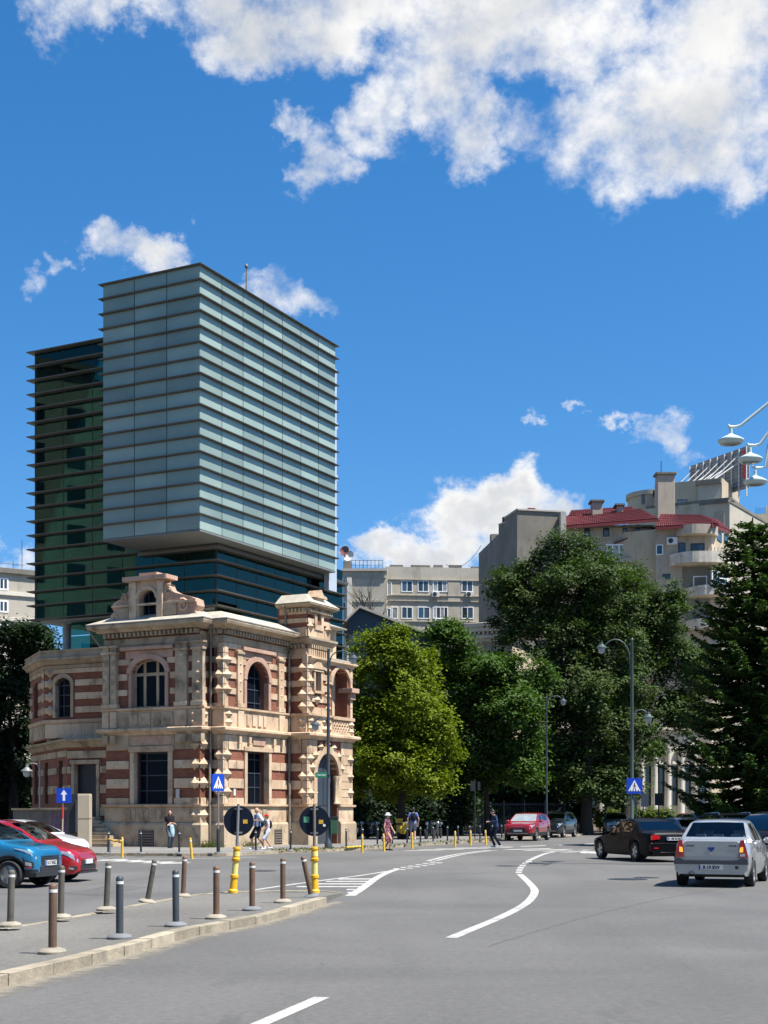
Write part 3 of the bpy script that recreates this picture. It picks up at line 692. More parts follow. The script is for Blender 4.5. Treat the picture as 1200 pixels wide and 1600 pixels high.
# --- right face
def quoins(f, s0, s1, rows): bands(f, house, ST, s0, s1, rows, [], maxlen=2, out=.055)
ALLG = [(2.04, 2.40), (2.42, 2.78), (2.80, 3.17), (3.19, 3.58), (3.60, 4.0), (4.02, 4.48), (4.50, 5.16)]
ALLU = [(6.43, 6.99), (7.01, 7.4), (7.42, 7.70), (7.72, 8.10), (8.12, 8.40), (8.42, 8.8), (8.82, 9.28)]
quoins(RF, .02, .34, ALLG + ALLU); quoins(LS, LS.L - .27, LS.L + .05, ALLG + ALLU)
bands(RF, house, ST, .36, RF.L - .02, G_ROWS[:3], [RFg], mar=.24); bands(RF, house, ST, .36, RF.L - .02, [(4.50, 5.16)], [], maxlen=1.2)
bands(RF, house, ST, .36, RF.L - .02, U_ROWS[1:4], [RFu], mar=.24); bands(RF, house, ST, .36, RF.L - .02, [(9.05, 9.29)], [], maxlen=1.2)
framebars(RF, RFg, ST, .22, .10, .22); framebars(RF, RFu, PK, .20, .08)
arch_trim(MB(), (RFu[0] + RFu[1]) / 2, RFu[3], rr_, rr_ + .25, rr_ * .95, rr_ * .95 + .25, -.11, .1).build('archivolt', PK, house, RF.M)
RF.blk('arch_panel', PK, house, RFu[0] - .3, RFu[1] + .3, 8.70, 9.03, -.05, .05); RF.blk('hood_ledge', PK, house, RFu[0] - .45, RFu[1] + .45, 9.06, 9.22, -.05, .22)
window(RF, house, RFg[0], RFg[1], RFg[2], RFg[3], 0, y=.42, vbars=(.72,), hbars=(.33, .60, .86))
window(RF, house, RFu[0], RFu[1], RFu[2], RFu[3], RFu[4], y=.42, vbars=(.72,), hbars=(.25, .72, 1.2))
for x0, x1 in ((367.5, 376), (432, 440)):
    a, b = RF.s(x0), RF.s(x1); RF.blk('pilaster', ST, house, a, b, 6.44, 9.04, -.03, .15); RF.blk('pilaster_base', ST, house, a - .05, b + .05, 6.43, 6.62, -.03, .20)
    RF.blk('capital', ST2, house, a - .06, b + .06, 8.86, 8.97, -.03, .21); RF.blk('console', ST, house, a - .02, b + .02, 5.52, 6.27, -.02, .19)
    for zc in (7.2, 7.6, 8.0, 8.4): stud(RF, house, (a + b) / 2, zc, .18, .2, .05, .15)
for i in range(4):
    a = RFu[0] - .1 + i * .48; RF.blk('parapet_panel', ST, house, a, a + (.2 if i in (0, 3) else .32), 5.64, 6.15, .1, .17)
for zc in (2.60, 3.40, 4.26, 7.20, 7.86, 8.52):
    stud(RF, house, .26, zc, .46, .40, .17); stud(LS, house, LS.L - .22, zc, .42, .40, .17)
for zc in (1.55, 5.72, 6.08): stud(RF, house, .28, zc, .40, .36, .15, .10)
for px in (370.5, 386, 424.5, 438): 
    s = RF.s(px); RF.blk('bracket', ST, house, s - .10, s + .10, 4.78, 5.15, .0, .2)
RF.blk('cartouche', PK, house, RF.s(397) - .25, RF.s(406) + .3, 4.76, 5.10, .0, .13)
for i in range(4):
    s = RFg[0] - .2 + i * .52; RF.blk('dado_panel', ST2, house, s, s + .3, 1.32, 1.80, .02, .09)
# --- right bay with the arched doorway, small window and loggia
quoins(BL, .08, BL.L - .28, G_ROWS + [(7.0, 7.28), (7.7, 8.0), (8.4, 8.67), (9.05, 9.28)]); quoins(BL, BL.L - .26, BL.L + .05, ALLG + ALLU); quoins(BF, .02, .36, ALLG + ALLU)
bands(BF, house, ST, .38, .88, [(1.98, 2.32), (2.76, 3.19), (3.64, 4.02), (4.5, 5.16)], [], maxlen=2)
bands(BF, house, ST, BFg[1] + .34, BF.L - .02, ALLG, [], maxlen=.7)
bands(BF, house, ST, .38, 2.15, [(6.43, 6.75), (7.0, 7.3), (7.55, 7.86), (8.1, 8.4), (8.62, 8.98)], [BFs], mar=.2)
arch_trim(MB(), (BFg[0] + BFg[1]) / 2, BFg[3], (BFg[1] - BFg[0]) / 2, (BFg[1] - BFg[0]) / 2 + .34, 1.06, 1.40, -.12, .3).build('archivolt', ST, house, BF.M)
framebars(BF, (BFg[0], BFg[1], 2.05, 3.5, 1), ST, .3, .11)
cbd = (BFg[0] + BFg[1]) / 2; hwd = (BFg[1] - BFg[0]) / 2
for i in range(7):
    t = math.pi * (i + .5) / 7; stud(BF, house, cbd - (hwd + .42) * math.cos(t), 3.5 + 1.5 * math.sin(t), .36, .34, .15, .06)
pd = MB(); pd.prism([(BFg[0], SW), (BFg[1], SW)] + [(cbd + hwd * math.cos(math.pi * i / 12), 3.5 + 1.06 * math.sin(math.pi * i / 12)) for i in range(13)], .30, .36)
door = pd.build('door', mat('grey_door', (0.055, 0.062, 0.07), 0.5, var=.15), house, BF.M)
for a, b, z0, z1 in ((BFg[0] + .5, cbd + .1, 2.0, 4.2), (cbd + .18, BFg[1] - .12, 2.0, 4.0)):
    BF.blk('door_panel', K['bluframe'], door, a, b, z0, z1, -.30, -.27)
for dx in (-.16, .02):
    MB().lathe([(.09, 2.05), (.12, 2.1), (.085, 2.18), (.08, 3.2), (.13, 3.32), (.14, 3.46)], 10, BF.M @ Matrix.Translation((BFg[1] + dx, -.02, 0))).build('colonnette', ST, house, smooth=40)
for zc in (2.60, 3.40, 4.26): stud(BF, house, .28, zc, .42, .40, .17); stud(BL, house, BL.L - .24, zc, .44, .40, .17); stud(BF, house, BF.L - .24, zc + .05, .42, .42, .17); stud(BF, house, .80, zc, .26, .32, .11)
for zc in (6.75, 7.35, 7.98, 8.6):
    stud(BF, house, .27, zc, .40, .38, .17); stud(BL, house, BL.L - .26, zc, .46, .40, .19); stud(BF, house, 1.98, zc, .36, .36, .15)
for zc in (5.72, 6.07):
    for s in (.25, 1.55, 1.95, BF.L - .22): stud(BF, house, s, zc, .36, .30, .13, .10)
    stud(BL, house, BL.L - .24, zc, .36, .30, .13, .10)
window(BF, house, BFs[0], BFs[1], BFs[2], BFs[3], 0, y=.2, vbars=(), hbars=(.6,))
framebars(BF, BFs, ST, .13, .14, .1); BF.blk('hood_ledge', ST, house, BFs[0] - .3, BFs[1] + .3, BFs[3] + .12, BFs[3] + .24, 0, .22); BF.blk('window_sill', ST, house, BFs[0] - .2, BFs[1] + .2, BFs[2] - .12, BFs[2], 0, .2)
MB().prism([(BFs[0] - .2, BFs[3] + .25), (BFs[1] + .2, BFs[3] + .25), ((BFs[0] + BFs[1]) / 2, BFs[3] + .62)], -.16, 0).build('pediment', ST, house, BF.M)
stud(BF, house, (BFs[0] + BFs[1]) / 2, BFs[2] - .42, .4, .4, .16); 
course('storey_ledge', [BF.o, W(-1.04, 10.16), W(1.5, 10.16)], [(-.02, 8.92), (.08, 8.92), (.10, 9.0), (.24, 9.08), (.24, 9.16), (-.02, 9.17)], ST)
lc = (LOG[0] + LOG[1]) / 2; lw = (LOG[1] - LOG[0]) / 2
arch_trim(MB(), lc, LOG[3], lw, lw + .2, LOG[4], LOG[4] + .16, -.10, .5).build('archivolt', ST, house, BF.M)
BF.blk('impost', PK, house, LOG[1] - .25, BF.L + .22, 7.70, 7.93, -.5, .32); BF.blk('impost_corbel', PK, house, LOG[1] - .12, BF.L + .12, 7.36, 7.70, -.45, .16)
bands(BF, house, ST, LOG[1] + .03, BF.L - .02, [(6.43, 6.9), (6.92, 7.34), (7.95, 8.4), (8.42, 8.9)], [], maxlen=2)
wallmesh(MB(), 2.3, BF.L, 5.5, 9.0, 1.30, 1.5, []).build('loggia_wall', PK, house, BF.M)
BF.blk('loggia_floor', ST, house, 2.2, BF.L, 5.40, 5.54, -1.3, -.5)
# pierced balustrade of the loggia
BF.blk('balustrade_rail', ST, house, 2.30, BF.L + .05, 6.26, 6.42, -.06, .16); BF.blk('balustrade_base', ST, house, 2.30, BF.L, 5.51, 5.66, -.05, .12)
BF.blk('balustrade_post', ST, house, BF.L - .42, BF.L - .01, 5.67, 6.25, -.04, .10)
for i in range(6):
    for j in range(2):
        s = 2.42 + i * .27; z = 5.80 + j * .30; mb = MB()
        for a in (45, -45): mb.box(-.19, .19, -.04, .04, -.035, .035, BF.M @ Matrix.Translation((s + .12, -.05 + (.004 if a > 0 else 0), z)) @ Matrix.Rotation(R(a), 4, 'Y'))
        mb.build('balustrade_lattice', ST, house)
BF.blk('loggia_roof', K['rooflead'], house, 2.19, BF.L + .1, 9.18, 9.26, -1.5, .2)
# turret over the bay
TP = [W(.55, 5.66), W(-1.04, 5.66), W(-1.04, 7.85), W(.55, 7.85)]
course('turret_cornice', TP, [(-.02, 9.72), (.12, 9.74), (.22, 9.86), (.30, 9.98), (.30, 10.08), (-.02, 10.10)], ST2)
mb = MB()
for f, s1 in ((BL, BL.L), (Fac(W(-1.04, 5.66), W(-1.04, 7.85)), 2.19)):
    s = .05
    while s < s1: mb.box(s, s + .10, -.24, .01, 9.56, 9.72, f.M); mb.box(s, s + .10, -.20, .01, 11.30, 11.44, f.M); s += .2
tag(mb.build('dentil_course', ST2, house), kind='stuff')
for rows, o_ in (([(9.18, 9.55), (10.12, 10.55), (10.78, 11.0), (11.2, 11.5)], .04),):
    bands(BL, house, ST, -.5, BL.L - .02, rows, [], maxlen=.8, out=o_); bands(BF, house, ST, .02, 2.17, rows, [(.75, 1.3, 10.5, 11.6, 0)], maxlen=.8, mar=.1, out=o_)
for zc in (10.62,): stud(BF, house, .25, zc, .36, .4, .15); stud(BF, house, 1.95, zc, .36, .4, .15)
course('turret_eaves', TP, [(-.02, 11.50), (.28, 11.56), (.36, 11.64), (.36, 11.70), (-.02, 11.71)], ST2)
rt = MB(); zr0, zr1 = 11.715, 12.2
def ring_pts(o, i): return [W(.55, 5.66 - o), W(-1.04 - o, 5.66 - o), W(-1.04 - o, 7.85 + o), W(.55, 7.85 + o)]
A_ = ring_pts(.38, 0); B_ = ring_pts(-.25, 0)
rt.hexa([(p.x, p.y, zr0) for p in A_], [(p.x, p.y, zr1) for p in B_]); rt.build('turret_roof', K['rooflead'], house)
dm = MB(); cdm = 1.02
wallmesh(dm, cdm - .42, cdm + .42, 10.50, 12.05, -.10, .6, [(cdm - .2, cdm + .2, 10.75, 11.75, 0)]); dm.build('dormer', ST, house, BF.M)
MB().prism([(cdm - .58, 12.05), (cdm + .58, 12.05), (cdm + .5, 12.16), (cdm + .22, 12.22), (cdm, 12.46), (cdm - .22, 12.22), (cdm - .5, 12.16)], -.22, .5).build('dormer_pediment', ST, house, BF.M)
BF.blk('dormer_pane', K['darkglass'], house, cdm - .2, cdm + .2, 10.75, 11.75, -.3, -.25, False)
course('stair_roof', [W(.5, 7.9), W(-.35, 7.9), W(-.35, 9.75), W(1.5, 9.75)], [(-.02, 10.86), (.4, 10.92), (.42, 10.98), (-.5, 11.3), (-.6, 11.28)], K['rooflead'])
# --- stepped gable over the left bay
gs = lambda x: LB.s(x); gz = lambda y: LB.z(235, y)
gab = MB()
wallmesh(gab, gs(206), gs(256), gz(975), gz(908), -.16, .55, [(gs(220), gs(247), gz(972), gz(936), .42)]); gab.build('gable', ST, house, LB.M)
L_ = [(176, 976), (176, 968), (178, 960), (184, 957), (180, 952), (177, 945), (180, 938), (188, 934), (196, 930), (202, 922), (206, 913), (206, 976)]
MB().prism([(gs(x), gz(y)) for x, y in L_], -.10, .5).build('gable_scroll', PK, house, LB.M)
R_ = [(256, 976), (256, 910), (262, 914), (266, 924), (276, 930), (288, 934), (300, 938), (308, 942), (310, 952), (306, 960), (310, 966), (311, 976)]
MB().prism([(gs(x), gz(y)) for x, y in R_], -.10, .5).build('gable_scroll', PK, house, LB.M)
def scroll(cx, cy, r, n=16, turns=1.4, sgn=1):
    pts = [(gs(cx) + sgn * r * (1 - .72 * i / n) * math.cos(2 * math.pi * turns * i / n + 1.2), -.12, gz(cy) + r * (1 - .72 * i / n) * math.sin(2 * math.pi * turns * i / n + 1.2)) for i in range(n + 1)]
    MB().tube(pts, .05, 6).build('volute', ST, house, LB.M, smooth=60)
for a in ((182, 962, .22, 16, 1.4, 1), (196, 932, .2, 16, 1.4, -1), (288, 950, .3, 16, 1.4, -1), (266, 924, .24, 16, 1.4, 1)): scroll(*a)
for x0, x1, y0, y1 in ((189, 204, 968, 948), (258, 278, 964, 942)):
    LB.blk('gable_panel', ST2, house, gs(x0), gs(x1), gz(y0), gz(y1), .08, .17)
for x0, x1 in ((206, 217), (250, 258)): LB.blk('gable_pilaster', ST, house, gs(x0), gs(x1), gz(976), gz(909), .05, .24)
LB.blk('gable_string', ST, house, gs(178), gs(309), gz(946), gz(943), .05, .205)
arch_trim(MB(), (gs(220) + gs(247)) / 2, gz(936), (gs(247) - gs(220)) / 2, (gs(247) - gs(220)) / 2 + .14, .42, .56, -.24, .1).build('archivolt', ST, house, LB.M)
window(LB, house, gs(220), gs(247), gz(972), gz(936), .42, y=.25, vbars=(.3,), hbars=())
LB.blk('gable_cornice', PK, house, gs(199), gs(268), gz(907.8), gz(901), -.5, .42); LB.blk('gable_cap', PK, house, gs(222), gs(250), gz(900.8), gz(896), -.3, .25)
LB.blk('gable_base', ST2, house, gs(175), gs(311), gz(982), gz(976.3), -.5, .2)
# --- left wing, upper floor
bands(WU, house, ST, .02, WU.L, [(5.25, 5.95), (6.45, 6.75), (7.10, 7.42), (7.75, 8.05), (8.38, 8.6)], [WUw], mar=.26)
framebars(WU, WUw, ST2, .16, .07)
arch_trim(MB(), (WUw[0] + WUw[1]) / 2, WUw[3], (WUw[1] - WUw[0]) / 2, (WUw[1] - WUw[0]) / 2 + .2, .36, .56, -.08, .1).build('archivolt', ST2, house, WU.M)
window(WU, house, WUw[0], WUw[1], WUw[2], WUw[3], .36, y=.24, vbars=(.34,), hbars=(.36, .7, 1.0))
bands(WC, house, ST2, .02, WC.L - .02, [(5.25, 5.95), (6.45, 6.75), (7.10, 7.42), (7.75, 8.05), (8.38, 8.6)], [WCw], mar=.14)
window(WC, house, WCw[0], WCw[1], WCw[2], WCw[3], .3, y=.24, vbars=(), hbars=(.9,))
for zc in (6.6, 7.25, 7.9, 8.45): stud(WU, house, .34, zc, .5, .42, .16); stud(WC, house, WC.L - .3, zc, .5, .42, .15)
WP = [WC.o, W(10.9, .8), W(5.9, .8)]
course('wing_band', WP, [(-.02, 5.96), (.1, 5.96), (.14, 6.05), (.14, 6.14), (-.02, 6.16)], ST); course('wing_frieze', WP, [(-.02, 8.62), (.06, 8.62), (.06, 8.78), (-.02, 8.78)], ST2)
course('wing_cornice', WP, [(-.02, 8.79), (.2, 8.84), (.32, 8.98), (.42, 9.02), (.42, 9.12), (.30, 9.16), (.26, 9.40), (.3, 9.42), (.3, 9.5), (-.3, 9.5)], ST2)
# --- left wing, ground floor with its door and steps
GP_ = [GC.o, W(8.52, -.4), W(5.98, -.4)]
bands(GB, house, ST2, .02, GB.L - .02, [(1.5, 1.9), (2.55, 2.95), (3.5, 3.82), (4.2, 4.55)], [GBd], mar=.2, out=.06); bands(GC, house, ST2, .02, GC.L - .02, [(1.5, 1.9), (2.55, 2.95), (3.5, 3.82), (4.3, 4.6)], GCw, mar=.1, out=.05, maxlen=1.2)
for h in GCw: window(GC, house, h[0], h[1], h[2], h[3], 0, y=.2, vbars=(), hbars=(.72,))
framebars(GB, GBd, ST2, .16, .09, .2)
dr = MB(); dr.prism([(GBd[0], GBd[2]), (GBd[1], GBd[2]), (GBd[1], GBd[3]), (GBd[0], GBd[3])], .26, .31)
dd = dr.build('door', mat('navy_door', (0.020, 0.028, 0.045), 0.45, var=.1), house, GB.M); GB.blk('door_panel', K['iron'], dd, GBd[0] + .12, GBd[1] - .12, GBd[2] + .15, GBd[3] - .15, -.26, -.235)
course('terrace_cornice', GP_, [(-.02, 4.70), (.12, 4.74), (.22, 4.92), (.36, 5.0), (.36, 5.10), (-.02, 5.16)], ST2); course('wing_plinth', [GC.o, W(8.52, -.4), GB.o + GB.d * (GBd[0] - .1)], [(-.02, SW), (.14, SW), (.14, 1.2), (-.02, 1.3)], ST2)
MB().prism([tuple(p) for p in (GC.o, W(8.52, -.4), W(5.98, -.4), W(6, .9), W(10.9, .9), WC.o + Vector((1, 1)))], 5.10, 5.2, 'z').build('terrace', K['rooflead'], house)
nst = 8; rise = (GBd[2] - SW) / nst
for i in range(nst):
    e = .27 * (nst - 1 - i)
    GB.blk('step', K['stone2'], house, GBd[0] - .1, GBd[1] + .25 + e * .95, SW + i * rise, SW + (i + 1) * rise - .004, -.02 - .0, .55 + e * .5)
for f, x0, x1, y0, y1 in ((LB, 220, 244, 1321, 1298), (RF, 424, 436, 1319, 1297)):      # cellar louvres
    a, b = f.s(x0), f.s(x1); z0, z1 = SW + .05, .85
    v = f.blk('cellar_vent', K['iron'], house, a, b, z0, z1, .1, .178, False)
    for i in range(6): f.blk('louvre', K['pipe'], v, a + .03, b - .03, z0 + .05 + i * .12, z0 + .12 + i * .12, .17, .20)
# downpipes
def pipe(pts, r=.06): MB().tube(pts, r, 8).build('downpipe', K['pipe'], house, smooth=50)
q = LS.M @ Vector((.22, -.16, 0)); pipe([(q.x + .25, q.y - .5, 10.15), (q.x + .05, q.y - .45, 9.9), (q.x, q.y, 9.3), (q.x, q.y, 3.9), (q.x - .03, q.y - .05, 3.8), (q.x - .03, q.y - .05, .3)])
q = RF.M @ Vector((RF.L - .2, -.16, 0)); e_ = RF.M @ Vector((RF.L - .1, -.62, 0)); pipe([(e_.x, e_.y, 10.15), (e_.x, e_.y, 9.8), (q.x, q.y, 9.2), (q.x, q.y, 3.0), (q.x + .02, q.y - .04, 2.9), (q.x + .02, q.y - .05, .25)])
q = BL.M @ Vector((-.05, -.42, 0)); pipe([(q.x, q.y, 11.6), (q.x + .1, q.y + .3, 11.2), (q.x + .1, q.y + .3, 10.2)], .045)
q = LB.M @ Vector((-.1, -.5, 0)); pipe([(q.x - .5, q.y + .3, 10.1), (q.x + .2, q.y + .5, 9.1), (q.x + .3, q.y + .6, 8.9)], .05)
# house-number and utility plates on the wall
def plate(name, f, px, py, wd, ht, m, out, label=None):
    s, z = f.s(px), f.z(px, py); return f.blk(name, m, house, s - wd / 2, s + wd / 2, z - ht / 2, z + ht / 2, out, out + .03)
plate('utility_box', LB, 279, 1240, .2, .42, mat('grey_plate', (.5, .5, .48), .5, var=.1), .05); plate('wall_plate', RF, 366, 1236, .16, .42, mat('pale_plate', (.55, .62, .58), .5, var=.1), .0)
# ---------------------------------------------------------------- the glass office tower rising inside the house
tower = thing('office_tower', (W(2.4, 3).x, W(2.4, 3).y, SW), 'modern glass office tower with horizontal metal fins rising out of the old house', 'office building')
K['fin'] = mat('fin_metal', (0.115, 0.11, 0.10), 0.5, 0.4, var=0.12, vs=1.0)
def boxglass():
    m = bpy.data.materials.new('fritted_glass'); m.use_nodes = True; t = NT(m.node_tree); p = t.n['Principled BSDF']
    oi = t.node('ShaderNodeObjectInfo').outputs['Random']; geo = t.node('ShaderNodeNewGeometry').outputs['Position']
    k = t.ramp(oi, 0, 1, .74, 1.18, 'LINEAR')
    c = t.mix(t.ramp(t.noise(geo, .35, 4, .5), .35, .65), (0.235, 0.305, 0.255), (0.28, 0.35, 0.295))
    t.put(p.inputs['Base Color'], t.vmath('SCALE', c, k)); p.inputs['Roughness'].default_value = .32
    p.inputs['Specular IOR Level'].default_value = .15; p.inputs['Coat Weight'].default_value = 0.9; p.inputs['Coat Roughness'].default_value = .015; p.inputs['Coat IOR'].default_value = 1.42
    return m
K['boxglass'] = boxglass(); K['teal'] = thinglass('teal_glass', (0.14, 0.42, 0.40), 0.06, 0.004, (0.40, 0.72, 0.62))
K['tealdark'] = mat('dark_core', (0.06, 0.075, 0.07), 0.7, var=.2); K['slab'] = mat('floor_slab', (0.42, 0.46, 0.45), .8, var=.1)
K['joint'] = mat('joint_black', (0.02, 0.025, 0.03), .6, var=0)
A0, B0, Z0, Z1 = 1.255, 0.0, 14.41, 26.41          # cantilevered box
A1, B1 = A0 + 5.49, B0 + 12.55
NR = 17; rh = (Z1 - Z0) / NR
XL = Fac(W(A1, B0), W(A0, B0)); XR = Fac(W(A0, B0), W(A0, B1))
MB().prism([tuple(W(A0 + .06, B0 + .06)), tuple(W(A1 - .02, B0 + .06)), tuple(W(A1 - .02, B1 - .02)), tuple(W(A0 + .06, B1 - .02))], Z0 + .06, Z1 - .05, 'z').build('box_core', K['joint'], tower)
MB().prism([tuple(W(A0, B0)), tuple(W(A1, B0)), tuple(W(A1, B1)), tuple(W(A0, B1))], Z0 - .04, Z0 + .05, 'z').build('soffit', mat('soffit_panel', (0.15, 0.16, 0.155), .6, var=.08), tower)
for f, nc in ((XL, 3), (XR, 7)):
    wc = f.L / nc
    for r in range(NR):
        for c in range(nc):
            f.blk('glass_panel', K['boxglass'], tower, c * wc + .022, (c + 1) * wc - .022, Z0 + r * rh + .07, Z0 + (r + 1) * rh - .012, -.055 + random.uniform(-.002, .002), -.005 + random.uniform(-.002, .002), False)
PATH = [W(A1, B0 + 2.9), W(A1, B0), W(A0, B0), W(A0, B1), W(A1, B1)]
for r in range(1, NR + 1):
    z = Z0 + r * rh - (.03 if r == NR else 0); e = .165
    MB().sweep(PATH, [(-.05, z - .02), (e - .03, z - .01), (e, z + .012), (e, z + .038), (-.05, z + .045)]).build('fin', K['fin'], tower)
MB().prism([tuple(W(A0 + .1, B0 + .1)), tuple(W(A1, B0 + .1)), tuple(W(A1, B1)), tuple(W(A0 + .1, B1))], Z1 - .04, Z1 + .0, 'z').build('box_roof', K['fin'], tower)
# pale edge panel at the rear of the box
ER = Fac(W(A0 + .45, B1 + .10), W(A0 + .45, B1 + .95))
for i in range(8): ER.blk('edge_panel', mat('pale_edge', (0.42, 0.47, 0.52), .4, var=.05) if i == 0 else bpy.data.materials['pale_edge'], tower, 0, ER.L, Z0 - .9 + i * 1.5, Z0 - .92 + (i + 1) * 1.5, -.3, 0, False)
# dark teal volume behind and below
DA, DB = 2.385, 3.0; DA1, DB1 = DA + 11.1, DB + 12.4; RB = .717; ZB = 11.43; NB = 19; ZT = ZB + NB * RB
DL = Fac(W(DA1, DB), W(DA, DB)); DR = Fac(W(DA, DB), W(DA, DB1)); DE = Fac(W(DA1, DB + 9), W(DA1, DB))
LOWR = 3                                  # extra rows on the street side, down to the old roof
def panes(f, nc, r0, r1, skip=None):
    wc = f.L / nc
    for r in range(r0, r1):
        for c in range(nc):
            if skip and skip(r, (c + .5) * wc): continue
            f.blk('window_pane', K['teal'], tower, c * wc + .014, (c + 1) * wc - .014, ZB + r * RB + .05, ZB + (r + 1) * RB - .012, -.03, -.008, False)
# rows hidden inside the box are left out
panes(DL, 6, 0, NB, lambda r, s: ZB + r * RB > 14.5 and DL.L - s < 4.1)
panes(DR, 7, -LOWR, 5, None)
panes(DE, 4, 0, NB)
for f, nc, r0, r1 in ((DL, 6, 0, NB), (DR, 7, -LOWR, 5), (DE, 4, 0, NB)):
    for c in range(nc + 1):
        x = min(max(c * f.L / nc, .02), f.L - .02); top = ZB + r1 * RB
        if f is DL and f.L - x < 4.2: top = 14.3
        MB().box(x - .014, x + .014, .0, .10, ZB + r0 * RB, top, f.M).build('mullion', K['joint'], tower)
FP = [W(DA1, DB + 9), W(DA1, DB), W(DA, DB), W(DA, DB1)]
for r in range(-LOWR, NB + 1):
    z = ZB + r * RB; e = .30; prof = [(-.03, z - .03), (e - .04, z - .015), (e, z + .01), (e, z + .045), (-.03, z + .055)]
    path = FP if 0 <= r <= 4 else ([W(DA, DB), W(DA, DB1)] if r < 0 else [W(DA1, DB + 9), W(DA1, DB), W(A1 + .05, DB)])
    MB().sweep(path, prof).build('fin', K['fin'], tower)
course2 = MB().sweep([W(A1, DB), W(DA, DB), W(DA, DB1)], [(-.02, Z0 - .30), (.32, Z0 - .28), (.34, Z0 - .2), (.34, Z0 - .12), (-.02, Z0 - .1)]).build('transfer_beam', K['fin'], tower)
# floors, ceilings and core seen through the glass
FR = [(DA + .35, DB + .35), (DA1 - .35, DB + .35), (DA1 - .35, DB + 9), (DA + .35, DB1)]
for k, z in enumerate([ZB, ZB + 4 * RB, ZB + 8 * RB, ZB + 12 * RB, ZB + 16 * RB]):
    MB().prism([tuple(W(a, b)) for a, b in ((DA + .2, DB + .2), (DA1 - .2, DB + .2), (DA1 - .2, DB + 8.8), (DA + .2, DB1 - .2))], z - .10, z + .22, 'z').build('floor_slab', K['slab'], tower)
MB().prism([tuple(W(a, b)) for a, b in ((DA + 2.5, DB + 3.6), (DA1 - 2.6, DB + 3.6), (DA1 - 2.6, DB + 8.6), (DA + 2.5, DB1 - 1))], SW, ZB + 16 * RB, 'z').build('core', K['tealdark'], tower)
for a in (DA + 1.0, DA + 4.2, DA + 7.4, DA1 - 1.0):
    p = W(a, DB + 1.3); MB().lathe([(.22, SW), (.22, ZB + 16 * RB)], 12, Matrix.Translation((p.x, p.y, 0))).build('column', K['slab'], tower, smooth=40)
for b in (DB + 4.4, DB + 7.8, DB + 11.2):
    p = W(DA + 1.0, b); MB().lathe([(.22, SW), (.22, ZB + 4 * RB)], 12, Matrix.Translation((p.x, p.y, 0))).build('column', K['slab'], tower, smooth=40)
# recessed lobby glass under the left overhang
LG = Fac(W(DA1 - 1.6, DB + .9), W(6.3, DB + .9))
for c in range(3):
    for r in range(3): LG.blk('lobby_pane', K['teal'], tower, c * LG.L / 3 + .015, (c + 1) * LG.L / 3 - .015, 9.2 + r * .74, 9.2 + (r + 1) * .74 - .04, -.03, 0, False)
LG.blk('lobby_wall', K['tealdark'], tower, 0, LG.L, 9.2, ZB - .11, -1.6, -1.5, False); LG.blk('lobby_roof', K['slab'], tower, 0, LG.L, 9.05, 9.18, -2, .1, False)
# mast on the roof
p = at(385, 455, 0.5); q = W(A0 + 1.4, 5.2)
dm_ = q.y; mx = (385 - CX) / F * dm_
mst = MB(); mst.tube([(mx, dm_, Z1), (mx, dm_, pz(418, dm_))], .035, 6); mst.sphere((mx, dm_, pz(416, dm_)), (.09, .09, .12), 8, 6); mst.build('mast', K['pipe'], tower)

# pale panels added behind some panes to catch light and brighten the glass
rnb = random.Random(12); K['fillpanel'] = mat('pale_fill_panel', (.50, .50, .44), .8, var=.1); wcl = DL.L / 6
for r in range(0, NB - 2, 2):
    for c in range(3):
        if rnb.random() < .5:
            h_ = rnb.choice((.6, 1.0, 1.35)); z1_ = ZB + (r + 2) * RB - .04; DL.blk('pale_fill_panel', K['fillpanel'], tower, c * wcl + .06, c * wcl + wcl * rnb.choice((.55, .96)), z1_ - h_, z1_, -.24, -.22, False)
# ---------------------------------------------------------------- buildings behind
K['render1'] = mat('grey_render', (0.42, 0.38, 0.30), .9, var=.16, vs=.5, grime=.5, gcol=(.15, .13, .11)); K['render2'] = mat('pale_render', (0.40, 0.36, 0.29), .9, var=.14, vs=.4, grime=.45, gcol=(.2, .18, .15))
K['render3'] = mat('brown_render', (0.37, 0.31, 0.24), .9, var=.16, vs=.4, grime=.55, gcol=(.13, .11, .09)); K['ochre'] = mat('ochre_render', (0.44, 0.37, 0.265), .9, var=.14, vs=.4, grime=.4, gcol=(.22, .18, .13))
K['cement'] = mat('bare_cement', (0.165, 0.15, 0.122), .95, var=.28, vs=.5, grime=.65, gcol=(.10, .095, .09)); K['lightstone'] = mat('light_stone', (0.60, 0.55, 0.46), .85, var=.1, vs=.6, grime=.3, gcol=(.3, .27, .22))
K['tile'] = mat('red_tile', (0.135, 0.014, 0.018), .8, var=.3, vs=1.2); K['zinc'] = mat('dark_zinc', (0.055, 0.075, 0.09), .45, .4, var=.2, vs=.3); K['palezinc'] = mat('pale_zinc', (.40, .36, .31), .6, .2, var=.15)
K['winglass'] = mat('window_glass', (0.035, 0.05, 0.065), .06, var=.3, vs=.15, spec=.6, rnd=.5); K['bluglass'] = mat('blue_window_glass', (0.05, 0.11, 0.17), .05, var=.3, vs=.2, spec=.7, rnd=.4); K['curtain'] = mat('curtained_glass', (0.26, 0.27, 0.26), .3, var=.35, vs=1.5, rnd=.3)
K['acunit'] = mat('air_conditioner', (.58, .58, .55), .5, var=.08)
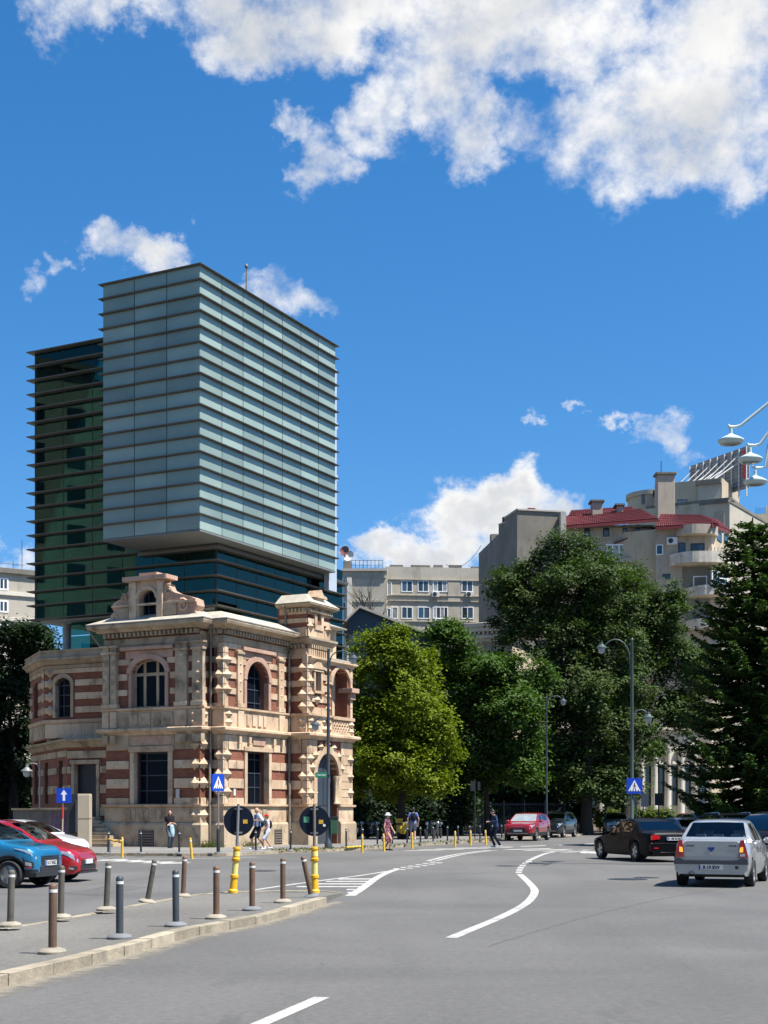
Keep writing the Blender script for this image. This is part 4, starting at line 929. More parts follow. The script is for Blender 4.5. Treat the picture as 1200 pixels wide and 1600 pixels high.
def far_window(f, parent, x0, x1, y0, y1, n=2, frame=None, pane=None, m=.09, dep=.12, split=None):
    """pixel rectangle on facade f: frame proud by 3 cm, glass set back, mullions"""
    s0, s1 = f.s(x0), f.s(x1); xm = (x0 + x1) / 2; z0, z1 = f.z(xm, y1), f.z(xm, y0)
    frame = frame or K['white']; mb = MB(); y = -.05
    mb.box(s0, s1, y, y + .1, z0, z0 + m); mb.box(s0, s1, y, y + .1, z1 - m, z1); mb.box(s0, s0 + m, y, y + .1, z0 + m, z1 - m); mb.box(s1 - m, s1, y, y + .1, z0 + m, z1 - m)
    for k in range(1, n):
        sx = s0 + (s1 - s0) * k / n; mb.box(sx - m * .4, sx + m * .4, y + .01, y + .09, z0 + m, z1 - m)
    if split: zz = z0 + (z1 - z0) * split; mb.box(s0 + m, s1 - m, y + .015, y + .085, zz - m * .35, zz + m * .35)
    w_ = mb.build('window', frame, parent, f.M)
    for k in range(n):
        a = s0 + (s1 - s0) * k / n + m * .4; b = s0 + (s1 - s0) * (k + 1) / n - m * .4
        pm = pane if not isinstance(pane, (list, tuple)) else pane[k % len(pane)]
        block('pane', pm or K['winglass'], w_, a, b, -.02, .0, z0 + m * .8, z1 - m * .8, f.M, False)
    return w_
def mass(name, parent, f, depth, z0, z1, m, s0=0.0, s1=None):
    s1 = f.L if s1 is None else s1
    return MB().box(s0, s1, 0, depth, z0, z1, f.M).build(name, m, parent)
def ac(f, parent, px, py, wd=.85, ht=.6):
    s, z = f.s(px), f.z(px, py); o = f.blk('air_conditioner', K['acunit'], parent, s - wd / 2, s + wd / 2, z - ht / 2, z + ht / 2, .02, .38)
    MB().lathe([(.05, 0), (.22, 0), (.24, .03), (.2, .035)], 14, f.M @ Matrix.Translation((s - wd * .12, -.38, z)) @ Matrix.Rotation(R(90), 4, 'X')).build('fan_grille', K['iron'], o)
def px2(px, d): return Vector(((px - CX) / F * d, d))
# --- long apartment block behind the trees
ab = thing('apartment_block', (*px2(640, 160), SW), 'long flat-roofed grey apartment block right of the glass tower with dishes on its roof', 'apartment block')
f1 = Fac(px2(536, 158), px2(603, 158)); f2 = Fac(px2(603, 160), px2(845, 162))
mass('wing', ab, f1, 14, SW, f1.z(560, 893), K['render1']); mass('wall', ab, f2, 12, SW, f2.z(700, 887), K['render1'])
mass('parapet', ab, Fac(px2(534, 157.6), px2(604.5, 157.6)), 14, f1.z(560, 892.9), f1.z(560, 889), K['palezinc'])
mb = MB(); random.seed(3); s = .5; zt = f2.z(700, 887)
while s < f2.L - 1:
    L_ = random.uniform(1, 3); mb.box(s, s + L_, .1, .6, zt, zt + random.uniform(.08, .35), f2.M); s += L_ + random.uniform(.3, 2)
mb.build('roof_coping', K['cement'], ab)
f1.blk('pilaster', K['lightstone'], ab, f1.s(542), f1.s(550), SW, f1.z(545, 903), -.1, .3); f1.blk('band', K['render2'], ab, f1.s(551), f1.s(601), f1.z(570, 941), f1.z(570, 938), 0, .12); f1.blk('band', K['render2'], ab, 0, f1.L, f1.z(570, 903), f1.z(570, 901), 0, .15)
far_window(f1, ab, 535, 541, 905, 915, 1); far_window(f1, ab, 535, 541, 940, 952, 1)
for x0, x1, n, pn in ((627, 645, 2, 'bluglass'), (652.5, 670, 2, 'winglass'), (676, 699, 3, 'curtain'), (721, 739, 2, 'winglass')): far_window(f2, ab, x0, x1, 907, 925, n, pane=[K[pn], K['winglass']], m=.10)
for x0, x1, n, pn in ((612, 622, 1, 'curtain'), (627, 645, 2, 'winglass'), (652.5, 672, 2, 'bluglass'), (676, 700, 4, 'curtain'), (721, 740, 2, 'winglass')): far_window(f2, ab, x0, x1, 948, 967, n, pane=[K[pn], K['winglass']], m=.10)
for x0, x1, n in ((627, 645, 2), (652, 672, 2), (676, 700, 3)): far_window(f2, ab, x0, x1, 990, 1008, n, m=.13)
far_window(f2, ab, 604.5, 612, 909, 931, 1, pane=K['curtain']); far_window(f2, ab, 604.5, 611, 950, 965, 1)
for y in (906, 930.5, 939, 971): f2.blk('band', K['render2'], ab, .3, f2.L, f2.z(700, y + 1.4), f2.z(700, y), 0, .16)
for x in (680, 733): ac(f2, ab, x, 929)
ac(f2, ab, 685, 971)
f2.blk('wall_panel', K['render2'], ab, f2.s(700), f2.s(719), f2.z(700, 940), f2.z(700, 908), 0, .1)
# roof railing, tank and dishes
rl = MB(); zr = f1.z(560, 889)
for i in range(9): x = f1.s(549) + i * (f1.s(598) - f1.s(549)) / 8; rl.tube([(x, 1, zr), (x, 1, zr + 1.15)], .03, 5, M=f1.M)
rl.tube([(f1.s(549), 1, zr + 1.15), (f1.s(598), 1, zr + 1.15)], .03, 5, M=f1.M); rl.tube([(f1.s(549), 1, zr + .6), (f1.s(598), 1, zr + .6)], .02, 5, M=f1.M); rl.build('roof_railing', K['iron'], ab)
f1.blk('roof_tank', K['cement'], ab, f1.s(536), f1.s(548), zr, zr + 1.1, -3, -1)
for px, py, r, c, nm in ((538.5, 858, .62, (.16, .07, .06), 'rusty brown satellite dish on the flat roof beside the tower'), (546, 866, .66, (.62, .62, .6), 'white satellite dish on the flat roof beside the tower')):
    p = f1.M @ Vector((f1.s(px), 1.6, 0)); zc = f1.z(px, py); m_ = mat('dish_paint', c, .5, var=.15)
    t = thing('satellite_dish', (p.x, p.y, zr + 1.1), nm, 'satellite dish')
    MB().lathe([(.02, 0), (r * .5, .05), (r * .85, .16), (r, .24), (r * .98, .26), (r * .8, .17), (.02, .02)], 18, Matrix.Translation((p.x, p.y, zc)) @ Matrix.Rotation(R(-25), 4, 'Z') @ Matrix.Rotation(R(70), 4, 'X')).build('dish', m_, t, smooth=50)
    MB().tube([(p.x, p.y, zr + 1.1), (p.x, p.y + .1, zc)], .05, 6).build('mast', K['iron'], t)
# --- pale block at the far left
lb = thing('apartment_block', (*px2(10, 140), SW), 'pale flat-roofed block at the far left behind the dark tree', 'apartment block')
f3 = Fac(px2(-60, 138), px2(58, 142)); mass('wall', lb, f3, 14, SW, f3.z(20, 890), K['render2']); f3.blk('cornice', K['cement'], lb, 0, f3.L + .3, f3.z(20, 897), f3.z(20, 889), 0, .35)
for y in (925, 965): f3.blk('band', K['lightstone'], lb, 0, f3.L, f3.z(20, y + 6), f3.z(20, y), 0, .2)
for y0, y1 in ((903, 922), (938, 957), (975, 992)): far_window(f3, lb, -2, 13, y0, y1, 2, m=.15)
ant = MB(); 
for x, h in ((2, 2.4), (8, 1.6), (30, 1.2), (44, 3.4)): ant.tube([f3.M @ Vector((f3.s(x), 2, f3.z(20, 890))), f3.M @ Vector((f3.s(x), 2, f3.z(20, 890) + h))], .03, 5)
ant.tube([f3.M @ Vector((f3.s(-10), 2, f3.z(20, 890) + .9)), f3.M @ Vector((f3.s(48), 2, f3.z(20, 890) + .9))], .03, 5); ant.build('roof_railing', K['iron'], lb)
# --- dark metal gable roof
gh = thing('gable_house', (*px2(620, 96), SW), 'dark zinc gable end of a house behind the yellow-green tree', 'house')
g = [(545, 968), (563, 951), (684, 999), (684, 1100), (545, 1100)]; d0 = 96
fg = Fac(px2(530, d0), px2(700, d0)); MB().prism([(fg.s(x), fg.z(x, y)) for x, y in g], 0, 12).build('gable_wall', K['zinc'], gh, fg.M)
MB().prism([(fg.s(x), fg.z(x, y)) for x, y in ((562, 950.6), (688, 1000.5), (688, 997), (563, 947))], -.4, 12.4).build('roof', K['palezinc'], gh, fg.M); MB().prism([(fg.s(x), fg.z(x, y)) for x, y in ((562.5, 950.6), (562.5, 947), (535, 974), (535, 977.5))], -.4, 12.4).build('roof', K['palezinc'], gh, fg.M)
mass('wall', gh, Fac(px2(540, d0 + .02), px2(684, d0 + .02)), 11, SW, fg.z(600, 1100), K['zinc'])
for x in range(560, 680, 12): MB().box(fg.s(x) - .03, fg.s(x) + .03, -.03, .01, fg.z(x, 1100), fg.z(x, 952 + max(0, x - 563) * .4 + 3), fg.M).build('standing_seam', K['zinc'], gh)
# --- classical pavilion roof
pv_ = thing('pavilion', (*px2(740, 112), SW), 'low cream classical building with pale hipped roof between the trees', 'building')
d1 = 112; fp = Fac(px2(700, d1), px2(800, d1 - 2)); mass('wall', pv_, fp, 10, SW, fp.z(740, 1004), K['ochre'])
for y0, y1, o in ((1004, 999, .25), (999, 994, .5), (994, 989, .3), (989, 982, .7), (982, 977, .9)): fp.blk('cornice', K['lightstone'], pv_, -o, fp.L + o, fp.z(740, y0 - .05), fp.z(740, y1), -.1, o)
for i in range(14): fp.blk('modillion', K['lightstone'], pv_, .2 + i * .36, .34 + i * .36, fp.z(740, 993), fp.z(740, 989.2), .3, .62)
rf = MB(); za, zb = fp.z(740, 976.8), fp.z(740, 962); rf.hexa([(-1, -1, za), (fp.L + 1, -1, za), (fp.L + 1, 11, za), (-1, 11, za)], [(2.2, 4, zb), (fp.L - .6, 4, zb), (fp.L - .6, 6, zb), (2.2, 6, zb)], fp.M); rf.build('roof', K['palezinc'], pv_)
# --- blank cement fire walls
bw_ = thing('firewall_block', (*px2(830, 134), SW), 'grey cement block with blank fire walls stepping up behind the big tree', 'apartment block')
fa = Fac(px2(808, 132), px2(882, 133)); mass('wall', bw_, fa, 4, SW, fa.z(840, 799), K['cement']); fb = Fac(px2(779, 137), px2(810, 133.5)); mass('wall', bw_, fb, 2.6, SW, fb.z(800, 813), K['cement']); fc = Fac(px2(748, 150), px2(781, 139)); mass('wall', bw_, fc, 2.2, SW, fc.z(765, 848), K['cement'])
fa.blk('coping', K['palezinc'], bw_, -.1, fa.L + .1, fa.z(840, 799), fa.z(840, 796.5), -4, .15); fb.blk('coping', K['palezinc'], bw_, 0, fb.L, fb.z(800, 813), fb.z(800, 811), -2.6, .1)
for px, y0, y1, m_ in ((785, 813, 807, 'tile'), (832, 797, 793, 'tile'), (764, 848, 835, 'cement'), (773, 848, 841, 'acunit')):
    f = fb if px == 785 else (fa if px == 832 else fc); sx = f.s(px); f.blk('chimney', K[m_], bw_, sx - .35, sx + .35, f.z(px, y0) - .2, f.z(px, y1), -.9, -.15)
MB().box(0, .5, -.1, 4, SW, fa.z(880, 806), Fac(px2(876, 131.5), px2(880, 131.5)).M).build('rain_duct', K['palezinc'], bw_)
wire = MB(); a_ = at(752, 852, 150); b_ = at(697, 882, 159)
wire.tube([a_ * (1 - t) + b_ * t + Vector((0, 0, -1.1 * 4 * t * (1 - t))) for t in [i / 10 for i in range(11)]], .03, 4); wire.build('slack_wire', K['iron'], bw_)
# --- red-roofed apartment house
rr = thing('apartment_house', (*px2(1000, 140), SW), 'weathered brown apartment house with red tiled roof and curved balconies', 'apartment house')
DR_ = 140; fh = Fac(px2(872, DR_), px2(1055, DR_)); mass('wall', rr, fh, 14, SW, fh.z(960, 822), K['render3'])
fk = Fac(px2(1025, DR_ - 3), px2(1112, DR_ - 4)); mass('wall', rr, fk, 15, SW, fk.z(1060, 826), K['render3']); fm = Fac(px2(1112, DR_ - 4), px2(1141, DR_ + 3)); mass('wall', rr, fm, 10, SW, fm.z(1120, 825), K['ochre'])
# tiled roofs: courses of tiles as ribbed sheets
def tiled(name, parent, quad4, rows, cols, m):
    a, b, c, d = quad4; mb = MB(); up = Vector((0, 0, .06))
    for r in range(rows):
        t0, t1 = r / rows, (r + 1) / rows; l0, l1 = a.lerp(d, t0), a.lerp(d, t1); r0, r1 = b.lerp(c, t0), b.lerp(c, t1)
        for k in range(cols):
            u0, u1 = k / cols, (k + .94) / cols; um = (u0 + u1) / 2
            p0, p1, q0, q1 = l0.lerp(r0, u0), l0.lerp(r0, u1), l1.lerp(r1, u0), l1.lerp(r1, u1); pm, qm = l0.lerp(r0, um) + up * 1.8, l1.lerp(r1, um) + up
            mb.add([p0 + up, pm + up * .6, p1 + up, q1, qm, q0], [(0, 1, 4, 5), (1, 2, 3, 4)])
    o = mb.build(name, m, parent, recalc=False); o['kind'] = 'stuff'; return o
def roofq(pix, ds): return [at(x, y, d) for (x, y), d in zip(pix, ds)]
def slope(name, parent, q, m, rows, cols):
    MB().add([p - Vector((0, 0, .03)) for p in q] + [p - Vector((0, 0, .28)) for p in q], [(0, 1, 2, 3), (7, 6, 5, 4), (0, 4, 5, 1), (1, 5, 6, 2), (2, 6, 7, 3), (3, 7, 4, 0)]).build(name, m, parent)
    tiled('roof_tiles', parent, q, rows, cols, m)
slope('roof', rr, roofq([(868, 823), (1030, 810.5), (1000, 795), (885, 806)], [139, 138.5, 146, 147]), K['tile'], 8, 46)
slope('roof', rr, roofq([(1024, 823), (1124, 818), (1095, 805), (1032, 803)], [136, 135, 143, 144]), K['tile'], 7, 30); slope('roof', rr, roofq([(1113, 819), (1143, 830), (1120, 812), (1098, 806)], [134.5, 144, 146, 143]), K['tile'], 6, 10)
slope('roof', rr, roofq([(888, 806), (995, 803), (988, 791), (892, 797)], [146, 146, 152, 153]), K['tile'], 6, 34)
fh.blk('eaves', K['cement'], rr, -.3, fh.s(1027), fh.z(960, 825), fh.z(960, 822), -.5, .5)
for px, w0, y0, y1, d in ((933.5, 16, 806, 781, 145), (969, 9, 803, 787, 145), (1041, 27, 806, 738, 150)):
    f = Fac(px2(px - w0 / 2, d), px2(px + w0 / 2, d)); c = f.blk('chimney', K['render3'], rr, 0, f.L, f.z(px, y0 + 10), f.z(px, y1 + 3), -1.4, 0)
    f.blk('chimney_cap', K['cement'], c, -.2, f.L + .2, f.z(px, y1 + 2.9), f.z(px, y1), -1.6, .2)
for x0, x1 in ((913, 922), (942.5, 952), (973, 980), (993, 1000)): far_window(fh, rr, x0, x1, 824 if x0 < 960 else 820, 839 if x0 < 960 else 835, 1, K['iron'], m=.08); 
for x in (917.5, 947.5): fh.blk('window_sill', K['render2'], rr, fh.s(x - 6), fh.s(x + 6), fh.z(x, 841), fh.z(x, 839.3), 0, .2)
far_window(fh, rr, 947, 1008, 850, 872, 6, K['white'], K['curtain'], m=.14); fh.blk('balcony', K['render2'], rr, fh.s(940), fh.s(1010), fh.z(975, 880), fh.z(975, 872.5), 0, .5)
MB().prism([(fh.s(960), fh.z(960, 850)), (fh.s(1026), fh.z(1026, 825)), (fh.s(1026), fh.z(1026, 823)), (fh.s(958), fh.z(958, 849))], -.25, 0).build('verge', K['tile'], rr, fh.M)
far_window(fk, rr, 1025, 1036, 851, 867, 1, K['white'], m=.08); ac(fk, rr, 1050, 846, 1.0, .7)
far_window(fk, rr, 1060, 1071, 848, 868, 1, K['iron'], m=.08); far_window(fk, rr, 1079, 1101, 849, 868, 2, K['iron'], K['winglass'], m=.1)
far_window(fk, rr, 1083, 1105, 900, 918, 2, K['white'], K['bluglass'], m=.1); far_window(fk, rr, 1084, 1106, 946, 966, 2, K['iron'], K['curtain'], m=.1); far_window(fk, rr, 1035, 1047, 897, 905, 1, K['iron'], m=.08)
far_window(fm, rr, 1120, 1127, 832, 846, 1, K['iron'], m=.08); far_window(fm, rr, 1131, 1137, 836, 850, 1, K['iron'], m=.08)
def curved_slab(name, parent, x0, x1, y0, y1, d, out, m, bulge=1.0, n=10):
    """a balcony front that bows towards the street"""
    a, b = px2(x0, d), px2(x1, d); zc = lambda y: pz(y, d); ctr = (a + b) / 2; pts = []
    nv_ = Vector((0, -1))
    for i in range(n + 1):
        t = i / n; pts.append(a.lerp(b, t) + nv_ * (out * (1 - abs(2 * t - 1) ** 3.2)))
    pts += [b + Vector((0, 3)), a + Vector((0, 3))]
    return MB().prism([tuple(p) for p in pts], zc(y1), zc(y0), 'z').build(name, m, parent)
K['peel'] = mat('peeling_render', (0.50, 0.45, 0.37), .9, var=.35, vs=.9, grime=.8, gcol=(.2, .17, .14))
curved_slab('balcony', rr, 1046, 1142, 867, 884, 136.5, 2.2, K['peel']); curved_slab('balcony', rr, 1072, 1144, 919, 934, 136.5, 2.2, K['peel']); curved_slab('balcony', rr, 1072, 1144, 970, 985, 136.5, 2.2, K['peel'])
curved_slab('canopy', rr, 1056, 1122, 823.5, 838, 136.5, 1.6, K['render3'])
for x0, x1, y0, y1 in ((1066, 1110, 886, 919), (1068, 1110, 936, 969)): fk.blk('loggia_shade_panel', K['cement'], rr, fk.s(x0), fk.s(x1) - .05, fk.z(1080, y1), fk.z(1080, y0), 0, .04, False)  # flat dark panels on the wall; the recess shade is put into their colour
rg_ = MB()
for i in range(13):
    t = i / 12; p = px2(1078, 136.5).lerp(px2(1140, 136.5), t) + Vector((0, -1)) * (2.0 * (1 - abs(2 * t - 1) ** 3.2)); rg_.tube([(p.x, p.y, pz(867, 136.5)), (p.x, p.y, pz(861, 136.5))], .03, 5)
rg_.build('railing', K['iron'], rr)
fs = Fac(px2(1112, 134.2), px2(1137, 135.5)); far_window(fs, rr, 1112, 1137, 893, 919, 3, K['white'], K['winglass'], m=.1, split=.6)
# --- tall stepped block with the billboard frame
tb = thing('apartment_tower', (*px2(1080, 168), SW), 'tall stepped beige block with a water-tower top behind the red roof', 'apartment block')
ft = Fac(px2(1066, 164), px2(1140, 161)); mass('wall', tb, ft, 14, SW, ft.z(1100, 790), K['render2']); fu = Fac(px2(1140, 161), px2(1178, 172)); mass('wall', tb, fu, 10, SW, fu.z(1150, 790), K['ochre']); ft.blk('coping', K['cement'], tb, -.2, ft.L + .1, ft.z(1100, 790), ft.z(1100, 785.5), -14, .3); fu.blk('coping', K['cement'], tb, .05, fu.L + .2, fu.z(1150, 789), fu.z(1150, 785), -10, .25)
ft.blk('panel', K['render3'], tb, ft.s(1080), ft.s(1132), ft.z(1100, 860), ft.z(1100, 802), 0, .15)
fv = Fac(px2(1056, 168), px2(1092, 167)); mass('wall', tb, fv, 8, ft.z(1100, 785), fv.z(1070, 757), K['ochre']); fv.blk('coping', K['cement'], tb, -.2, fv.L + .2, fv.z(1070, 757), fv.z(1070, 754), -8, .3)
fw_ = Fac(px2(1090, 165), px2(1128, 164)); mass('wall', tb, fw_, 8, ft.z(1100, 785.3), fw_.z(1110, 757), K['render2']); fx = Fac(px2(1128, 164), px2(1155, 172)); mass('wall', tb, fx, 8, ft.z(1100, 785.3), fx.z(1140, 757), K['ochre']); fw_.blk('coping', K['cement'], tb, -.2, fw_.L, fw_.z(1110, 757), fw_.z(1110, 750), -5, .3); mass('upper', tb, Fac(px2(1058, 170), px2(1098, 169)), 6, fv.z(1070, 754), fv.z(1070, 746), K['ochre'])
rnd = MB(); cpt = px2(1026, 172); rad = 172 * 40 / F; zlo, zhi = pz(806, 172), pz(768, 172)
rnd.lathe([(rad, SW), (rad, zhi - .6), (rad + .25, zhi - .55), (rad + .25, zhi), (rad * .9, zhi + .05), (.1, zhi + .1)], 28, Matrix.Translation((cpt.x, cpt.y + 2, 0))); rnd.build('round_wall', K['ochre'], tb, smooth=35)
for px, y0, y1 in ((1005, 772, 788), (1023, 766, 776)):
    f = Fac(px2(px - 4, 168.6), px2(px + 4, 168.6)); far_window(f, tb, px - 3, px + 3, y0, y1, 1, K['iron'], m=.1)
far_window(Fac(px2(1050, 163.8), px2(1080, 163.8)), tb, 1058, 1074, 780, 794, 2, K['iron'], K['bluglass'], m=.12)
far_window(fu, tb, 1157, 1164, 815, 835, 1, K['iron'], K['bluglass'], m=.1)
MB().tube([(px2(1033, 172).x, 172, zhi), (px2(1033, 172).x, 172, pz(720, 172))], .05, 5).build('lightning_rod', K['iron'], tb)
e5 = thing('apartment_block', (*px2(1195, 175), SW), 'beige block with a glass roof screen at the right edge behind the fir', 'apartment block')
fe = Fac(px2(1178, 173), px2(1260, 173)); mass('wall', e5, fe, 10, SW, fe.z(1190, 803), K['ochre']); fe.blk('roof_screen', thinglass('clear_screen', (.75, .85, .9), .1), e5, fe.s(1180), fe.s(1235), fe.z(1190, 803), fe.z(1190, 792), -.1, -.05, False); fe.blk('screen_post', K['palezinc'], e5, fe.s(1196), fe.s(1199), fe.z(1190, 803), fe.z(1190, 791), -.1, 0)
# billboard seen from behind
bb = thing('billboard', (*px2(1125, 172), pz(757, 172)), 'large rooftop billboard frame seen from behind, grey with white struts', 'billboard')
fbb = Fac(px2(1079, 176), px2(1170, 166)); mbx = MB()
z0_, z1_ = fbb.z(1125, 768), fbb.z(1125, 713)
MB().box(0, fbb.L, 0, .12, z0_ - .6, z1_ + .1, fbb.M).build('board', mat('board_back', (.26, .26, .26), .8, var=.3, vs=1.0, grime=.5), bb)
for i in range(10): fbb.blk('rail', K['palezinc'], bb, .1, fbb.L - .1, z0_ - .5 + i * .5, z0_ - .42 + i * .5, 0, .12)
for i in range(9): fbb.blk('upright', K['acunit'], bb, i * fbb.L / 8.2, i * fbb.L / 8.2 + .14, z0_ - 1.6, z1_, .12, .25)
for i in range(6):
    s = .4 + i * fbb.L / 6.2; mb = MB(); mb.tube([(s, -.2, z1_ - .8), (s - 1.0, -3, z0_ + .6)], .075, 4); mb.tube([(s, -.2, z0_ + 2.6), (s - .8, -3, z0_ + .6)], .08, 4); mb.build('strut', K['acunit'], bb, fbb.M)
fbb.blk('red_edge', mat('red_paint', (.55, .04, .04), .5, var=.1), bb, fbb.s(1163), fbb.s(1167), z0_ + .6, z1_ - .4, -.02, .28)
# --- cream palace front glimpsed behind the trunks
pal = thing('palace', (*px2(950, 118), SW), 'cream stone palace front with tall columns glimpsed behind the trees', 'building')
fpl = Fac(px2(770, 116), px2(1090, 120)); mass('wall', pal, fpl, 10, SW, 8.6, K['lightstone']); fpl.blk('cornice', K['lightstone'], pal, -.3, fpl.L + .3, 8.61, 9.1, -10, .5); fpl.blk('plinth', K['stone2'], pal, -.1, fpl.L + .1, SW, 1.1, 0, .3)
for i in range(15):
    s = .8 + i * fpl.L / 15; MB().lathe([(.32, 1.12), (.30, 1.4), (.26, 6.6), (.36, 6.9), (.38, 7.1)], 12, fpl.M @ Matrix.Translation((s, -.25, 0))).build('column', K['lightstone'], pal, smooth=40)
    w_ = fpl.blk('window', K['winglass'], pal, s + .55, s + .55 + .66, 2.2, 5.6, 0, .03, False); fpl.blk('window_hood', K['lightstone'], pal, s + .45, s + 1.32, 5.7, 5.95, 0, .25)
# --- unseen blocks added to cut sky fill and shape the tower glass reflections
def unseen_block(cx, cy, ang, L, D_, Hh, m, label, nf):
    t = thing('unseen_block', (cx, cy, 0), label, 'apartment block', 'unseen blocks added for glass reflections and less sky fill')
    dv = Vector((math.cos(ang), math.sin(ang))); f = Fac(Vector((cx, cy)) - dv * L / 2, Vector((cx, cy)) + dv * L / 2); mass('wall', t, f, D_, 0, Hh, m); f.blk('cornice', K['cement'], t, -.3, f.L + .3, Hh, Hh + .5, -D_, .5)
    for r in range(nf):
        for c in range(int(L / 3.4)):
            s = 1 + c * 3.4; z = 1.2 + r * 3.2; f.blk('window', K['winglass'], t, s, s + 1.5, z, z + 1.7, 0, .05, False); 
    return t
unseen_block(-60, 70, R(90) + R(6), 46, 12, 38, K['render2'], 'added pale tall block out of frame at left, facing the tower', 11)
unseen_block(-48, 6, R(90) + R(32), 62, 12, 25, K['cement'], 'added grey block out of frame behind the parked cars', 7)
unseen_block(2, -46, R(180), 80, 12, 23, K['render3'], 'added brown block out of frame behind the camera', 6)
unseen_block(58, 118, R(-90) + R(14), 44, 12, 19, K['ochre'], 'added ochre block out of frame at right, beyond the fir', 5)
# ---------------------------------------------------------------- trees and planting
def leaf_obj(name, C_, S_, m, parent, N_=None, seed=0, aspect=.55, M=None):
    """C_ (n,3) leaf centres, S_ (n) leaf lengths, N_ (n,3) preferred normals; one folded leaf each"""
    rng = np.random.default_rng(seed); n = len(C_)
    nr = rng.normal(size=(n, 3)); nr /= np.linalg.norm(nr, axis=1)[:, None] + 1e-9
    if N_ is not None: nr = nr * .75 + N_; nr /= np.linalg.norm(nr, axis=1)[:, None] + 1e-9
    ax = rng.normal(size=(n, 3)); ax -= nr * np.sum(ax * nr, axis=1)[:, None]; ax /= np.linalg.norm(ax, axis=1)[:, None] + 1e-9
    ax[:, 2] -= .25; ax /= np.linalg.norm(ax, axis=1)[:, None]
    sd = np.cross(nr, ax); L = S_[:, None]
    v = np.empty((n, 4, 3)); v[:, 0] = C_ - ax * L * .5; v[:, 1] = C_ + sd * L * aspect * .5 + nr * L * .10; v[:, 2] = C_ + ax * L * .5; v[:, 3] = C_ - sd * L * aspect * .5 + nr * L * .10
    me = bpy.data.meshes.new(name); me.vertices.add(n * 4); me.vertices.foreach_set('co', v.reshape(-1).astype(np.float32))
    tri = (np.arange(n)[:, None] * 4 + np.array([0, 1, 2, 0, 2, 3])[None]).reshape(-1)
    me.loops.add(n * 6); me.loops.foreach_set('vertex_index', tri.astype(np.int32)); me.polygons.add(n * 2)
    me.polygons.foreach_set('loop_start', (np.arange(n * 2) * 3).astype(np.int32)); me.update(calc_edges=True); me.validate()
    me.materials.append(m); return attach(bpy.data.objects.new(name, me), parent, M)
def crown_points(lobes, n, clump, seed, hollow=.45, per=80):
    rng = np.random.default_rng(seed); area = np.array([(l[1][0] * l[1][1] + l[1][0] * l[1][2] + l[1][1] * l[1][2]) for l in lobes]); area = area / area.sum()
    C_, N_ = [], []
    for (c, r), a in zip(lobes, area):
        nc = max(4, int(n * a / per)); d = rng.normal(size=(nc, 3)); d /= np.linalg.norm(d, axis=1)[:, None]
        rad = 1 - hollow * rng.random(nc) ** 1.4; rad *= rng.uniform(.86, 1.12, nc)
        cc = np.array(c) + d * rad[:, None] * np.array(r)
        k = per; cs = clump * rng.uniform(.55, 1.3, nc)
        pts = cc[:, None, :] + rng.normal(size=(nc, k, 3)) * cs[:, None, None] * np.array([.55, .55, .36])
        nn = d[:, None, :] * .6 + np.array([0, 0, 1.15]) + np.zeros((nc, k, 3))
        C_.append(pts.reshape(-1, 3)); N_.append(nn.reshape(-1, 3))
    return np.concatenate(C_), np.concatenate(N_)
def limb(mb, a, b, r0, r1, n=6, wob=.25, seed=0):
    rn = random.Random(seed); a, b = Vector(a), Vector(b); L = (b - a).length; pts = []
    for i in range(n + 1):
        t = i / n; p = a.lerp(b, t); k = wob * math.sin(math.pi * t) * L * .12
        pts.append(p + Vector((rn.uniform(-k, k), rn.uniform(-k, k), rn.uniform(-k, k) + k * .8)))
    mb.tube(pts, [r0 + (r1 - r0) * i / n for i in range(n + 1)], 7)
K['bark'] = mat('bark', (.024, .020, .016), .95, var=.4, vs=6, bump=.8, bs=18)
def tree(name, label, base, trunk_h, trunk_r, lobes, n, leaf, m, seed, clump=.8, hollow=.45, group=None, lean=(0, 0)):
    t = thing(name, base, label, 'tree', group); b = Vector(base); mb = MB(); rn = random.Random(seed)
    top = b + Vector((lean[0], lean[1], trunk_h)); pts = [b + (top - b) * (i / 6) + Vector((rn.uniform(-.06, .06), rn.uniform(-.06, .06), 0)) * (i > 0) for i in range(7)]
    mb.tube(pts, [trunk_r * (1.35 if i == 0 else 1.08 - .07 * i) for i in range(7)], 10); mb.build('trunk', K['bark'], t, smooth=60)
    lm = MB()
    for i, (c, r) in enumerate(lobes):
        limb(lm, pts[4 + i % 3], c, trunk_r * .5, trunk_r * .14, seed=seed * 31 + i)
        for k in range(4):
            d = Vector((rn.gauss(0, 1), rn.gauss(0, 1), rn.gauss(0, 1))).normalized(); limb(lm, Vector(c), Vector(c) + Vector((d.x * r[0], d.y * r[1], d.z * r[2])) * .8, trunk_r * .16, .02, 4, seed=seed * 77 + i * 5 + k)
    lm.build('limbs', K['bark'], t, smooth=60)
    sub_ = []; rs = random.Random(seed * 3 + 1)
    for (c, r) in lobes:          # every limb carries several smaller boughs, so the outline is uneven
        sub_.append((c, tuple(v * .80 for v in r)))
        for k in range(6):
            d = Vector((rs.gauss(0, 1), rs.gauss(0, 1), rs.gauss(0, .8))).normalized(); q = rs.uniform(.30, .50); e = rs.uniform(.62, .86)
            sub_.append(((c[0] + d.x * r[0] * e, c[1] + d.y * r[1] * e, c[2] + d.z * r[2] * e), tuple(v * q for v in r)))
    C_, N_ = crown_points(sub_, n, clump, seed, hollow, 120); rng = np.random.default_rng(seed + 1)
    o = leaf_obj('crown', C_, leaf * rng.uniform(.5, 1.4, len(C_)), m, t, N_, seed); o['kind'] = 'stuff'
    return t
def lob(px, py, rpx, rpy, d, dd=0.0, ry=None):
    d2 = d + dd; c = at(px, py, d2); k = d2 / F; return (tuple(c), (rpx * k, (ry or (rpx * k * .85)), rpy * k))
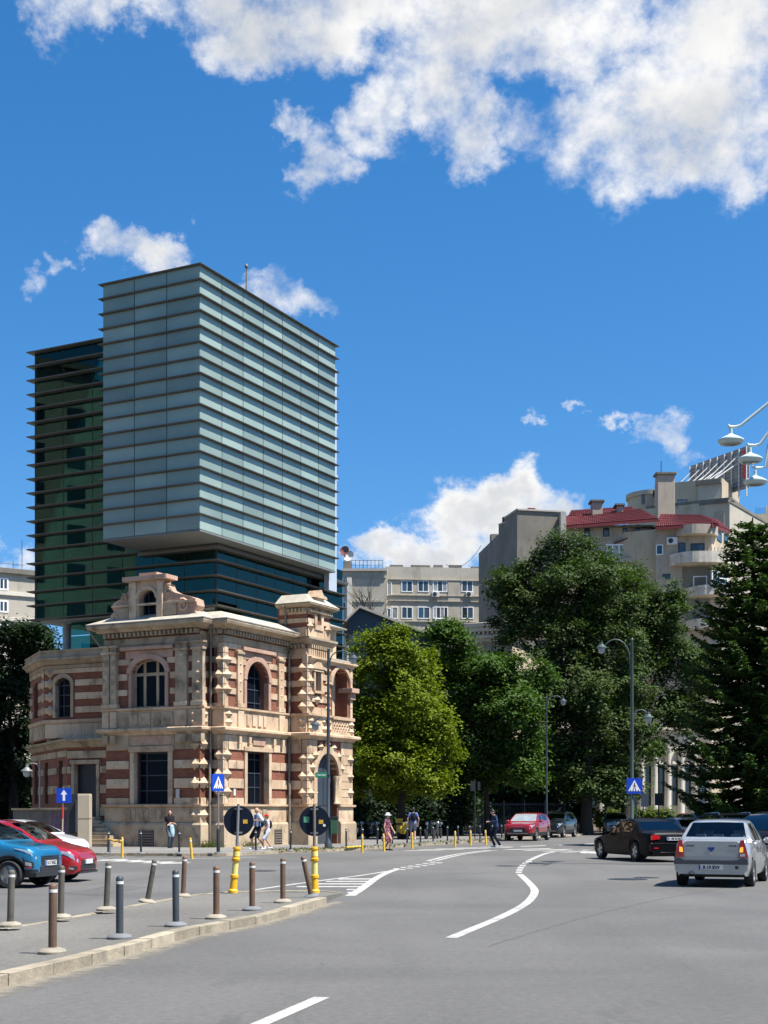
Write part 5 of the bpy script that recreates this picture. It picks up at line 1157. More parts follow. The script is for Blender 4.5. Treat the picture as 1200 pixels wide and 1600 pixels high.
K['leaf_lime'] = leafmat('lime_leaves', (0.205, 0.255, 0.014), (0.10, 0.15, 0.012), .34); K['leaf_green'] = leafmat('green_leaves', (0.085, 0.155, 0.026), (0.042, 0.085, 0.016), .32)
K['leaf_dark'] = leafmat('dark_leaves', (0.082, 0.128, 0.034), (0.036, 0.064, 0.020), .28); K['leaf_deep'] = leafmat('deep_leaves', (0.024, 0.050, 0.020), (0.016, 0.034, 0.014), .25); K['leaf_fir'] = leafmat('fir_needles', (0.078, 0.140, 0.030), (0.028, 0.060, 0.020), .2); K['leaf_hedge'] = leafmat('hedge_leaves', (0.13, 0.18, 0.025), (0.08, 0.12, 0.02), .4)  # leaf_deep is extra dark: shade under the crowns put into leaf colour
dT = 82
tree('lime_tree', 'bright yellow-green leafy tree right beside the old house', (at(628, 1300, dT).x, dT, SW), 4.5, .22,
     [lob(600, 1040, 52, 50, dT), lob(645, 1045, 48, 46, dT, 1), lob(575, 1110, 45, 55, dT, .5), lob(640, 1120, 70, 62, dT, -.5), lob(672, 1150, 46, 50, dT), lob(600, 1180, 60, 50, dT, -1), lob(655, 1205, 52, 42, dT, -.5), lob(575, 1215, 40, 40, dT, 1), lob(620, 1010, 32, 28, dT), lob(640, 1080, 60, 50, dT, 2), lob(672, 1130, 40, 40, dT, 1.5), lob(588, 1148, 52, 52, dT, 1.8), lob(628, 1165, 60, 50, dT, 1.2), lob(632, 1228, 48, 22, dT, 0)], 70000, .22, K['leaf_lime'], 11, .62)
dT = 93
tree('ailanthus_tree', 'fresh green spreading tree between the yellow-green tree and the big dark one', (at(760, 1300, dT).x, dT, SW), 5, .2,
     [lob(700, 1010, 44, 32, dT), lob(755, 1050, 62, 34, dT), lob(815, 1060, 48, 40, dT), lob(720, 1080, 52, 46, dT, 1), lob(790, 1110, 62, 45, dT, -1), lob(740, 1145, 52, 52, dT), lob(825, 1150, 34, 48, dT, -1), lob(770, 1195, 58, 44, dT), lob(820, 1215, 34, 28, dT, -1.5), lob(725, 1215, 42, 42, dT, 1), lob(670, 1050, 34, 32, dT, 2), lob(690, 1130, 32, 60, dT, 2.5), lob(780, 1075, 45, 35, dT, 1.5), lob(700, 990, 24, 16, dT)], 62000, .26, K['leaf_green'], 23, .72)
dT = 103
tree('horse_chestnut_tree', 'tallest dark green tree with a thick black trunk right of centre', (at(916, 1305, 101).x, 101, SW), 7, .42,
     [lob(880, 875, 52, 38, dT), lob(915, 868, 38, 30, dT), lob(830, 915, 66, 45, dT), lob(900, 925, 80, 52, dT, -1), lob(960, 925, 50, 44, dT), lob(800, 980, 48, 50, dT, 1), lob(870, 1000, 75, 62, dT, -1.5), lob(950, 1000, 66, 60, dT), lob(905, 1070, 80, 62, dT, -1.5), lob(965, 1080, 56, 58, dT), lob(880, 1145, 52, 55, dT, -1), lob(950, 1150, 66, 52, dT, -1), lob(900, 1200, 52, 40, dT, -.5), lob(965, 1205, 48, 34, dT), lob(860, 1090, 40, 60, dT, 2), lob(930, 960, 60, 60, dT, 2.5), lob(790, 925, 36, 30, dT, .5), lob(885, 1215, 40, 30, dT, -2), lob(940, 1222, 44, 26, dT, -2)], 108000, .27, K['leaf_dark'], 37, .8)
dT = 110
tree('linden_tree', 'broad dark green tree behind the two-lantern lamp post, left of the fir', (at(978, 1300, 106).x, 106, SW), 7, .36,
     [lob(1010, 945, 50, 40, dT), lob(1045, 960, 42, 44, dT), lob(1000, 1020, 58, 55, dT), lob(1055, 1030, 38, 52, dT), lob(1020, 1100, 62, 55, dT), lob(1065, 1110, 36, 50, dT), lob(1000, 1155, 46, 36, dT), lob(985, 900, 30, 26, dT, 1), lob(1030, 990, 50, 55, dT, 3), lob(1088, 1050, 30, 40, dT, 3), lob(1092, 1110, 36, 36, dT, 3)], 62000, .27, K['leaf_dark'], 41, .8)
dT = 84
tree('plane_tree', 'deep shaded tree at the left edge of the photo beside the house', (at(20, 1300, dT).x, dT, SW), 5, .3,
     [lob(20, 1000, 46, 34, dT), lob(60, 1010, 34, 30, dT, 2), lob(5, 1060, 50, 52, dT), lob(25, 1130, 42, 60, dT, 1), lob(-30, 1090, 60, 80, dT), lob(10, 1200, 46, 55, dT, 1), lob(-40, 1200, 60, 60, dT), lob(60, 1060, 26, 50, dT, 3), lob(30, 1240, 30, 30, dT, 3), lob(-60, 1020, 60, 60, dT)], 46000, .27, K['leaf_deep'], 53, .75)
# extra trees behind the front row; their dark leaf colour stands in for shade
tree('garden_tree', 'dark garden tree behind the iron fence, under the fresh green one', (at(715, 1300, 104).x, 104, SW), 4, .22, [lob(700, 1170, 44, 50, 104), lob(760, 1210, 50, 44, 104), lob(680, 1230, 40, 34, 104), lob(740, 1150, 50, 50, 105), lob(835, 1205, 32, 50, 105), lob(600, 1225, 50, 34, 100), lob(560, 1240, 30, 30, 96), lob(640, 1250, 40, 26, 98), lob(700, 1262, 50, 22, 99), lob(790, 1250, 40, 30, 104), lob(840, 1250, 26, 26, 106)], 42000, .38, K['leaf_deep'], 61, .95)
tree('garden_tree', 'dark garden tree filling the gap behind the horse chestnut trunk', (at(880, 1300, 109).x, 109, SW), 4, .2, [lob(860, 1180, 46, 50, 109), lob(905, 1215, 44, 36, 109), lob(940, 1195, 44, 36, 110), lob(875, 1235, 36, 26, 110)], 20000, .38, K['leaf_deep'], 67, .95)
# the fir
def fir(label, base, Hh, Rm, seed, zlow=.9):
    t = thing('fir_tree', base, label, 'tree'); b = Vector(base); rn = random.Random(seed); rng = np.random.default_rng(seed)
    MB().tube([b + Vector((0, 0, Hh * i / 6)) for i in range(7)], [.26 * (1 - i / 6.3) + .02 for i in range(7)], 9).build('trunk', K['bark'], t, smooth=60)
    br = MB(); P = []; S = []; Nn = []; z = zlow
    while z < Hh * .985:
        f = z / Hh; Rz = Rm * (1 - f) ** .50 * (1.0 if f > .12 else .9); nb = 13 if f < .75 else 8; off = rn.uniform(0, 6.28)
        for k in range(nb):
            a = off + 2 * math.pi * k / nb + rn.uniform(-.25, .25); Lb = Rz * rn.uniform(.70, 1.16) + .15; d = Vector((math.cos(a), math.sin(a), 0)); side = Vector((-d.y, d.x, 0))
            zz = z + rn.uniform(-.22, .22); droop = .20 * Lb * rn.uniform(.6, 1.3); tip = .16 * Lb
            def bp(t_): return b + d * (Lb * t_) + Vector((0, 0, zz - droop * math.sin(t_ * 2.4) + tip * t_ ** 3))
            br.tube([bp(0), bp(.35), bp(.7), bp(1)], [.035, .026, .016, .006], 4, cap=False)
            nt = max(5, int(Lb * 7.5))
            for j in range(nt):
                t_ = .16 + .84 * (j + rn.random() * .7) / nt; p = bp(t_); wl = (1 - t_) * .42 * Lb * .55 + .20
                for sg in (-1, 1):
                    tw = wl * rn.uniform(.6, 1.15); dr = (side * sg + d * .9 + Vector((0, 0, rn.uniform(-.25, .18)))).normalized(); ns = max(3, int(tw / .11))
                    for q in range(ns):
                        P.append(p + dr * tw * (q + .5) / ns + Vector((rn.gauss(0, .03), rn.gauss(0, .03), rn.gauss(0, .03)))); S.append(rn.uniform(.20, .34)); Nn.append((0, 0, 1.6))
        z += max(.26, .50 * (1 - f * .5))
    br.build('branches', K['bark'], t)
    o = leaf_obj('crown', np.array([tuple(p) for p in P]), np.array(S), K['leaf_fir'], t, np.array(Nn), seed, .5); o['kind'] = 'stuff'
    return t
fb_ = at(1176, 1300, 68); fir('tall dark fir tree at the right edge behind the silver saloon', (fb_.x, 68, SW), 15.8, 4.5, 5)
fb_ = at(1262, 1300, 66); fir('second dark fir mostly out of frame at the right edge', (fb_.x, 66, SW), 13.5, 4.0, 9)
# dry bare tree in front of the apartment block
dt = thing('bare_tree', (at(585, 1300, 105).x, 105, SW), 'leafless dry tree with thin twigs against the grey apartment block', 'tree'); mb = MB(); base = at(585, 1300, 105); base.z = SW; rn = random.Random(4)
fork = at(585, 1010, 105); limb(mb, base, fork, .16, .09, seed=1)
for i in range(16):
    e = at(rn.uniform(545, 610), rn.uniform(912, 960), 105 + rn.uniform(-2, 2)); m0 = fork.lerp(e, rn.uniform(.3, .55)); limb(mb, fork, m0, .06, .035, 3, seed=i); limb(mb, m0, e, .035, .012, 4, .5, seed=i + 40)
    for k in range(2): limb(mb, m0.lerp(e, .5), e + Vector((rn.uniform(-1.4, 1.4), rn.uniform(-.6, .6), rn.uniform(-.6, .9))), .02, .008, 3, seed=i * 7 + k)
mb.build('branches', K['bark'], dt)
# hedge and shrubs
def shrub(name, label, lobes, n, leaf, m, seed, cat='hedge', clump=.3):
    c0 = lobes[0][0]; t = thing(name, (c0[0], c0[1], SW), label, cat)
    C_, N_ = crown_points(lobes, n, clump, seed, .7, 40); C_[:, 2] = np.maximum(C_[:, 2], SW + .02)
    o = leaf_obj('foliage', C_, leaf * np.random.default_rng(seed).uniform(.6, 1.3, len(C_)), m, t, N_, seed); o['kind'] = 'stuff'
    st = MB(); rn = random.Random(seed)
    for (c, r) in lobes:
        for k in range(5): limb(st, (c[0] + rn.uniform(-.3, .3), c[1] + rn.uniform(-.3, .3), SW), (c[0] + rn.uniform(-.7, .7) * r[0], c[1], c[2] + .5 * r[2]), .03, .01, 3, seed=k)
    tag(st.build('stems', K['bark'], t), kind='stuff')
shrub('hedge', 'low bright green hedge behind the parked cars at right of the thick trunk', [lob(940 + i * 13, 1276 + (i % 2) * 3, 12, 16, 108) for i in range(9)], 9000, .22, K['leaf_hedge'], 71)
shrub('shrub', 'dark shrub under the trees behind the dark SUV', [lob(890 + i * 9, 1272, 12, 20, 110) for i in range(4)], 4000, .25, K['leaf_green'], 73, 'shrub')
shrub('shrub', 'light green bush left of the pale palace columns', [lob(950, 1240, 14, 22, 111), lob(966, 1250, 12, 20, 112)], 4000, .24, K['leaf_green'], 79, 'shrub')
shrub('shrub', 'added dark shrubs standing in for the shade under the yellow-green tree behind the motorcycles', [lob(548 + i * 17, 1258 + (i % 3) * 8, 16, 34, 87.5 + i * .6) for i in range(11)], 22000, .24, K['leaf_deep'], 83, 'shrub', .5)  # added foliage; the darkness beneath the tree is put into its leaves
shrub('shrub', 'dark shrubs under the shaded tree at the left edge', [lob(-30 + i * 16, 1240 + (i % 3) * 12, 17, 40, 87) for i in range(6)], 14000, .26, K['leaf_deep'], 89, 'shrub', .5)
# weeds along kerb and wall
K['weed'] = leafmat('weeds', (.10, .14, .03), (.16, .15, .05), .35)
def weeds(label, pts, n, h, seed):
    rng = np.random.default_rng(seed); P = []
    for (x, y, r) in pts: P.append(np.column_stack([rng.normal(x, r, n), rng.normal(y, r * .7, n), SW + .02 + np.abs(rng.normal(0, h, n))]))
    o = leaf_obj('weeds', np.concatenate(P), rng.uniform(.06, .16, n * len(pts)), K['weed'], None, np.tile(np.array([[0, -.3, .3]]), (n * len(pts), 1)), seed, .3); return tag(o, label, 'weeds', kind='stuff')
q = LS.M @ Vector((.4, -.45, 0)); q2 = RF.M @ Vector((1.6, -.35, 0)); weeds('weeds at the foot of the house wall', [(q.x, q.y, .28), (q2.x, q2.y, .22), (q.x - .3, q.y - .1, .2)], 260, .12, 3)
weeds('thin weeds along the far kerb', [(KLs[i].x + .1, KLs[i].y + .2, .35) for i in range(24, 44, 1)], 60, .035, 5)
# ---------------------------------------------------------------- vehicles
def paintmat(name, col, metal=.35, rough=.3, flake=.05):
    return mat(name, col, rough, metal, var=flake, vs=8, coat=1.0, spec=.5)
K['tyre'] = mat('tyre_rubber', (.018, .018, .019), .85, var=.25, vs=10); K['rim'] = mat('alloy_rim', (.42, .43, .44), .3, .8, var=.1); K['darkrim'] = mat('dark_rim', (.10, .10, .11), .35, .7, var=.1); K['blackplastic'] = mat('black_plastic', (.022, .023, .025), .6, var=.15)
K['carglass'] = thinglass('car_glass', (.30, .36, .36), .09, .005); K['tintglass'] = thinglass('tinted_car_glass', (.05, .06, .07), .055, .005); K['lamp'] = mat('headlamp_glass', (.42, .46, .50), .08, .5, var=.2, vs=14, coat=1.0); K['taillamp'] = mat('tail_lamp', (.48, .012, .018), .15, var=.12, vs=12, coat=1.0); K['amber'] = emis('lit_indicator', (.95, .42, .05), .55)
K['chrome'] = mat('chrome', (.6, .6, .61), .12, .95, var=0); K['plate'] = mat('plate_white', (.62, .62, .60), .5, var=.05); K['plateink'] = mat('plate_ink', (.012, .012, .015), .6, var=0); K['seat'] = mat('seat_cloth', (.10, .10, .10), .9, var=.2); K['seat_grey'] = mat('grey_seat_cloth', (.46, .46, .43), .9, var=.2); K['eublue'] = mat('plate_blue', (.02, .06, .30), .5, var=0)
def interp(P, x):
    if x <= P[0][0]: return P[0][1]
    for (a, b), (c, d) in zip(P, P[1:]):
        if x <= c: return b + (d - b) * (x - a) / (c - a) if c > a else d
    return P[-1][1]
SPEC = {
 'saloon': dict(L=4.25, W=1.74, H=1.53, wb=2.63, fo=.83, r=.31, roofw=.70, sill=.25, top=[(0, .66), (.06, .74), (.2, .82), (1.08, .97), (1.12, .99), (1.5, 1.22), (1.92, 1.45), (2.2, 1.52), (2.5, 1.53), (2.9, 1.50), (3.12, 1.45), (3.58, 1.10), (3.64, 1.07), (4.05, 1.06), (4.19, 1.03), (4.25, .94)], belt=[(1.1, .93), (3.6, 1.02)], uc=1.10, uwt=1.98, urt=3.06, ur=3.60, side=[(1.55, 2.28), (2.38, 3.02)], tail=.40),
 'executive': dict(L=4.84, W=1.85, H=1.47, wb=2.89, fo=.83, r=.335, roofw=.68, sill=.22, top=[(0, .58), (.06, .68), (.25, .78), (1.3, .93), (1.36, .95), (1.8, 1.18), (2.2, 1.38), (2.5, 1.45), (2.8, 1.47), (3.2, 1.43), (3.45, 1.36), (4.02, 1.06), (4.1, 1.04), (4.6, 1.02), (4.78, .99), (4.84, .9)], belt=[(1.3, .90), (4.05, 1.0)], uc=1.34, uwt=2.26, urt=3.42, ur=4.04, side=[(1.85, 2.62), (2.72, 3.42)], tail=.38),
 'hatch': dict(L=3.94, W=1.745, H=1.50, wb=2.56, fo=.80, r=.31, roofw=.72, sill=.20, top=[(0, .58), (.05, .70), (.2, .80), (.9, .97), (.96, 1.0), (1.4, 1.27), (1.75, 1.43), (2.1, 1.50), (2.6, 1.50), (3.3, 1.42), (3.5, 1.38), (3.8, 1.02), (3.9, .90), (3.94, .78)], belt=[(.95, .95), (3.6, 1.04)], uc=.95, uwt=1.80, urt=3.42, ur=3.78, side=[(1.35, 2.10), (2.2, 3.1)], tail=.30),
 'suv': dict(L=4.37, W=1.88, H=1.64, wb=2.66, fo=.88, r=.355, roofw=.72, sill=.30, top=[(0, .78), (.05, .92), (.2, 1.0), (1.15, 1.10), (1.22, 1.13), (1.6, 1.38), (1.95, 1.56), (2.3, 1.63), (2.8, 1.64), (3.7, 1.56), (3.95, 1.50), (4.22, 1.12), (4.32, 1.0), (4.37, .85)], belt=[(1.2, 1.06), (4.1, 1.17)], uc=1.20, uwt=2.0, urt=3.88, ur=4.20, side=[(1.6, 2.35), (2.45, 3.45)], tail=.3, clad=True),
 'citysuv': dict(L=3.73, W=1.62, H=1.52, wb=2.42, fo=.60, r=.305, roofw=.74, sill=.26, top=[(0, .72), (.05, .84), (.18, .93), (.75, 1.02), (.82, 1.05), (1.2, 1.29), (1.55, 1.45), (1.9, 1.52), (2.5, 1.52), (3.2, 1.46), (3.4, 1.40), (3.6, 1.05), (3.7, .92), (3.73, .8)], belt=[(.8, .99), (3.5, 1.06)], uc=.80, uwt=1.6, urt=3.34, ur=3.58, side=[(1.2, 1.95), (2.05, 2.95)], tail=.3, clad=True)}
_wheel = {}
def wheel_mesh(r, dark):
    key = (round(r, 3), dark)
    if key not in _wheel:
        ty = MB().lathe([(r * .66, -.095), (r * .93, -.105), (r, -.075), (r, .075), (r * .93, .105), (r * .66, .095), (r * .66, -.095)], 28, cap=False).mesh('tyre', K['tyre'], 40)
        rm = MB(); rm.lathe([(r * .68, .04), (r * .70, .085), (r * .62, .095), (r * .60, .02), (.02, .02)], 28)
        for k in range(5):
            a = 2 * math.pi * k / 5; Mx = Matrix.Rotation(a, 4, 'Z'); rm.hexa([(-.035, .03, .03), (.035, .03, .03), (.035, .03, .09), (-.035, .03, .09)], [(-.055, r * .63, .03), (.055, r * .63, .03), (.055, r * .63, .075), (-.055, r * .63, .075)], Mx)
        rm.lathe([(.06, .03), (.06, .095), (.02, .10)], 12)
        _wheel[key] = (ty, rm.mesh('rim', K['darkrim'] if dark else K['rim'], 35), MB().lathe([(r * .6, .015), (r * .6, .025), (.02, .025)], 20).mesh('brake_disc', K['blackplastic']))
    return _wheel[key]
def car(label, kind, paint, anchor, heading, local=(0, 0), glass='tintglass', darkrim=False, plate=None, rear_plate=None, extras=None, group=None, lamp_t=(2.5, 3.5), H=None, rails=False, name='car', cat='car', doors=True, tailpatch=True, seatmat='seat'):
    S = dict(SPEC[kind]); L, Wd, r = S['L'], S['W'], S['r']; hw = Wd / 2; kH = (H / S['H']) if H else 1.0
    Hh = S['H'] * kH; top = [(u, z if z < 1.0 else 1.0 + (z - 1.0) * ((Hh - 1) / (S['H'] - 1))) for u, z in S['top']]; uw = (S['fo'], S['fo'] + S['wb'])
    ra = r + .055
    def low(u):
        z = S['sill'] + max(0, .10 - u) * .8 + max(0, u - (L - .12)) * .7
        for c in uw:
            if abs(u - c) < ra: z = max(z, r + math.sqrt(max(0, ra * ra - (u - c) ** 2)))
        return z
    plan = [(0, .70), (.05, .80), (.15, .89), (.35, .955), (.8, .995), (L * .5, 1.0), (L - .9, .99), (L - .35, .955), (L - .12, .92), (L, .84)]
    def sec(u):
        w_ = hw * interp(plan, u); zt = interp(top, u); zl = low(u); cab = S['uc'] < u < S['ur']
        if cab:
            zb = min(interp(S['belt'], u), zt - .005); fr = min(1, max(0, (zt - zb) / (Hh - zb))); wr = w_ * .93 + (hw * S['roofw'] - w_ * .93) * fr; zre = zb + (zt - zb) * (1 - .075 * fr)
        else: zb = zt - .055; wr = w_ * .84; zre = zt - .018
        zs = zb - .05; zl = min(zl, zs - .03)
        a = (w_ * .955, zb); b = (wr, zre)
        lp = lambda t: (a[0] + (b[0] - a[0]) * t + (.03 * math.sin(math.pi * t) if cab else 0), a[1] + (b[1] - a[1]) * t)
        return [(w_ * .93, zl), (w_ * .985, zl + .28 * (zs - zl)), (w_, zl + .6 * (zs - zl)), (w_ * .99, zs), a, lp(.10), lp(.90), b, (wr * .90, zre + (zt - zre) * .55), (wr * .5, zt - .006), (0, zt)]
    st = {0, .03, .08, .15, .25, .35, .5, .7, L, L - .03, L - .08, L - .16, L - .3, L - .45, S['uc'], S['uc'] + .05, S['uwt'] - .03, S['uwt'] + .03, S['urt'] - .03, S['urt'] + .03, S['ur'] - .05, S['ur']}
    for u, z in top: st.add(u)
    for a, b in S['side']: st |= {a, b, (a + b) / 2}
    for c in uw:
        for k in range(9): st.add(c + ra * math.cos(math.pi * k / 8))
        st |= {c + ra + .004, c - ra - .004}
    st = sorted(u for u in st if 0 <= u <= L); st = [u for i, u in enumerate(st) if i == 0 or u - st[i - 1] > .0025]
    SS = [sec(u) for u in st]; NP = 11
    lx, ly = local; hd = heading
    M0 = Matrix.Translation((anchor[0], anchor[1], 0)) @ Matrix.Rotation(hd, 4, 'Z') @ Matrix.Translation((-lx, -ly, 0))
    c_ = M0 @ Vector((0, 0, 0)); root = thing(name, (c_.x, c_.y, 0), label, cat, group, hd); Mw = M0
    X = lambda u: L / 2 - u
    body, clad, ws, rw, sides = MB(), MB(), MB(), MB(), {}
    for sg in (1, -1):
        for i in range(len(st) - 1):
            um = (st[i] + st[i + 1]) / 2
            for k in range(NP - 1):
                q = [(X(st[i]), sg * SS[i][k][0], SS[i][k][1]), (X(st[i + 1]), sg * SS[i + 1][k][0], SS[i + 1][k][1]), (X(st[i + 1]), sg * SS[i + 1][k + 1][0], SS[i + 1][k + 1][1]), (X(st[i]), sg * SS[i][k + 1][0], SS[i][k + 1][1])]
                tgt = body
                if k >= 8 and S['uc'] + .05 <= um <= S['uwt'] - .03: tgt = ws
                elif k >= 8 and S['urt'] + .03 <= um <= S['ur'] - .05: tgt = rw
                elif k == 5:
                    for j, (a, b) in enumerate(S['side']):
                        if a < um < b: tgt = sides.setdefault((j, sg), MB())
                elif k == 0 and S.get('clad'): tgt = clad
                tgt.add(q, [(0, 1, 2, 3) if sg > 0 else (3, 2, 1, 0)])
    for i, s_ in ((0, SS[0]), (-1, SS[-1])):
        x = X(st[i]); pts = [(x, p[0], p[1]) for p in s_] + [(x, -p[0], p[1]) for p in s_[-2::-1]]
        body.add(pts, [tuple(range(len(pts)))])
    def weld(mb, nm, m, par, sm=35):
        me = mb.mesh(nm, m, None, recalc=False); bm = bmesh.new(); bm.from_mesh(me); bmesh.ops.remove_doubles(bm, verts=bm.verts, dist=.0008); bmesh.ops.recalc_face_normals(bm, faces=bm.faces); bm.to_mesh(me); bm.free()
        me.shade_smooth(); me.set_sharp_from_angle(angle=R(sm)); return attach(bpy.data.objects.new(nm, me), par, Mw)
    b_ = weld(body, 'body', paint, root)
    if clad.v: weld(clad, 'cladding', K['blackplastic'], root)
    weld(ws, 'windscreen', K['clearglass' if glass == 'clearglass' else 'carglass'] if glass != 'sunshade' else mat('sunshade', (.55, .60, .58), .35, .6, var=.2), root); weld(rw, 'rear_window', K[glass] if glass in K else K['tintglass'], root)
    for (j, sg), mb in sides.items(): weld(mb, 'side_window', K[glass] if glass in K else K['tintglass'], root)
    def sp(u, t):
        s_ = sec(u); k = min(int(t), NP - 2); f = t - k; return Vector((X(u), s_[k][0] + (s_[k + 1][0] - s_[k][0]) * f, s_[k][1] + (s_[k + 1][1] - s_[k][1]) * f))
    def patch(nm, m, u0, u1, t0, t1, off=.008, par=None, n=(5, 4), sgs=(1, -1), taper=0):
        for sg in sgs:
            rows = []
            for i in range(n[0]):
                row = []
                for j in range(n[1]):
                    u = u0 + (u1 - u0) * i / (n[0] - 1); t = t0 + (t1 - t0) * j / (n[1] - 1)
                    if taper: tm = t0 + (t1 - t0) * .75; t = tm + (t - tm) * (1 - taper * i / (n[0] - 1))
                    p = sp(u, t); e = .02; du = sp(min(L, u + e), t) - sp(max(0, u - e), t); dt = sp(u, min(t + .1, 9.9)) - sp(u, max(0, t - .1)); nn = du.cross(dt)
                    nn = nn.normalized() if nn.length > 1e-9 else Vector((0, 1, 0))
                    if nn.y < 0: nn = -nn
                    p = p + nn * off; row.append((p.x, sg * p.y, p.z))
                rows.append(row)
            MB().grid(rows).build(nm, m, par or root, Mw, smooth=40)
    def blk(nm, m, x0, x1, y0, y1, z0, z1, par=None): return block(nm, m, par or root, x0, x1, y0, y1, z0, z1, Mw)
    MB().box(-L / 2 + .3, L / 2 - .3, -hw + .2, hw - .2, S['sill'] - .03, .62).build('underbody', K['blackplastic'], root, Mw)
    # seats and dash
    us = S['side'][0][1] - .1; cab = MB()
    for yy in (-.36, .36):
        st_ = blk('seat', K[seatmat], X(us) - .10, X(us) + .10, yy - .24, yy + .24, .6, 1.06); blk('headrest', K[seatmat], X(us) - .08, X(us) + .02, yy - .12, yy + .12, 1.08, 1.26, st_)
    bs = blk('rear_seat', K[seatmat], X(S['side'][1][1]) - .14, X(S['side'][1][1]) + .06, -.58, .58, .6, 1.0)
    for yy in (-.40, 0, .40): blk('headrest', K[seatmat], X(S['side'][1][1]) - .12, X(S['side'][1][1]) - .02, yy - .11, yy + .11, 1.02, 1.17, bs)
    # wheels
    ty, rm, bd = wheel_mesh(r, darkrim)
    for c in uw:
        for sg in (1, -1):
            Mx = Mw @ Matrix.Translation((X(c), sg * (hw - .115), r)) @ Matrix.Rotation(R(-90 * sg), 4, 'X') @ Matrix.Rotation(random.uniform(0, 1.2), 4, 'Z')
            wo = attach(bpy.data.objects.new('wheel', ty), root, Mx); attach(bpy.data.objects.new('rim', rm), wo, Mx); attach(bpy.data.objects.new('brake_disc', bd), wo, Mx)
    # lamps, mirrors, handles, seams
    patch('headlight', K['lamp'], .02, .46, lamp_t[0], lamp_t[1], .010, taper=.5)
    if tailpatch: patch('tail_light', K['taillamp'], L - .015, L - S['tail'], 1.9, 3.7, .010)
    for sg in (1, -1):
        um = S['side'][0][0] - .12; zm = interp(S['belt'], um) + .07
        mo = MB().sphere((X(um), sg * (hw + .07), zm), (.075, .11, .075), 10, 8).build('wing_mirror', paint, root, Mw, smooth=60)
        MB().box(X(um) - .03, X(um) + .03, min(sg * (hw - .06), sg * hw), max(sg * (hw - .06), sg * hw), zm - .05, zm - .02).build('stalk', K['blackplastic'], mo, Mw)
    if doors:
        for u in (S['side'][0][0] - .22, S['side'][0][1] + .05, S['side'][1][1] + .02): patch('door_seam', K['blackplastic'], u - .006, u + .006, .7, 4.0, .003, n=(2, 8))
        for u in (S['side'][0][1] - .08, S['side'][1][1] - .12):
            p = sp(u, 3.0)
            for sg in (1, -1): blk('door_handle', paint, p.x - .09, p.x + .09, sg * p.y - .03, sg * p.y + .03, p.z - .06, p.z - .025)
    # front face
    z0 = S['sill'] + .10; zt = interp(top, 0)
    blk('grille', K['blackplastic'], L / 2 - .02, L / 2 + .012, -hw * .50, hw * .50, zt - .22, zt - .05)
    blk('lower_grille', K['blackplastic'], L / 2 - .02, L / 2 + .012, -hw * .58, hw * .58, z0, z0 + .12)
    def number_plate(xs, zc, txt, facing):
        Mp = Mw @ Matrix.Translation((xs, 0, zc)) @ (Matrix.Rotation(R(90), 4, 'Z') if facing > 0 else Matrix.Rotation(R(-90), 4, 'Z'))
        pl = block('number_plate', K['plate'], root, -.26, .26, -.008, .008, -.056, .056, Mp); block('plate_band', K['eublue'], pl, -.258, -.222, -.0125, -.006, -.054, .054, Mp)
        if txt: lettering(txt, .105, K['plateink'], pl, Mp @ Matrix.Translation((.02, -.010, 0)) @ Matrix.Rotation(R(90), 4, 'X') @ Matrix.Diagonal((.92, 1, 1, 1)), bold=.0035)
        return pl
    if plate is not None: number_plate(L / 2 + .022, z0 + .19, plate, 1)
    if rails:
        for sg in (1, -1):
            p = [sp(u, 7.4) for u in (S['uwt'] + .1, S['uwt'] + .25, S['urt'] - .3, S['urt'] - .1)]
            MB().tube([Mw @ Vector((q.x, sg * q.y, q.z + (.0 if i in (0, 3) else .07))) for i, q in enumerate(p)], .022, 6).build('roof_rail', K['chrome'], root, smooth=60)
    if extras: extras(dict(root=root, M=Mw, L=L, hw=hw, blk=blk, patch=patch, sp=sp, plate=number_plate, S=S, X=X, top=top, paint=paint))
    return root
K['clearglass'] = thinglass('clear_car_glass', (.78, .84, .82), .035, .005)
P_ = {k: paintmat(k + '_paint', c, m) for k, c, m in (('silver', (.46, .47, .46), .55), ('black', (.008, .008, .010), .0), ('red', (.40, .010, .018), .25), ('blue', (.015, .19, .36), .4), ('white', (.74, .75, .76), 0), ('darkred', (.33, .012, .02), .3), ('darkgreen', (.008, .014, .014), .1), ('grey', (.20, .215, .21), .5), ('navy', (.012, .018, .035), .3), ('slate', (.10, .13, .15), .4))}
P_['black'] = mat('black_car_paint', (.006, .006, .008), .35, 0, var=.05, vs=8, coat=.07, spec=.05)
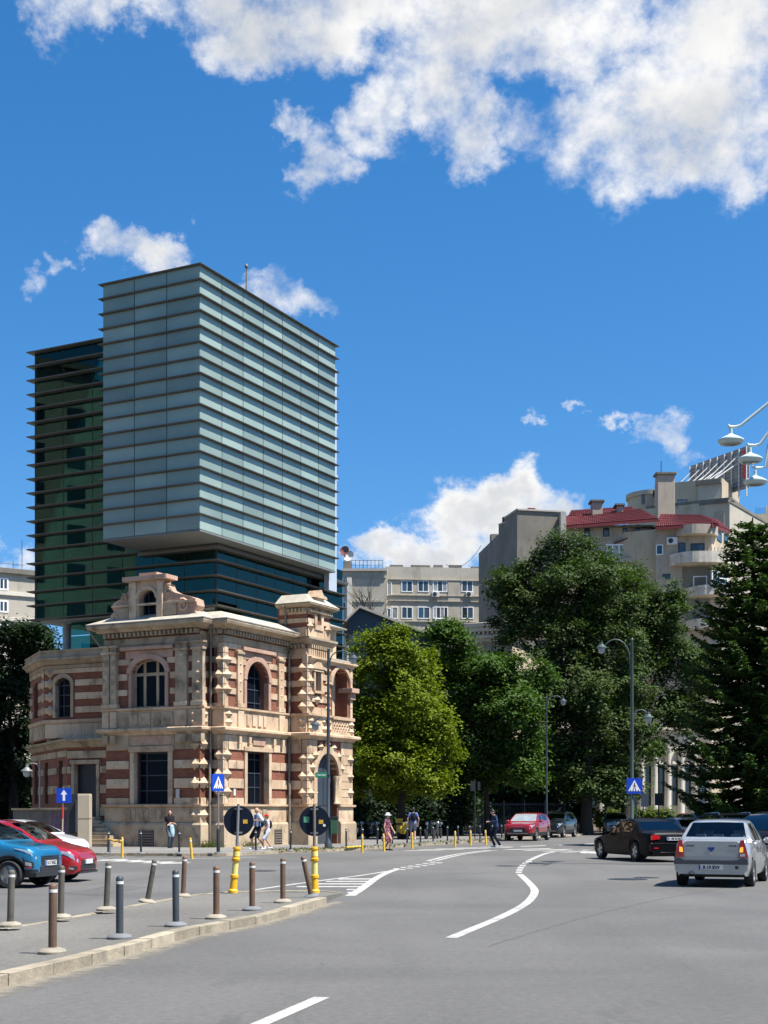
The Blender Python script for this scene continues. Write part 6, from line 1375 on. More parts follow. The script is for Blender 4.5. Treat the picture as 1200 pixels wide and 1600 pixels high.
def logan_extras(e):
    L, hw, X = e['L'], e['hw'], e['X']; rt = e['root']; Mw = e['M']
    def rear(nm, m, poly, x0, x1, par=None): return MB().prism(poly, x0, x1, 'x', Mw).build(nm, m, par or rt)
    xr = -L / 2
    e['blk']('parcel_shelf', K['seat_grey'], X(3.55), X(3.12), -.6, .6, .96, .985)  # pale shelf added to brighten the view through the rear window
    rear('bumper', P_['silver'], [(-.79, .38), (-.70, .30), (.70, .30), (.79, .38), (.80, .52), (-.80, .52)], xr - .10, xr + .06)
    rear('bumper_trim', mat('grey_trim', (.075, .08, .085), .6, var=.1), [(-.815, .52), (.815, .52), (.80, .66), (.68, .67), (.56, .61), (-.56, .61), (-.68, .67), (-.80, .66)], xr - .115, xr + .10)
    rear('boot_lid', P_['silver'], [(-.50, .62), (.50, .62), (.60, .72), (.60, 1.0), (.55, 1.035), (-.55, 1.035), (-.60, 1.0), (-.60, .72)], xr - .025, xr + .05)
    rear('boot_crease', P_['silver'], [(-.56, .70), (.56, .70), (.58, .80), (.30, .775), (-.30, .775), (-.58, .80)], xr - .032, xr)
    for sg in (1, -1):
        tl = rear('tail_light', K['taillamp'], [(sg * .60, .68), (sg * .80, .67), (sg * .775, .85), (sg * .715, 1.06), (sg * .64, 1.06), (sg * .62, .9)], xr - .04, xr + .16)
        rear('indicator', K['amber'], [(sg * .62, .79), (sg * .70, .80), (sg * .70, .91), (sg * .635, .90)], xr - .047, xr - .03, tl)
        if sg < 0: rear('reverse_lamp', K['plate'], [(sg * .63, .70), (sg * .74, .70), (sg * .74, .76), (sg * .63, .76)], xr - .047, xr - .03, tl)
    e['plate'](xr - .115, .455, 'B 19 EVV', -1)
    pb = MB().prism([(-.075, .9), (.075, .9), (.07, .86), (.0, .80), (-.07, .86)], xr - .045, xr - .02, 'x', Mw).build('badge', mat('blue_badge', (.02, .06, .25), .3, var=0), rt)
    MB().lathe([(.035, 0), (.035, .02), (.02, .025)], 14, Mw @ Matrix.Translation((xr - .03, 0, .765)) @ Matrix.Rotation(R(-90), 4, 'Y')).build('boot_lock', K['chrome'], rt)
    MB().lathe([(.04, 0), (.04, .03), (.03, .035)], 14, Mw @ Matrix.Translation((xr - .10, -.57, .46)) @ Matrix.Rotation(R(-90), 4, 'Y')).build('parking_sensor', K['blackplastic'], rt)
    MB().lathe([(.06, 0), (.06, .16), (.05, .16), (.05, .02)], 14, Mw @ Matrix.Translation((xr, .42, .30)) @ Matrix.Rotation(R(-90), 4, 'Y')).build('exhaust', K['blackplastic'], rt, smooth=40)
    for y, t in ((.47, 'LOGAN'), (-.47, 'DACIA')): lettering(t, .055, K['plateink'], rt, Mw @ Matrix.Translation((xr - .03, y, .93)) @ Matrix.Rotation(R(-90), 4, 'Z') @ Matrix.Rotation(R(90), 4, 'X'), bold=.002)
ax = gp(1119, 1384); car('silver four-door saloon seen from behind on the road at right', 'saloon', P_['silver'], ax, R(69), (-(SPEC['saloon']['L'] / 2 - (SPEC['saloon']['L'] - .83 - 2.63)), 0), 'clearglass', extras=logan_extras, tailpatch=False, seatmat='seat_grey')
def bmw_extras(e):
    rt, Mw, L = e['root'], e['M'], e['L']; xr = -L / 2
    def rear(nm, m, poly, x0, x1, par=None): return MB().prism(poly, x0, x1, 'x', Mw).build(nm, m, par or rt)
    rear('bumper', P_['black'], [(-.84, .38), (-.76, .28), (.76, .28), (.84, .38), (.85, .62), (-.85, .62)], xr - .06, xr + .1); rear('bumper_strip', K['chrome'], [(-.80, .63), (.80, .63), (.80, .655), (-.80, .655)], xr - .04, xr + .1)
    for sg in (1, -1):
        rear('tail_light', K['taillamp'], [(sg * .50, .78), (sg * .80, .75), (sg * .80, .88), (sg * .72, .92), (sg * .50, .89)], xr - .03, xr + .2); rear('reflector', K['taillamp'], [(sg * .58, .46), (sg * .74, .46), (sg * .74, .50), (sg * .58, .50)], xr - .07, xr)
    e['plate'](xr - .03, .79, 'B 108 BCM', -1); rear('boot_strip', K['chrome'], [(-.2, .885), (.2, .885), (.2, .90), (-.2, .90)], xr - .03, xr); rear('diffuser_strip', K['chrome'], [(-.5, .33), (.5, .33), (.5, .345), (-.5, .345)], xr - .065, xr - .05)
S_ = SPEC['executive']; rl_ = gp(994, 1346); car('black executive saloon left of the silver one, seen from its rear left', 'executive', P_['black'], rl_, R(105), (S_['L'] / 2 - S_['fo'] - S_['wb'], S_['W'] / 2 - .1), 'tintglass', extras=bmw_extras, tailpatch=False)
S_ = SPEC['suv']
def shade_extras(e):
    L = e['L']; e['blk']('skid_plate', K['rim'], L / 2 - .01, L / 2 + .02, -.6, .6, .42, .47); e['blk']('fog_grille', K['blackplastic'], L / 2 - .03, L / 2 + .014, -.66, .66, .50, .58)
    e['blk']('grille_bar', K['chrome'], L / 2 + .005, L / 2 + .02, -.45, .45, .84, .855)
car('red SUV facing the camera beside the pavement under the trees', 'suv', P_['darkred'], gp(837, 1314), R(-111), (S_['L'] / 2 - S_['fo'], S_['W'] / 2 - .1), 'sunshade', plate='', extras=shade_extras)
car('dark green SUV parked right behind the red one', 'suv', P_['darkgreen'], gp(880, 1309), R(-113), (S_['L'] / 2 - S_['fo'], S_['W'] / 2 - .1), 'tintglass', plate='', extras=shade_extras, rails=True)
car('grey SUV with pale roof facing the camera beyond the black saloon', 'suv', P_['grey'], px2(962, 103), R(-98), (0, 0), 'tintglass', plate='', rails=True)
car('black SUV half out of frame at the right edge behind the silver saloon', 'suv', P_['black'], gp(1195, 1358), R(-146), (S_['L'] / 2 - S_['fo'], S_['W'] / 2 - .1), 'tintglass', H=1.72)
car('dark blue saloon waiting ahead of the black one', 'executive', P_['navy'], px2(1062, 60), R(106), (0, 0), 'tintglass')
car('small red car far ahead between the two saloons', 'citysuv', P_['red'], px2(1078, 78), R(98), (0, 0), 'tintglass', H=1.62)
car('slate grey SUV ahead of the silver saloon', 'suv', P_['slate'], px2(1102, 72), R(-84), (0, 0), 'tintglass')
car('dark SUV with roof rails just above the silver saloon roof', 'suv', P_['black'], px2(1148, 56), R(-80), (0, 0), 'tintglass', rails=True)
def spring_extras(e):
    L, hw, b = e['L'], e['hw'], e['blk']; e['patch']('fog_light_pod', K['blackplastic'], .06, .28, 1.2, 2.1, .014); e['patch']('fog_light', K['lamp'], .10, .22, 1.5, 1.95, .02)
    e['patch']('reflector_strip', K['taillamp'], .10, .2, 1.25, 1.36, .02); b('skid_plate', K['blackplastic'], L / 2 - .12, L / 2 + .03, -.7, .7, .25, .36)
    for z in (.62, .66, .70): b('grille_bar', K['darkrim'], L / 2 + .005, L / 2 + .018, -.42, .42, z, z + .015)
S_ = SPEC['citysuv']; car('blue city SUV at the left edge, nose pointing right', 'citysuv', P_['blue'], gp(16, 1388), R(-14), (S_['L'] / 2 - S_['fo'], -S_['W'] / 2 + .1), 'carglass', plate='B 17 KNZ', extras=spring_extras, lamp_t=(2.75, 3.4))
def yaris_extras(e):
    L, b = e['L'], e['blk']; e['patch']('intake', K['blackplastic'], .03, .16, .9, 1.5, .012); e['patch']('fog_light', K['lamp'], .10, .2, .9, 1.2, .014); b('splitter', K['blackplastic'], L / 2 - .2, L / 2 + .03, -.62, .62, .21, .26)
S_ = SPEC['hatch']; car('bright red hatchback parked just behind the blue car', 'hatch', P_['red'], gp(70, 1379), R(-8), (S_['L'] / 2 - S_['fo'], -S_['W'] / 2 + .1), 'carglass', plate='', extras=yaris_extras, lamp_t=(2.5, 3.5))
car('white hatchback parked behind the red one at the left edge', 'hatch', P_['white'], px2(34, 38.2), R(-8), (1.2, -.7), 'clearglass', plate='', H=1.50)
car('white hatchback farthest in the row of parked cars at left', 'hatch', P_['white'], px2(80, 45.5), R(-9), (1.2, -.8), 'carglass', plate='', H=1.44)
# motorcycles in the shade
def motorcycle(label, loc, ang, body, scooter=False):
    t = thing('motorcycle' if not scooter else 'scooter', (loc[0], loc[1], SW), label, 'motorcycle' if not scooter else 'scooter', None, ang); Mw = Matrix.Translation((loc[0], loc[1], SW)) @ Matrix.Rotation(ang, 4, 'Z'); r = .3 if not scooter else .24; wb = 1.4 if not scooter else 1.25
    for x in (-wb / 2, wb / 2):
        Mx = Mw @ Matrix.Translation((x, 0, r)) @ Matrix.Rotation(R(90), 4, 'X'); wo = MB().lathe([(r * .7, -.05), (r, -.04), (r, .04), (r * .7, .05)], 20).build('wheel', K['tyre'], t, Mx, smooth=40); sp_ = MB()
        for k in range(6): sp_.box(-.012, .012, 0, r * .72, -.012, .012, Matrix.Rotation(2 * math.pi * k / 6, 4, 'Z'))
        sp_.build('spokes', K['rim'], wo, Mx)
    MB().tube([(wb / 2, 0, r), (wb / 2 - .2, 0, .75), (wb / 2 - .32, 0, 1.02)], .03, 8).build('fork', K['chrome'], t, Mw, smooth=60); MB().tube([(wb / 2 - .36, -.36, 1.06), (wb / 2 - .3, -.1, 1.02), (wb / 2 - .3, .1, 1.02), (wb / 2 - .36, .36, 1.06)], .016, 6).build('handlebar', K['iron'], t, Mw, smooth=60)
    MB().sphere((wb / 2 - .1, 0, .92), (.1, .1, .1), 10, 8).build('headlight', K['lamp'], t, Mw, smooth=60)
    if scooter:
        MB().prism([(-.6, .45), (-.2, .38), (.15, .3), (.32, .35), (.42, .95), (.36, .97), (.18, .48), (-.05, .5), (-.1, .78), (-.7, .82), (-.75, .6)], -.17, .17, 'y').build('body', body, t, Mw, smooth=40); MB().prism([(-.72, .83), (-.1, .79), (-.08, .88), (-.68, .92)], -.15, .15, 'y').build('seat', K['seat'], t, Mw); block('delivery_box', body, t, -.85, -.52, -.17, .17, .93, 1.2, Mw)
    else:
        MB().sphere((.12, 0, .82), (.3, .15, .14), 12, 8).build('tank', body, t, Mw, smooth=60); MB().prism([(-.1, .8), (-.62, .84), (-.75, .92), (-.6, .95), (-.1, .88)], -.13, .13, 'y').build('seat', K['seat'], t, Mw); MB().box(-.28, .22, -.14, .14, .28, .62).build('engine', K['darkrim'], t, Mw); MB().tube([(.2, -.16, .35), (-.2, -.18, .28), (-.8, -.18, .36)], .04, 8).build('exhaust', K['chrome'], t, Mw, smooth=60)
    MB().tube([(0, 0, .4), (-.02, .28, .012)], .014, 5).build('kickstand', K['iron'], t, Mw); return t
K['yellow'] = mat('yellow_plastic', (.62, .42, .01), .5, var=.12)
motorcycle('dark motorcycle in the shade beside the house, leftmost of the row', px2(562, 84), R(-75), K['iron']); motorcycle('dark motorcycle with bright headlamp right of the first, in shade', px2(583, 83), R(-60), P_['slate']); motorcycle('yellow scooter with a box under the yellow-green tree', px2(630, 81), R(-70), K['yellow'], True); motorcycle('black motorcycle right of the man with the backpack', px2(672, 82), R(-110), K['iron']); motorcycle('dark motorcycle at the right end of the shaded row', px2(686, 84), R(-100), P_['navy'])
# ---------------------------------------------------------------- street furniture
K['bol_brown'] = mat('brown_bollard', (.150, .088, .055), .65, .1, var=.3, vs=6, grime=.4); K['bol_grey'] = mat('slate_bollard', (.055, .066, .078), .55, .2, var=.2, vs=6, grime=.3, gcol=(.10, .08, .06)); K['bol_olive'] = mat('weathered_bollard', (.095, .085, .068), .7, .1, var=.35, vs=7, grime=.5, gcol=(.16, .15, .13)); K['bol_base'] = mat('cast_base', (.30, .27, .21), .9, var=.25, vs=8, grime=.3); K['bol_base2'] = mat('grey_cast_base', (.16, .165, .17), .85, var=.2, vs=8); K['band'] = mat('reflective_band', (.66, .66, .62), .5, var=.1)
K['yel'] = mat('yellow_post', (.66, .40, .03), .6, var=.15, vs=5, grime=.3, gcol=(.3, .22, .08)); K['yelflex'] = mat('amber_flex_post', (.78, .42, .015), .5, var=.08, grime=.15, gcol=(.3, .2, .05)); K['signback'] = mat('sign_back', (.003, .009, .022), .5, .0, var=.2, spec=.3); K['signblue'] = mat('sign_blue', (.006, .055, .46), .35, var=.05); K['signwhite'] = mat('sign_white', (.80, .80, .80), .4, var=.03); K['signblack'] = mat('sign_black', (.01, .01, .01), .5, var=0); K['galv'] = mat('galvanised', (.30, .30, .29), .5, .6, var=.15)
K['lampgreen'] = mat('lamp_post_green', (.055, .085, .078), .5, .1, var=.12); K['lampdark'] = mat('lamp_post_grey', (.055, .070, .085), .5, .2, var=.12); K['lampglass'] = mat('frosted_lantern', (.34, .38, .38), .25, var=.05, coat=.6)
def bollard(label, px, py, mat_, base_, ztop, h=.78, z=None, tx=0, ty=0, r=.047, band=True, group='bollards on the traffic island'):
    p = gp(px, py, ztop); t = thing('bollard', (p.x, p.y, ztop), label, 'bollard', group); Mw = Matrix.Translation(p); Mt = Mw @ Matrix.Rotation(R(tx), 4, 'Y') @ Matrix.Rotation(R(ty), 4, 'X')
    MB().lathe([(.158, -.01), (.160, .02), (.135, .045), (.085, .062), (.06, .064)], 20).build('base', base_, t, Mw if abs(tx) < 4 else Mt, smooth=35)
    MB().lathe([(r, .05), (r, h - .10)], 18).build('shaft', mat_, t, Mt, smooth=40); MB().lathe([(r + .003, h - .10), (r + .003, h - .065)], 18).build('band', K['band'] if band else mat_, t, Mt, smooth=40)
    MB().lathe([(r, h - .065), (r, h - .03), (r * .8, h - .008), (r * .4, h), (.002, h + .001)], 18).build('cap', mat_, t, Mt, smooth=50); return t
IS = (('weathered bollard at the left frame edge of the island', 16, 1447, 'bol_olive', 'bol_base', 1.5, 0), ('nearest brown bollard by the island kerb', 82, 1489, 'bol_brown', 'bol_base', .5, 0), ('weathered bollard in front of the blue car', 95, 1434, 'bol_olive', 'bol_base', 1, 0), ('brown bollard leaning slightly, right of the red car', 166, 1422, 'bol_olive', 'bol_base', 2.5, 0),
      ('slate grey bollard nearest the camera, white band on top', 187, 1466, 'bol_grey', 'bol_base2', 0, 0), ('bollard tilted to the right on the far edge of the island', 230, 1410, 'bol_olive', 'bol_base', 10, 0), ('second slate grey bollard along the island kerb', 275, 1447, 'bol_grey', 'bol_base2', -.5, 0), ('brown bollard on the far edge left of the first round sign', 286, 1401, 'bol_brown', 'bol_base', 2.5, 0),
      ('brown bollard on the kerb just left of the first round sign', 338, 1435, 'bol_brown', 'bol_base', 0, 0), ('brown bollard on the kerb right of the first round sign', 394, 1422, 'bol_brown', 'bol_base2', 0, 0), ('upright brown bollard before the leaning one near the island tip', 442, 1410, 'bol_brown', 'bol_base', 0, 0), ('bollard leaning left against the second round sign post', 487, 1402, 'bol_brown', 'bol_base2', -12, 3))
for lab, x, y, m, b, tx, ty in IS: bollard(lab, x, y, K[m], K[b], .112 if y > 1412 or x > 320 else .07, .78, None, tx, ty)
DK = ((169, 1334, 'beside the yellow bar left of the steps'), (220.5, 1334, 'in front of the cellar louvre'), (280, 1334, 'right of the woman with crossed arms'), (400, 1331, 'at the feet of the walking man'), (454, 1330, 'between the two round signs'), (541, 1325.5, 'beyond the house corner by the fallen post'), (566, 1322.5, 'leftmost behind the woman in the hat'), (589.5, 1321.5, 'just left of the woman in the hat'), (613, 1321, 'just right of the woman in the hat'), (636, 1320, 'left of the man with the backpack'), (657, 1318.5, 'right of the man with the backpack'), (677, 1317, 'under the yellow-green tree, sixth along the kerb'), (699, 1316, 'under the yellow-green tree, seventh along the kerb'), (716, 1315, 'left of the dark sign pole'), (734, 1314, 'behind the middle yellow post'), (750, 1313, 'right of the dark sign pole'), (769, 1312, 'hidden partly by the man in navy'), (784, 1311.5, 'left of the red SUV'))
for x, y, lab in DK: bollard('thin dark bollard on the far pavement, ' + lab, x, y, K['iron'], K['bol_base2'], SW, .86, None, random.uniform(-1.5, 1.5), 0, .04, True, 'thin dark bollards on the far pavement')
def ypost(label, px, py, tx=0, h=.76, zb=0.0):
    p = gp(px, py, zb); Mw = Matrix.Translation(p) @ Matrix.Rotation(R(tx), 4, 'Y'); t = thing('yellow_post', (p.x, p.y, zb), label, 'bollard', 'yellow posts along the far kerb'); MB().lathe([(.055, 0), (.05, .03), (.046, h - .14)], 14).build('shaft', K['yel'], t, Mw, smooth=40); MB().lathe([(.049, h - .14), (.049, h - .08)], 14).build('band', K['band'], t, Mw, smooth=40); MB().lathe([(.046, h - .08), (.046, h - .03), (.03, h), (.002, h)], 14).build('cap', K['yel'], t, Mw, smooth=40)
for x, y, tx, lab in ((191, 1340, 0, 'beside the dark bollard left of the steps'), (300, 1342, -5, 'leaning left, in front of the house corner'), (566, 1332, 0, 'leftmost of the row beyond the house'), (600.5, 1330.5, -3, 'in front of the woman in the hat'), (644, 1326.5, 0, 'below the man with the backpack'), (711, 1323, 0, 'left of the dark sign pole'), (735.5, 1321, -1, 'right of the dark sign pole'), (759.5, 1320, -3, 'beside the man in navy')): ypost('yellow kerb post ' + lab, x, y, tx)
p0, p1 = gp(541, 1326, SW), gp(563, 1324.5, SW); fp_ = thing('yellow_post', (p0.x, p0.y, SW), 'fallen yellow post lying on the pavement beyond the house corner', 'bollard'); MB().tube([(p0.x, p0.y, SW + .05), (p1.x, p1.y, SW + .05)], .046, 12).build('shaft', K['yel'], fp_, smooth=40); MB().tube([(p1.x, p1.y, SW + .05), (p1.x + .06, p1.y, SW + .05)], .05, 12).build('cap', K['band'], fp_, smooth=40)
yb = thing('yellow_barrier', gp(180, 1336, SW), 'bent yellow bar between a dark bollard and a yellow post left of the steps', 'barrier'); a_, b_ = gp(170, 1336, SW), gp(189, 1338, SW); MB().tube([a_ + Vector((0, 0, .58)), a_.lerp(b_, .5) + Vector((0, 0, .52)), b_ + Vector((0, 0, .56))], .035, 8).build('bar', K['yel'], yb, smooth=50); MB().tube([a_ + Vector((0.05, 0, -.0)), a_ + Vector((.05, 0, .56))], .025, 8).build('upright', K['galv'], yb, smooth=50)
def ellipse_pts(cx, cz, r, n=28): return [(cx + r * math.cos(2 * math.pi * k / n), cz + r * math.sin(2 * math.pi * k / n)) for k in range(n)]
def round_sign(label, px, py, dpx, dpy, lean, stickers):
    p = gp(px, py, .062); d = p.y; t = thing('round_sign', p, label, 'road sign', 'round signs on the traffic island'); zc = pz(dpy, d); xc = (dpx - CX) / F * d; zy = pz(1323, d); k = (zy - .06) / (zc - .06); xm = p.x + (xc - p.x) * .9
    top_ = Vector((xc, d, zc + .34)); yt = Vector((p.x + (xc - p.x) * .75, d, zy))
    MB().tube([yt - Vector((0, 0, .3)), yt, top_], .03, 12).build('pole', K['pipe'] if stickers > 2 else K['galv'], t, smooth=50)
    ax_ = (yt - Vector(p)); L_ = ax_.length; Mz = Matrix.Translation(p) @ ax_.to_track_quat('Z', 'Y').to_matrix().to_4x4()
    MB().lathe([(.10, 0), (.10, .05), (.075, .08), (.07, .30), (.085, .31), (.085, .36), (.068, .37)], 18).build('foot', K['yelflex'], t, Mz, smooth=35); MB().lathe([(.064, .37), (.062, L_ - .30)], 18).build('reflective_sleeve', mat('yellow_sleeve', (.78, .66, .20), .35, var=.15, vs=3) if 'yellow_sleeve' not in bpy.data.materials else bpy.data.materials['yellow_sleeve'], t, Mz, smooth=40); MB().lathe([(.072, L_ - .30), (.085, L_ - .28), (.085, L_ - .235), (.068, L_ - .225), (.066, L_ - .06), (.078, L_ - .05), (.075, L_ - .01), (.03, L_)], 18).build('collar', K['yelflex'], t, Mz, smooth=35); MB().lathe([(.070, L_ - .19), (.070, L_ - .10)], 18).build('white_ring', bpy.data.materials['yellow_sleeve'], t, Mz, smooth=40)
    Mf = Matrix.Translation((xc, d + .045, zc)); ds = MB().prism(ellipse_pts(0, 0, .305), 0, .012).build('disc', K['signback'], t, Mf); MB().prism(ellipse_pts(0, 0, .298), .0125, .016).build('face', K['signblue'], ds, Mf)
    for z in (.24, -.24): MB().box(-.075, .075, -.045, -.001, z - .018, z + .018).build('clamp', K['galv'], t, Mf)
    block('yellow_sticker', K['yel'], ds, .09, .18, -.004, -.001, -.055, .025, Mf, False)
    if stickers > 2: block('green_sticker', mat('sticker_green', (.10, .32, .18), .5, var=.5, vs=25), ds, -.215, -.105, -.004, -.001, -.03, .09, Mf, False); MB().prism(ellipse_pts(.2, -.085, .028, 14), -.004, -.001).build('white_sticker', K['signwhite'], ds, Mf)
round_sign('dark back of a round sign on a leaning yellow post, left one on the island', 364, 1395, 372.5, 1282.5, 1, 1); round_sign('dark round sign back with stickers on an upright yellow post at the island tip', 492, 1395.5, 491, 1283, 0, 3)
def ped_sign(parent, Mf, s=.62, name='sign_plate'):
    pl = block(name, K['signblue'], parent, -s / 2, s / 2, -.012, .012, -s / 2, s / 2, Mf); MB().prism([(-s * .40, -s * .34), (s * .40, -s * .34), (0, s * .38)], -.017, -.0125).build('triangle', K['signwhite'], pl, Mf)
    fg_ = MB(); fg_.prism(ellipse_pts(0, s * .14, s * .045, 12), -.021, -.0175)
    for q in ([(-.02, .10), (.025, .10), (.03, -.05), (-.03, -.05)], [(-.03, -.05), (0, -.05), (-.075, -.29), (-.115, -.29)], [(0, -.05), (.03, -.05), (.10, -.29), (.06, -.29)], [(-.02, .09), (-.02, .05), (-.10, -.06), (-.12, -.04)], [(.025, .09), (.025, .05), (.09, -.06), (.11, -.04)]): fg_.prism([(x * s, z * s) for x, z in q], -.021, -.0175)
    fg_.build('walking_figure', K['signblack'], pl, Mf)
    for i in range(4): x = -s * .30 + i * s * .17; MB().prism([(x, -s * .33), (x + s * .07, -s * .33), (x + s * .09, -s * .26), (x + s * .03, -s * .26)], -.020, -.0172).build('zebra_bar', K['signblack'], pl, Mf)
    return pl
p = gp(341, 1334, SW); t = thing('crossing_sign', p, 'blue pedestrian crossing sign turned sideways on a thin pole before the house corner', 'road sign'); zc = pz(1223, p.y); MB().tube([p, (p.x, p.y, zc + .32)], .03, 10).build('pole', K['galv'], t, smooth=50); MB().lathe([(.07, 0), (.065, .9), (.045, .95)], 14).build('sleeve', K['iron'], t, Matrix.Translation(p), smooth=40); MB().lathe([(.15, 0), (.14, .05), (.06, .07)], 16).build('base', K['bol_base2'], t, Matrix.Translation(p), smooth=40)
ped_sign(t, Matrix.Translation((p.x, p.y - .045, zc)) @ Matrix.Rotation(R(52), 4, 'Z'), .64)
# one-way sign
d = 59.0; x0 = (97 - CX) / F * d; t = thing('one_way_sign', (x0, d, SW), 'blue square sign with white up arrow beside the garden wall pillar', 'road sign'); zc = pz(1243, d); MB().tube([(x0, d, SW), (x0 + .05, d, zc + .33)], .032, 10).build('pole', mat('pale_pole', (.45, .36, .26), .6, var=.1), t, smooth=50); MB().lathe([(.04, 0), (.04, .5)], 12).build('red_band', mat('red_band', (.5, .05, .03), .5, var=.1), t, Matrix.Translation((x0 + .03, d, zc - .95)), smooth=50)
Mf = Matrix.Translation((x0 + .09, d - .05, zc)); pl = block('sign_plate', K['signblue'], t, -.31, .31, -.012, .012, -.31, .31, Mf); MB().prism([(-.05, -.22), (.05, -.22), (.05, .04), (.135, .04), (0, .24), (-.135, .04), (-.05, .04)], -.017, -.0125).build('arrow', K['signwhite'], pl, Mf)
# lamp posts with hanging lanterns
_lan = None
def lantern(parent, pos, s=1.0, m=None):
    s = s * .8
    Mx = Matrix.Translation(pos) @ Matrix.Diagonal((s, s, s, 1))
    o = MB().lathe([(.02, .0), (.03, -.10), (.075, -.12), (.08, -.19), (.13, -.22), (.16, -.27), (.30, -.36), (.31, -.39), (.20, -.39)], 20).build('lantern', m, parent, Mx, smooth=30); MB().lathe([(.19, -.385), (.20, -.42), (.17, -.60), (.10, -.68), (.02, -.70)], 18).build('globe', K['lampglass'], o, Mx, smooth=50); return o
def lamp_post(label, px, d, ytop, arms, m, r=.075, extra=None, sc=1.0):
    x0 = (px - CX) / F * d; t = thing('lamp_post', (x0, d, SW), label, 'street lamp', None); zt = pz(ytop, d)
    MB().lathe([(.17, 0), (.16, .25), (.12, .32), (.11, 1.0), (.125, 1.05), (r, 1.12), (r * .9, (zt - SW) * .55), (r * .98, (zt - SW) * .555), (r * .7, zt - SW - .1), (r * .9, zt - SW - .06), (.03, zt - SW)], 14).build('pole', m, t, Matrix.Translation((x0, d, SW)), smooth=35)
    for (lx, ly, y0) in arms:
        za, ze = pz(y0, d), pz(ly, d); xe = (lx - CX) / F * d; sg = 1 if xe > x0 else -1; w_ = abs(xe - x0); P = [(x0, d, za)]
        for i in range(9): a = math.pi * (1 - i / 8 * .82) ; P.append((x0 + sg * (w_ * .06 + w_ * .47 * (1 + math.cos(a)) * 1.03), d, za + (ze - za) * .45 + (ze - za) * .58 * math.sin(min(a, math.pi) if i else math.pi) ** .8 if i else za + (ze - za) * .4))
        P.append((xe, d, ze)); MB().tube(P, .028, 8).build('arm', m, t, smooth=60); lantern(t, (xe, d, ze), sc, m)
    return t, x0
lp1, x0 = lamp_post('dark lamp post with two lanterns in front of the house bay', 513, 61.7, 1012, ((552, 1018, 1052), (492.5, 1122, 1150)), K['lampdark'])
d = 61.7; zs = pz(1211, d); g = thing('street_name_sign', (x0, d, zs), 'small green street sign with white lettering on the lamp post by the bay', 'street sign'); Mf = Matrix.Translation((x0 - .30, d - .10, zs)); sp_ = block('plate', mat('sign_green', (.02, .22, .10), .45, var=.05), g, -.26, .26, -.008, .008, -.11, .11, Mf); lettering('< Best Diner', .095, K['signwhite'], sp_, Mf @ Matrix.Translation((0, -.011, 0)) @ Matrix.Rotation(R(90), 4, 'X') @ Matrix.Diagonal((.85, 1, 1, 1)), bold=.003); MB().box(.2, .36, -.01, .12, -.02, .02).build('bracket', K['iron'], g, Mf)
bn = thing('litter_bin', (x0 + .24, d, SW + .65), 'green litter bin fixed to the lamp post behind the right round sign', 'bin'); block('bin', mat('bin_green', (.03, .10, .05), .55, var=.2), bn, x0 + .1, x0 + .42, d - .16, d + .16, SW + .62, SW + 1.30); block('lid', K['iron'], bn, x0 + .08, x0 + .44, d - .18, d + .18, SW + 1.305, SW + 1.38); MB().box(x0 + .05, x0 + .12, d - .04, d + .04, SW + .8, SW + 1.2).build('bracket', K['iron'], bn)
lp2, x2 = lamp_post('green lamp post with two lanterns beside the crossing sign at right', 987.5, 60, 997, ((940, 1001, 1068), (1013, 1110, 1140)), K['lampgreen'], .08)
Mf = Matrix.Translation((x2 + .08, 60 - .12, pz(1228, 60))); cs = thing('crossing_sign', (x2 + .08, 59.9, pz(1228, 60)), 'blue pedestrian crossing sign facing the camera on the green lamp post', 'road sign'); ped_sign(cs, Mf, .66); MB().box(-.05, .05, .0, .13, -.2, .2).build('bracket', K['galv'], cs, Mf)
lamp_post('dark lamp post with one lantern under the trees left of the red SUV', 854, 86, 1088, ((880, 1088, 1112),), K['lampdark'], .06); lamp_post('short pale lamp post with one lantern by the left wing of the house', 62, 66, 1188, ((42, 1193, 1205),), K['galv'], .045, None, 1.15)
# high mast with dish lamps; the mast stands out of frame at right
hm = thing('mast_lamp', ((1268 - CX) / F * 43, 43, 0), 'tall mast with three pale dish lamps hanging in at the top right', 'street lamp'); mxx = (1268 - CX) / F * 43; K['mast'] = mat('mast_grey', (.42, .50, .50), .45, .3, var=.06); K['dish'] = mat('dish_lamp', (.50, .60, .57), .45, .1, var=.05)
MB().lathe([(.16, 0), (.15, 6), (.10, 16.2), (.02, 16.3)], 16).build('mast', K['mast'], hm, Matrix.Translation((mxx, 43, 0)), smooth=40)
for (hx, hy, dd, ey) in ((1142, 688, 41, 630), (1172, 717, 43, 676), (1180, 752, 45, 700)):
    c = at(hx, hy, dd); e = at(1200, ey, dd); k = (e - at(hx + 12, hy - 21, dd)); far_ = e + k * 1.3; MB().tube([at(hx - 5, hy - 24, dd), at(hx - 2, hy - 21, dd), at(hx + 8, hy - 21, dd), at(hx + 16, hy - 24 + (0 if ey < 690 else 2), dd), e, far_, Vector((mxx, 43, far_.z + .5))], .045, 8).build('arm', K['mast'], hm, smooth=60)
    h_ = MB().lathe([(.02, .36), (.05, .34), (.045, .20), (.09, .16), (.22, .10), (.37, .015), (.375, -.02), (.31, -.105), (.28, -.11), (.27, -.095), (.02, -.095)], 28).build('lamp_head', K['dish'], hm, Matrix.Translation(c), smooth=28); MB().lathe([(.25, -.10), (.2, -.115), (.02, -.12)], 24).build('lens', K['lampglass'], h_, Matrix.Translation(c), smooth=40)
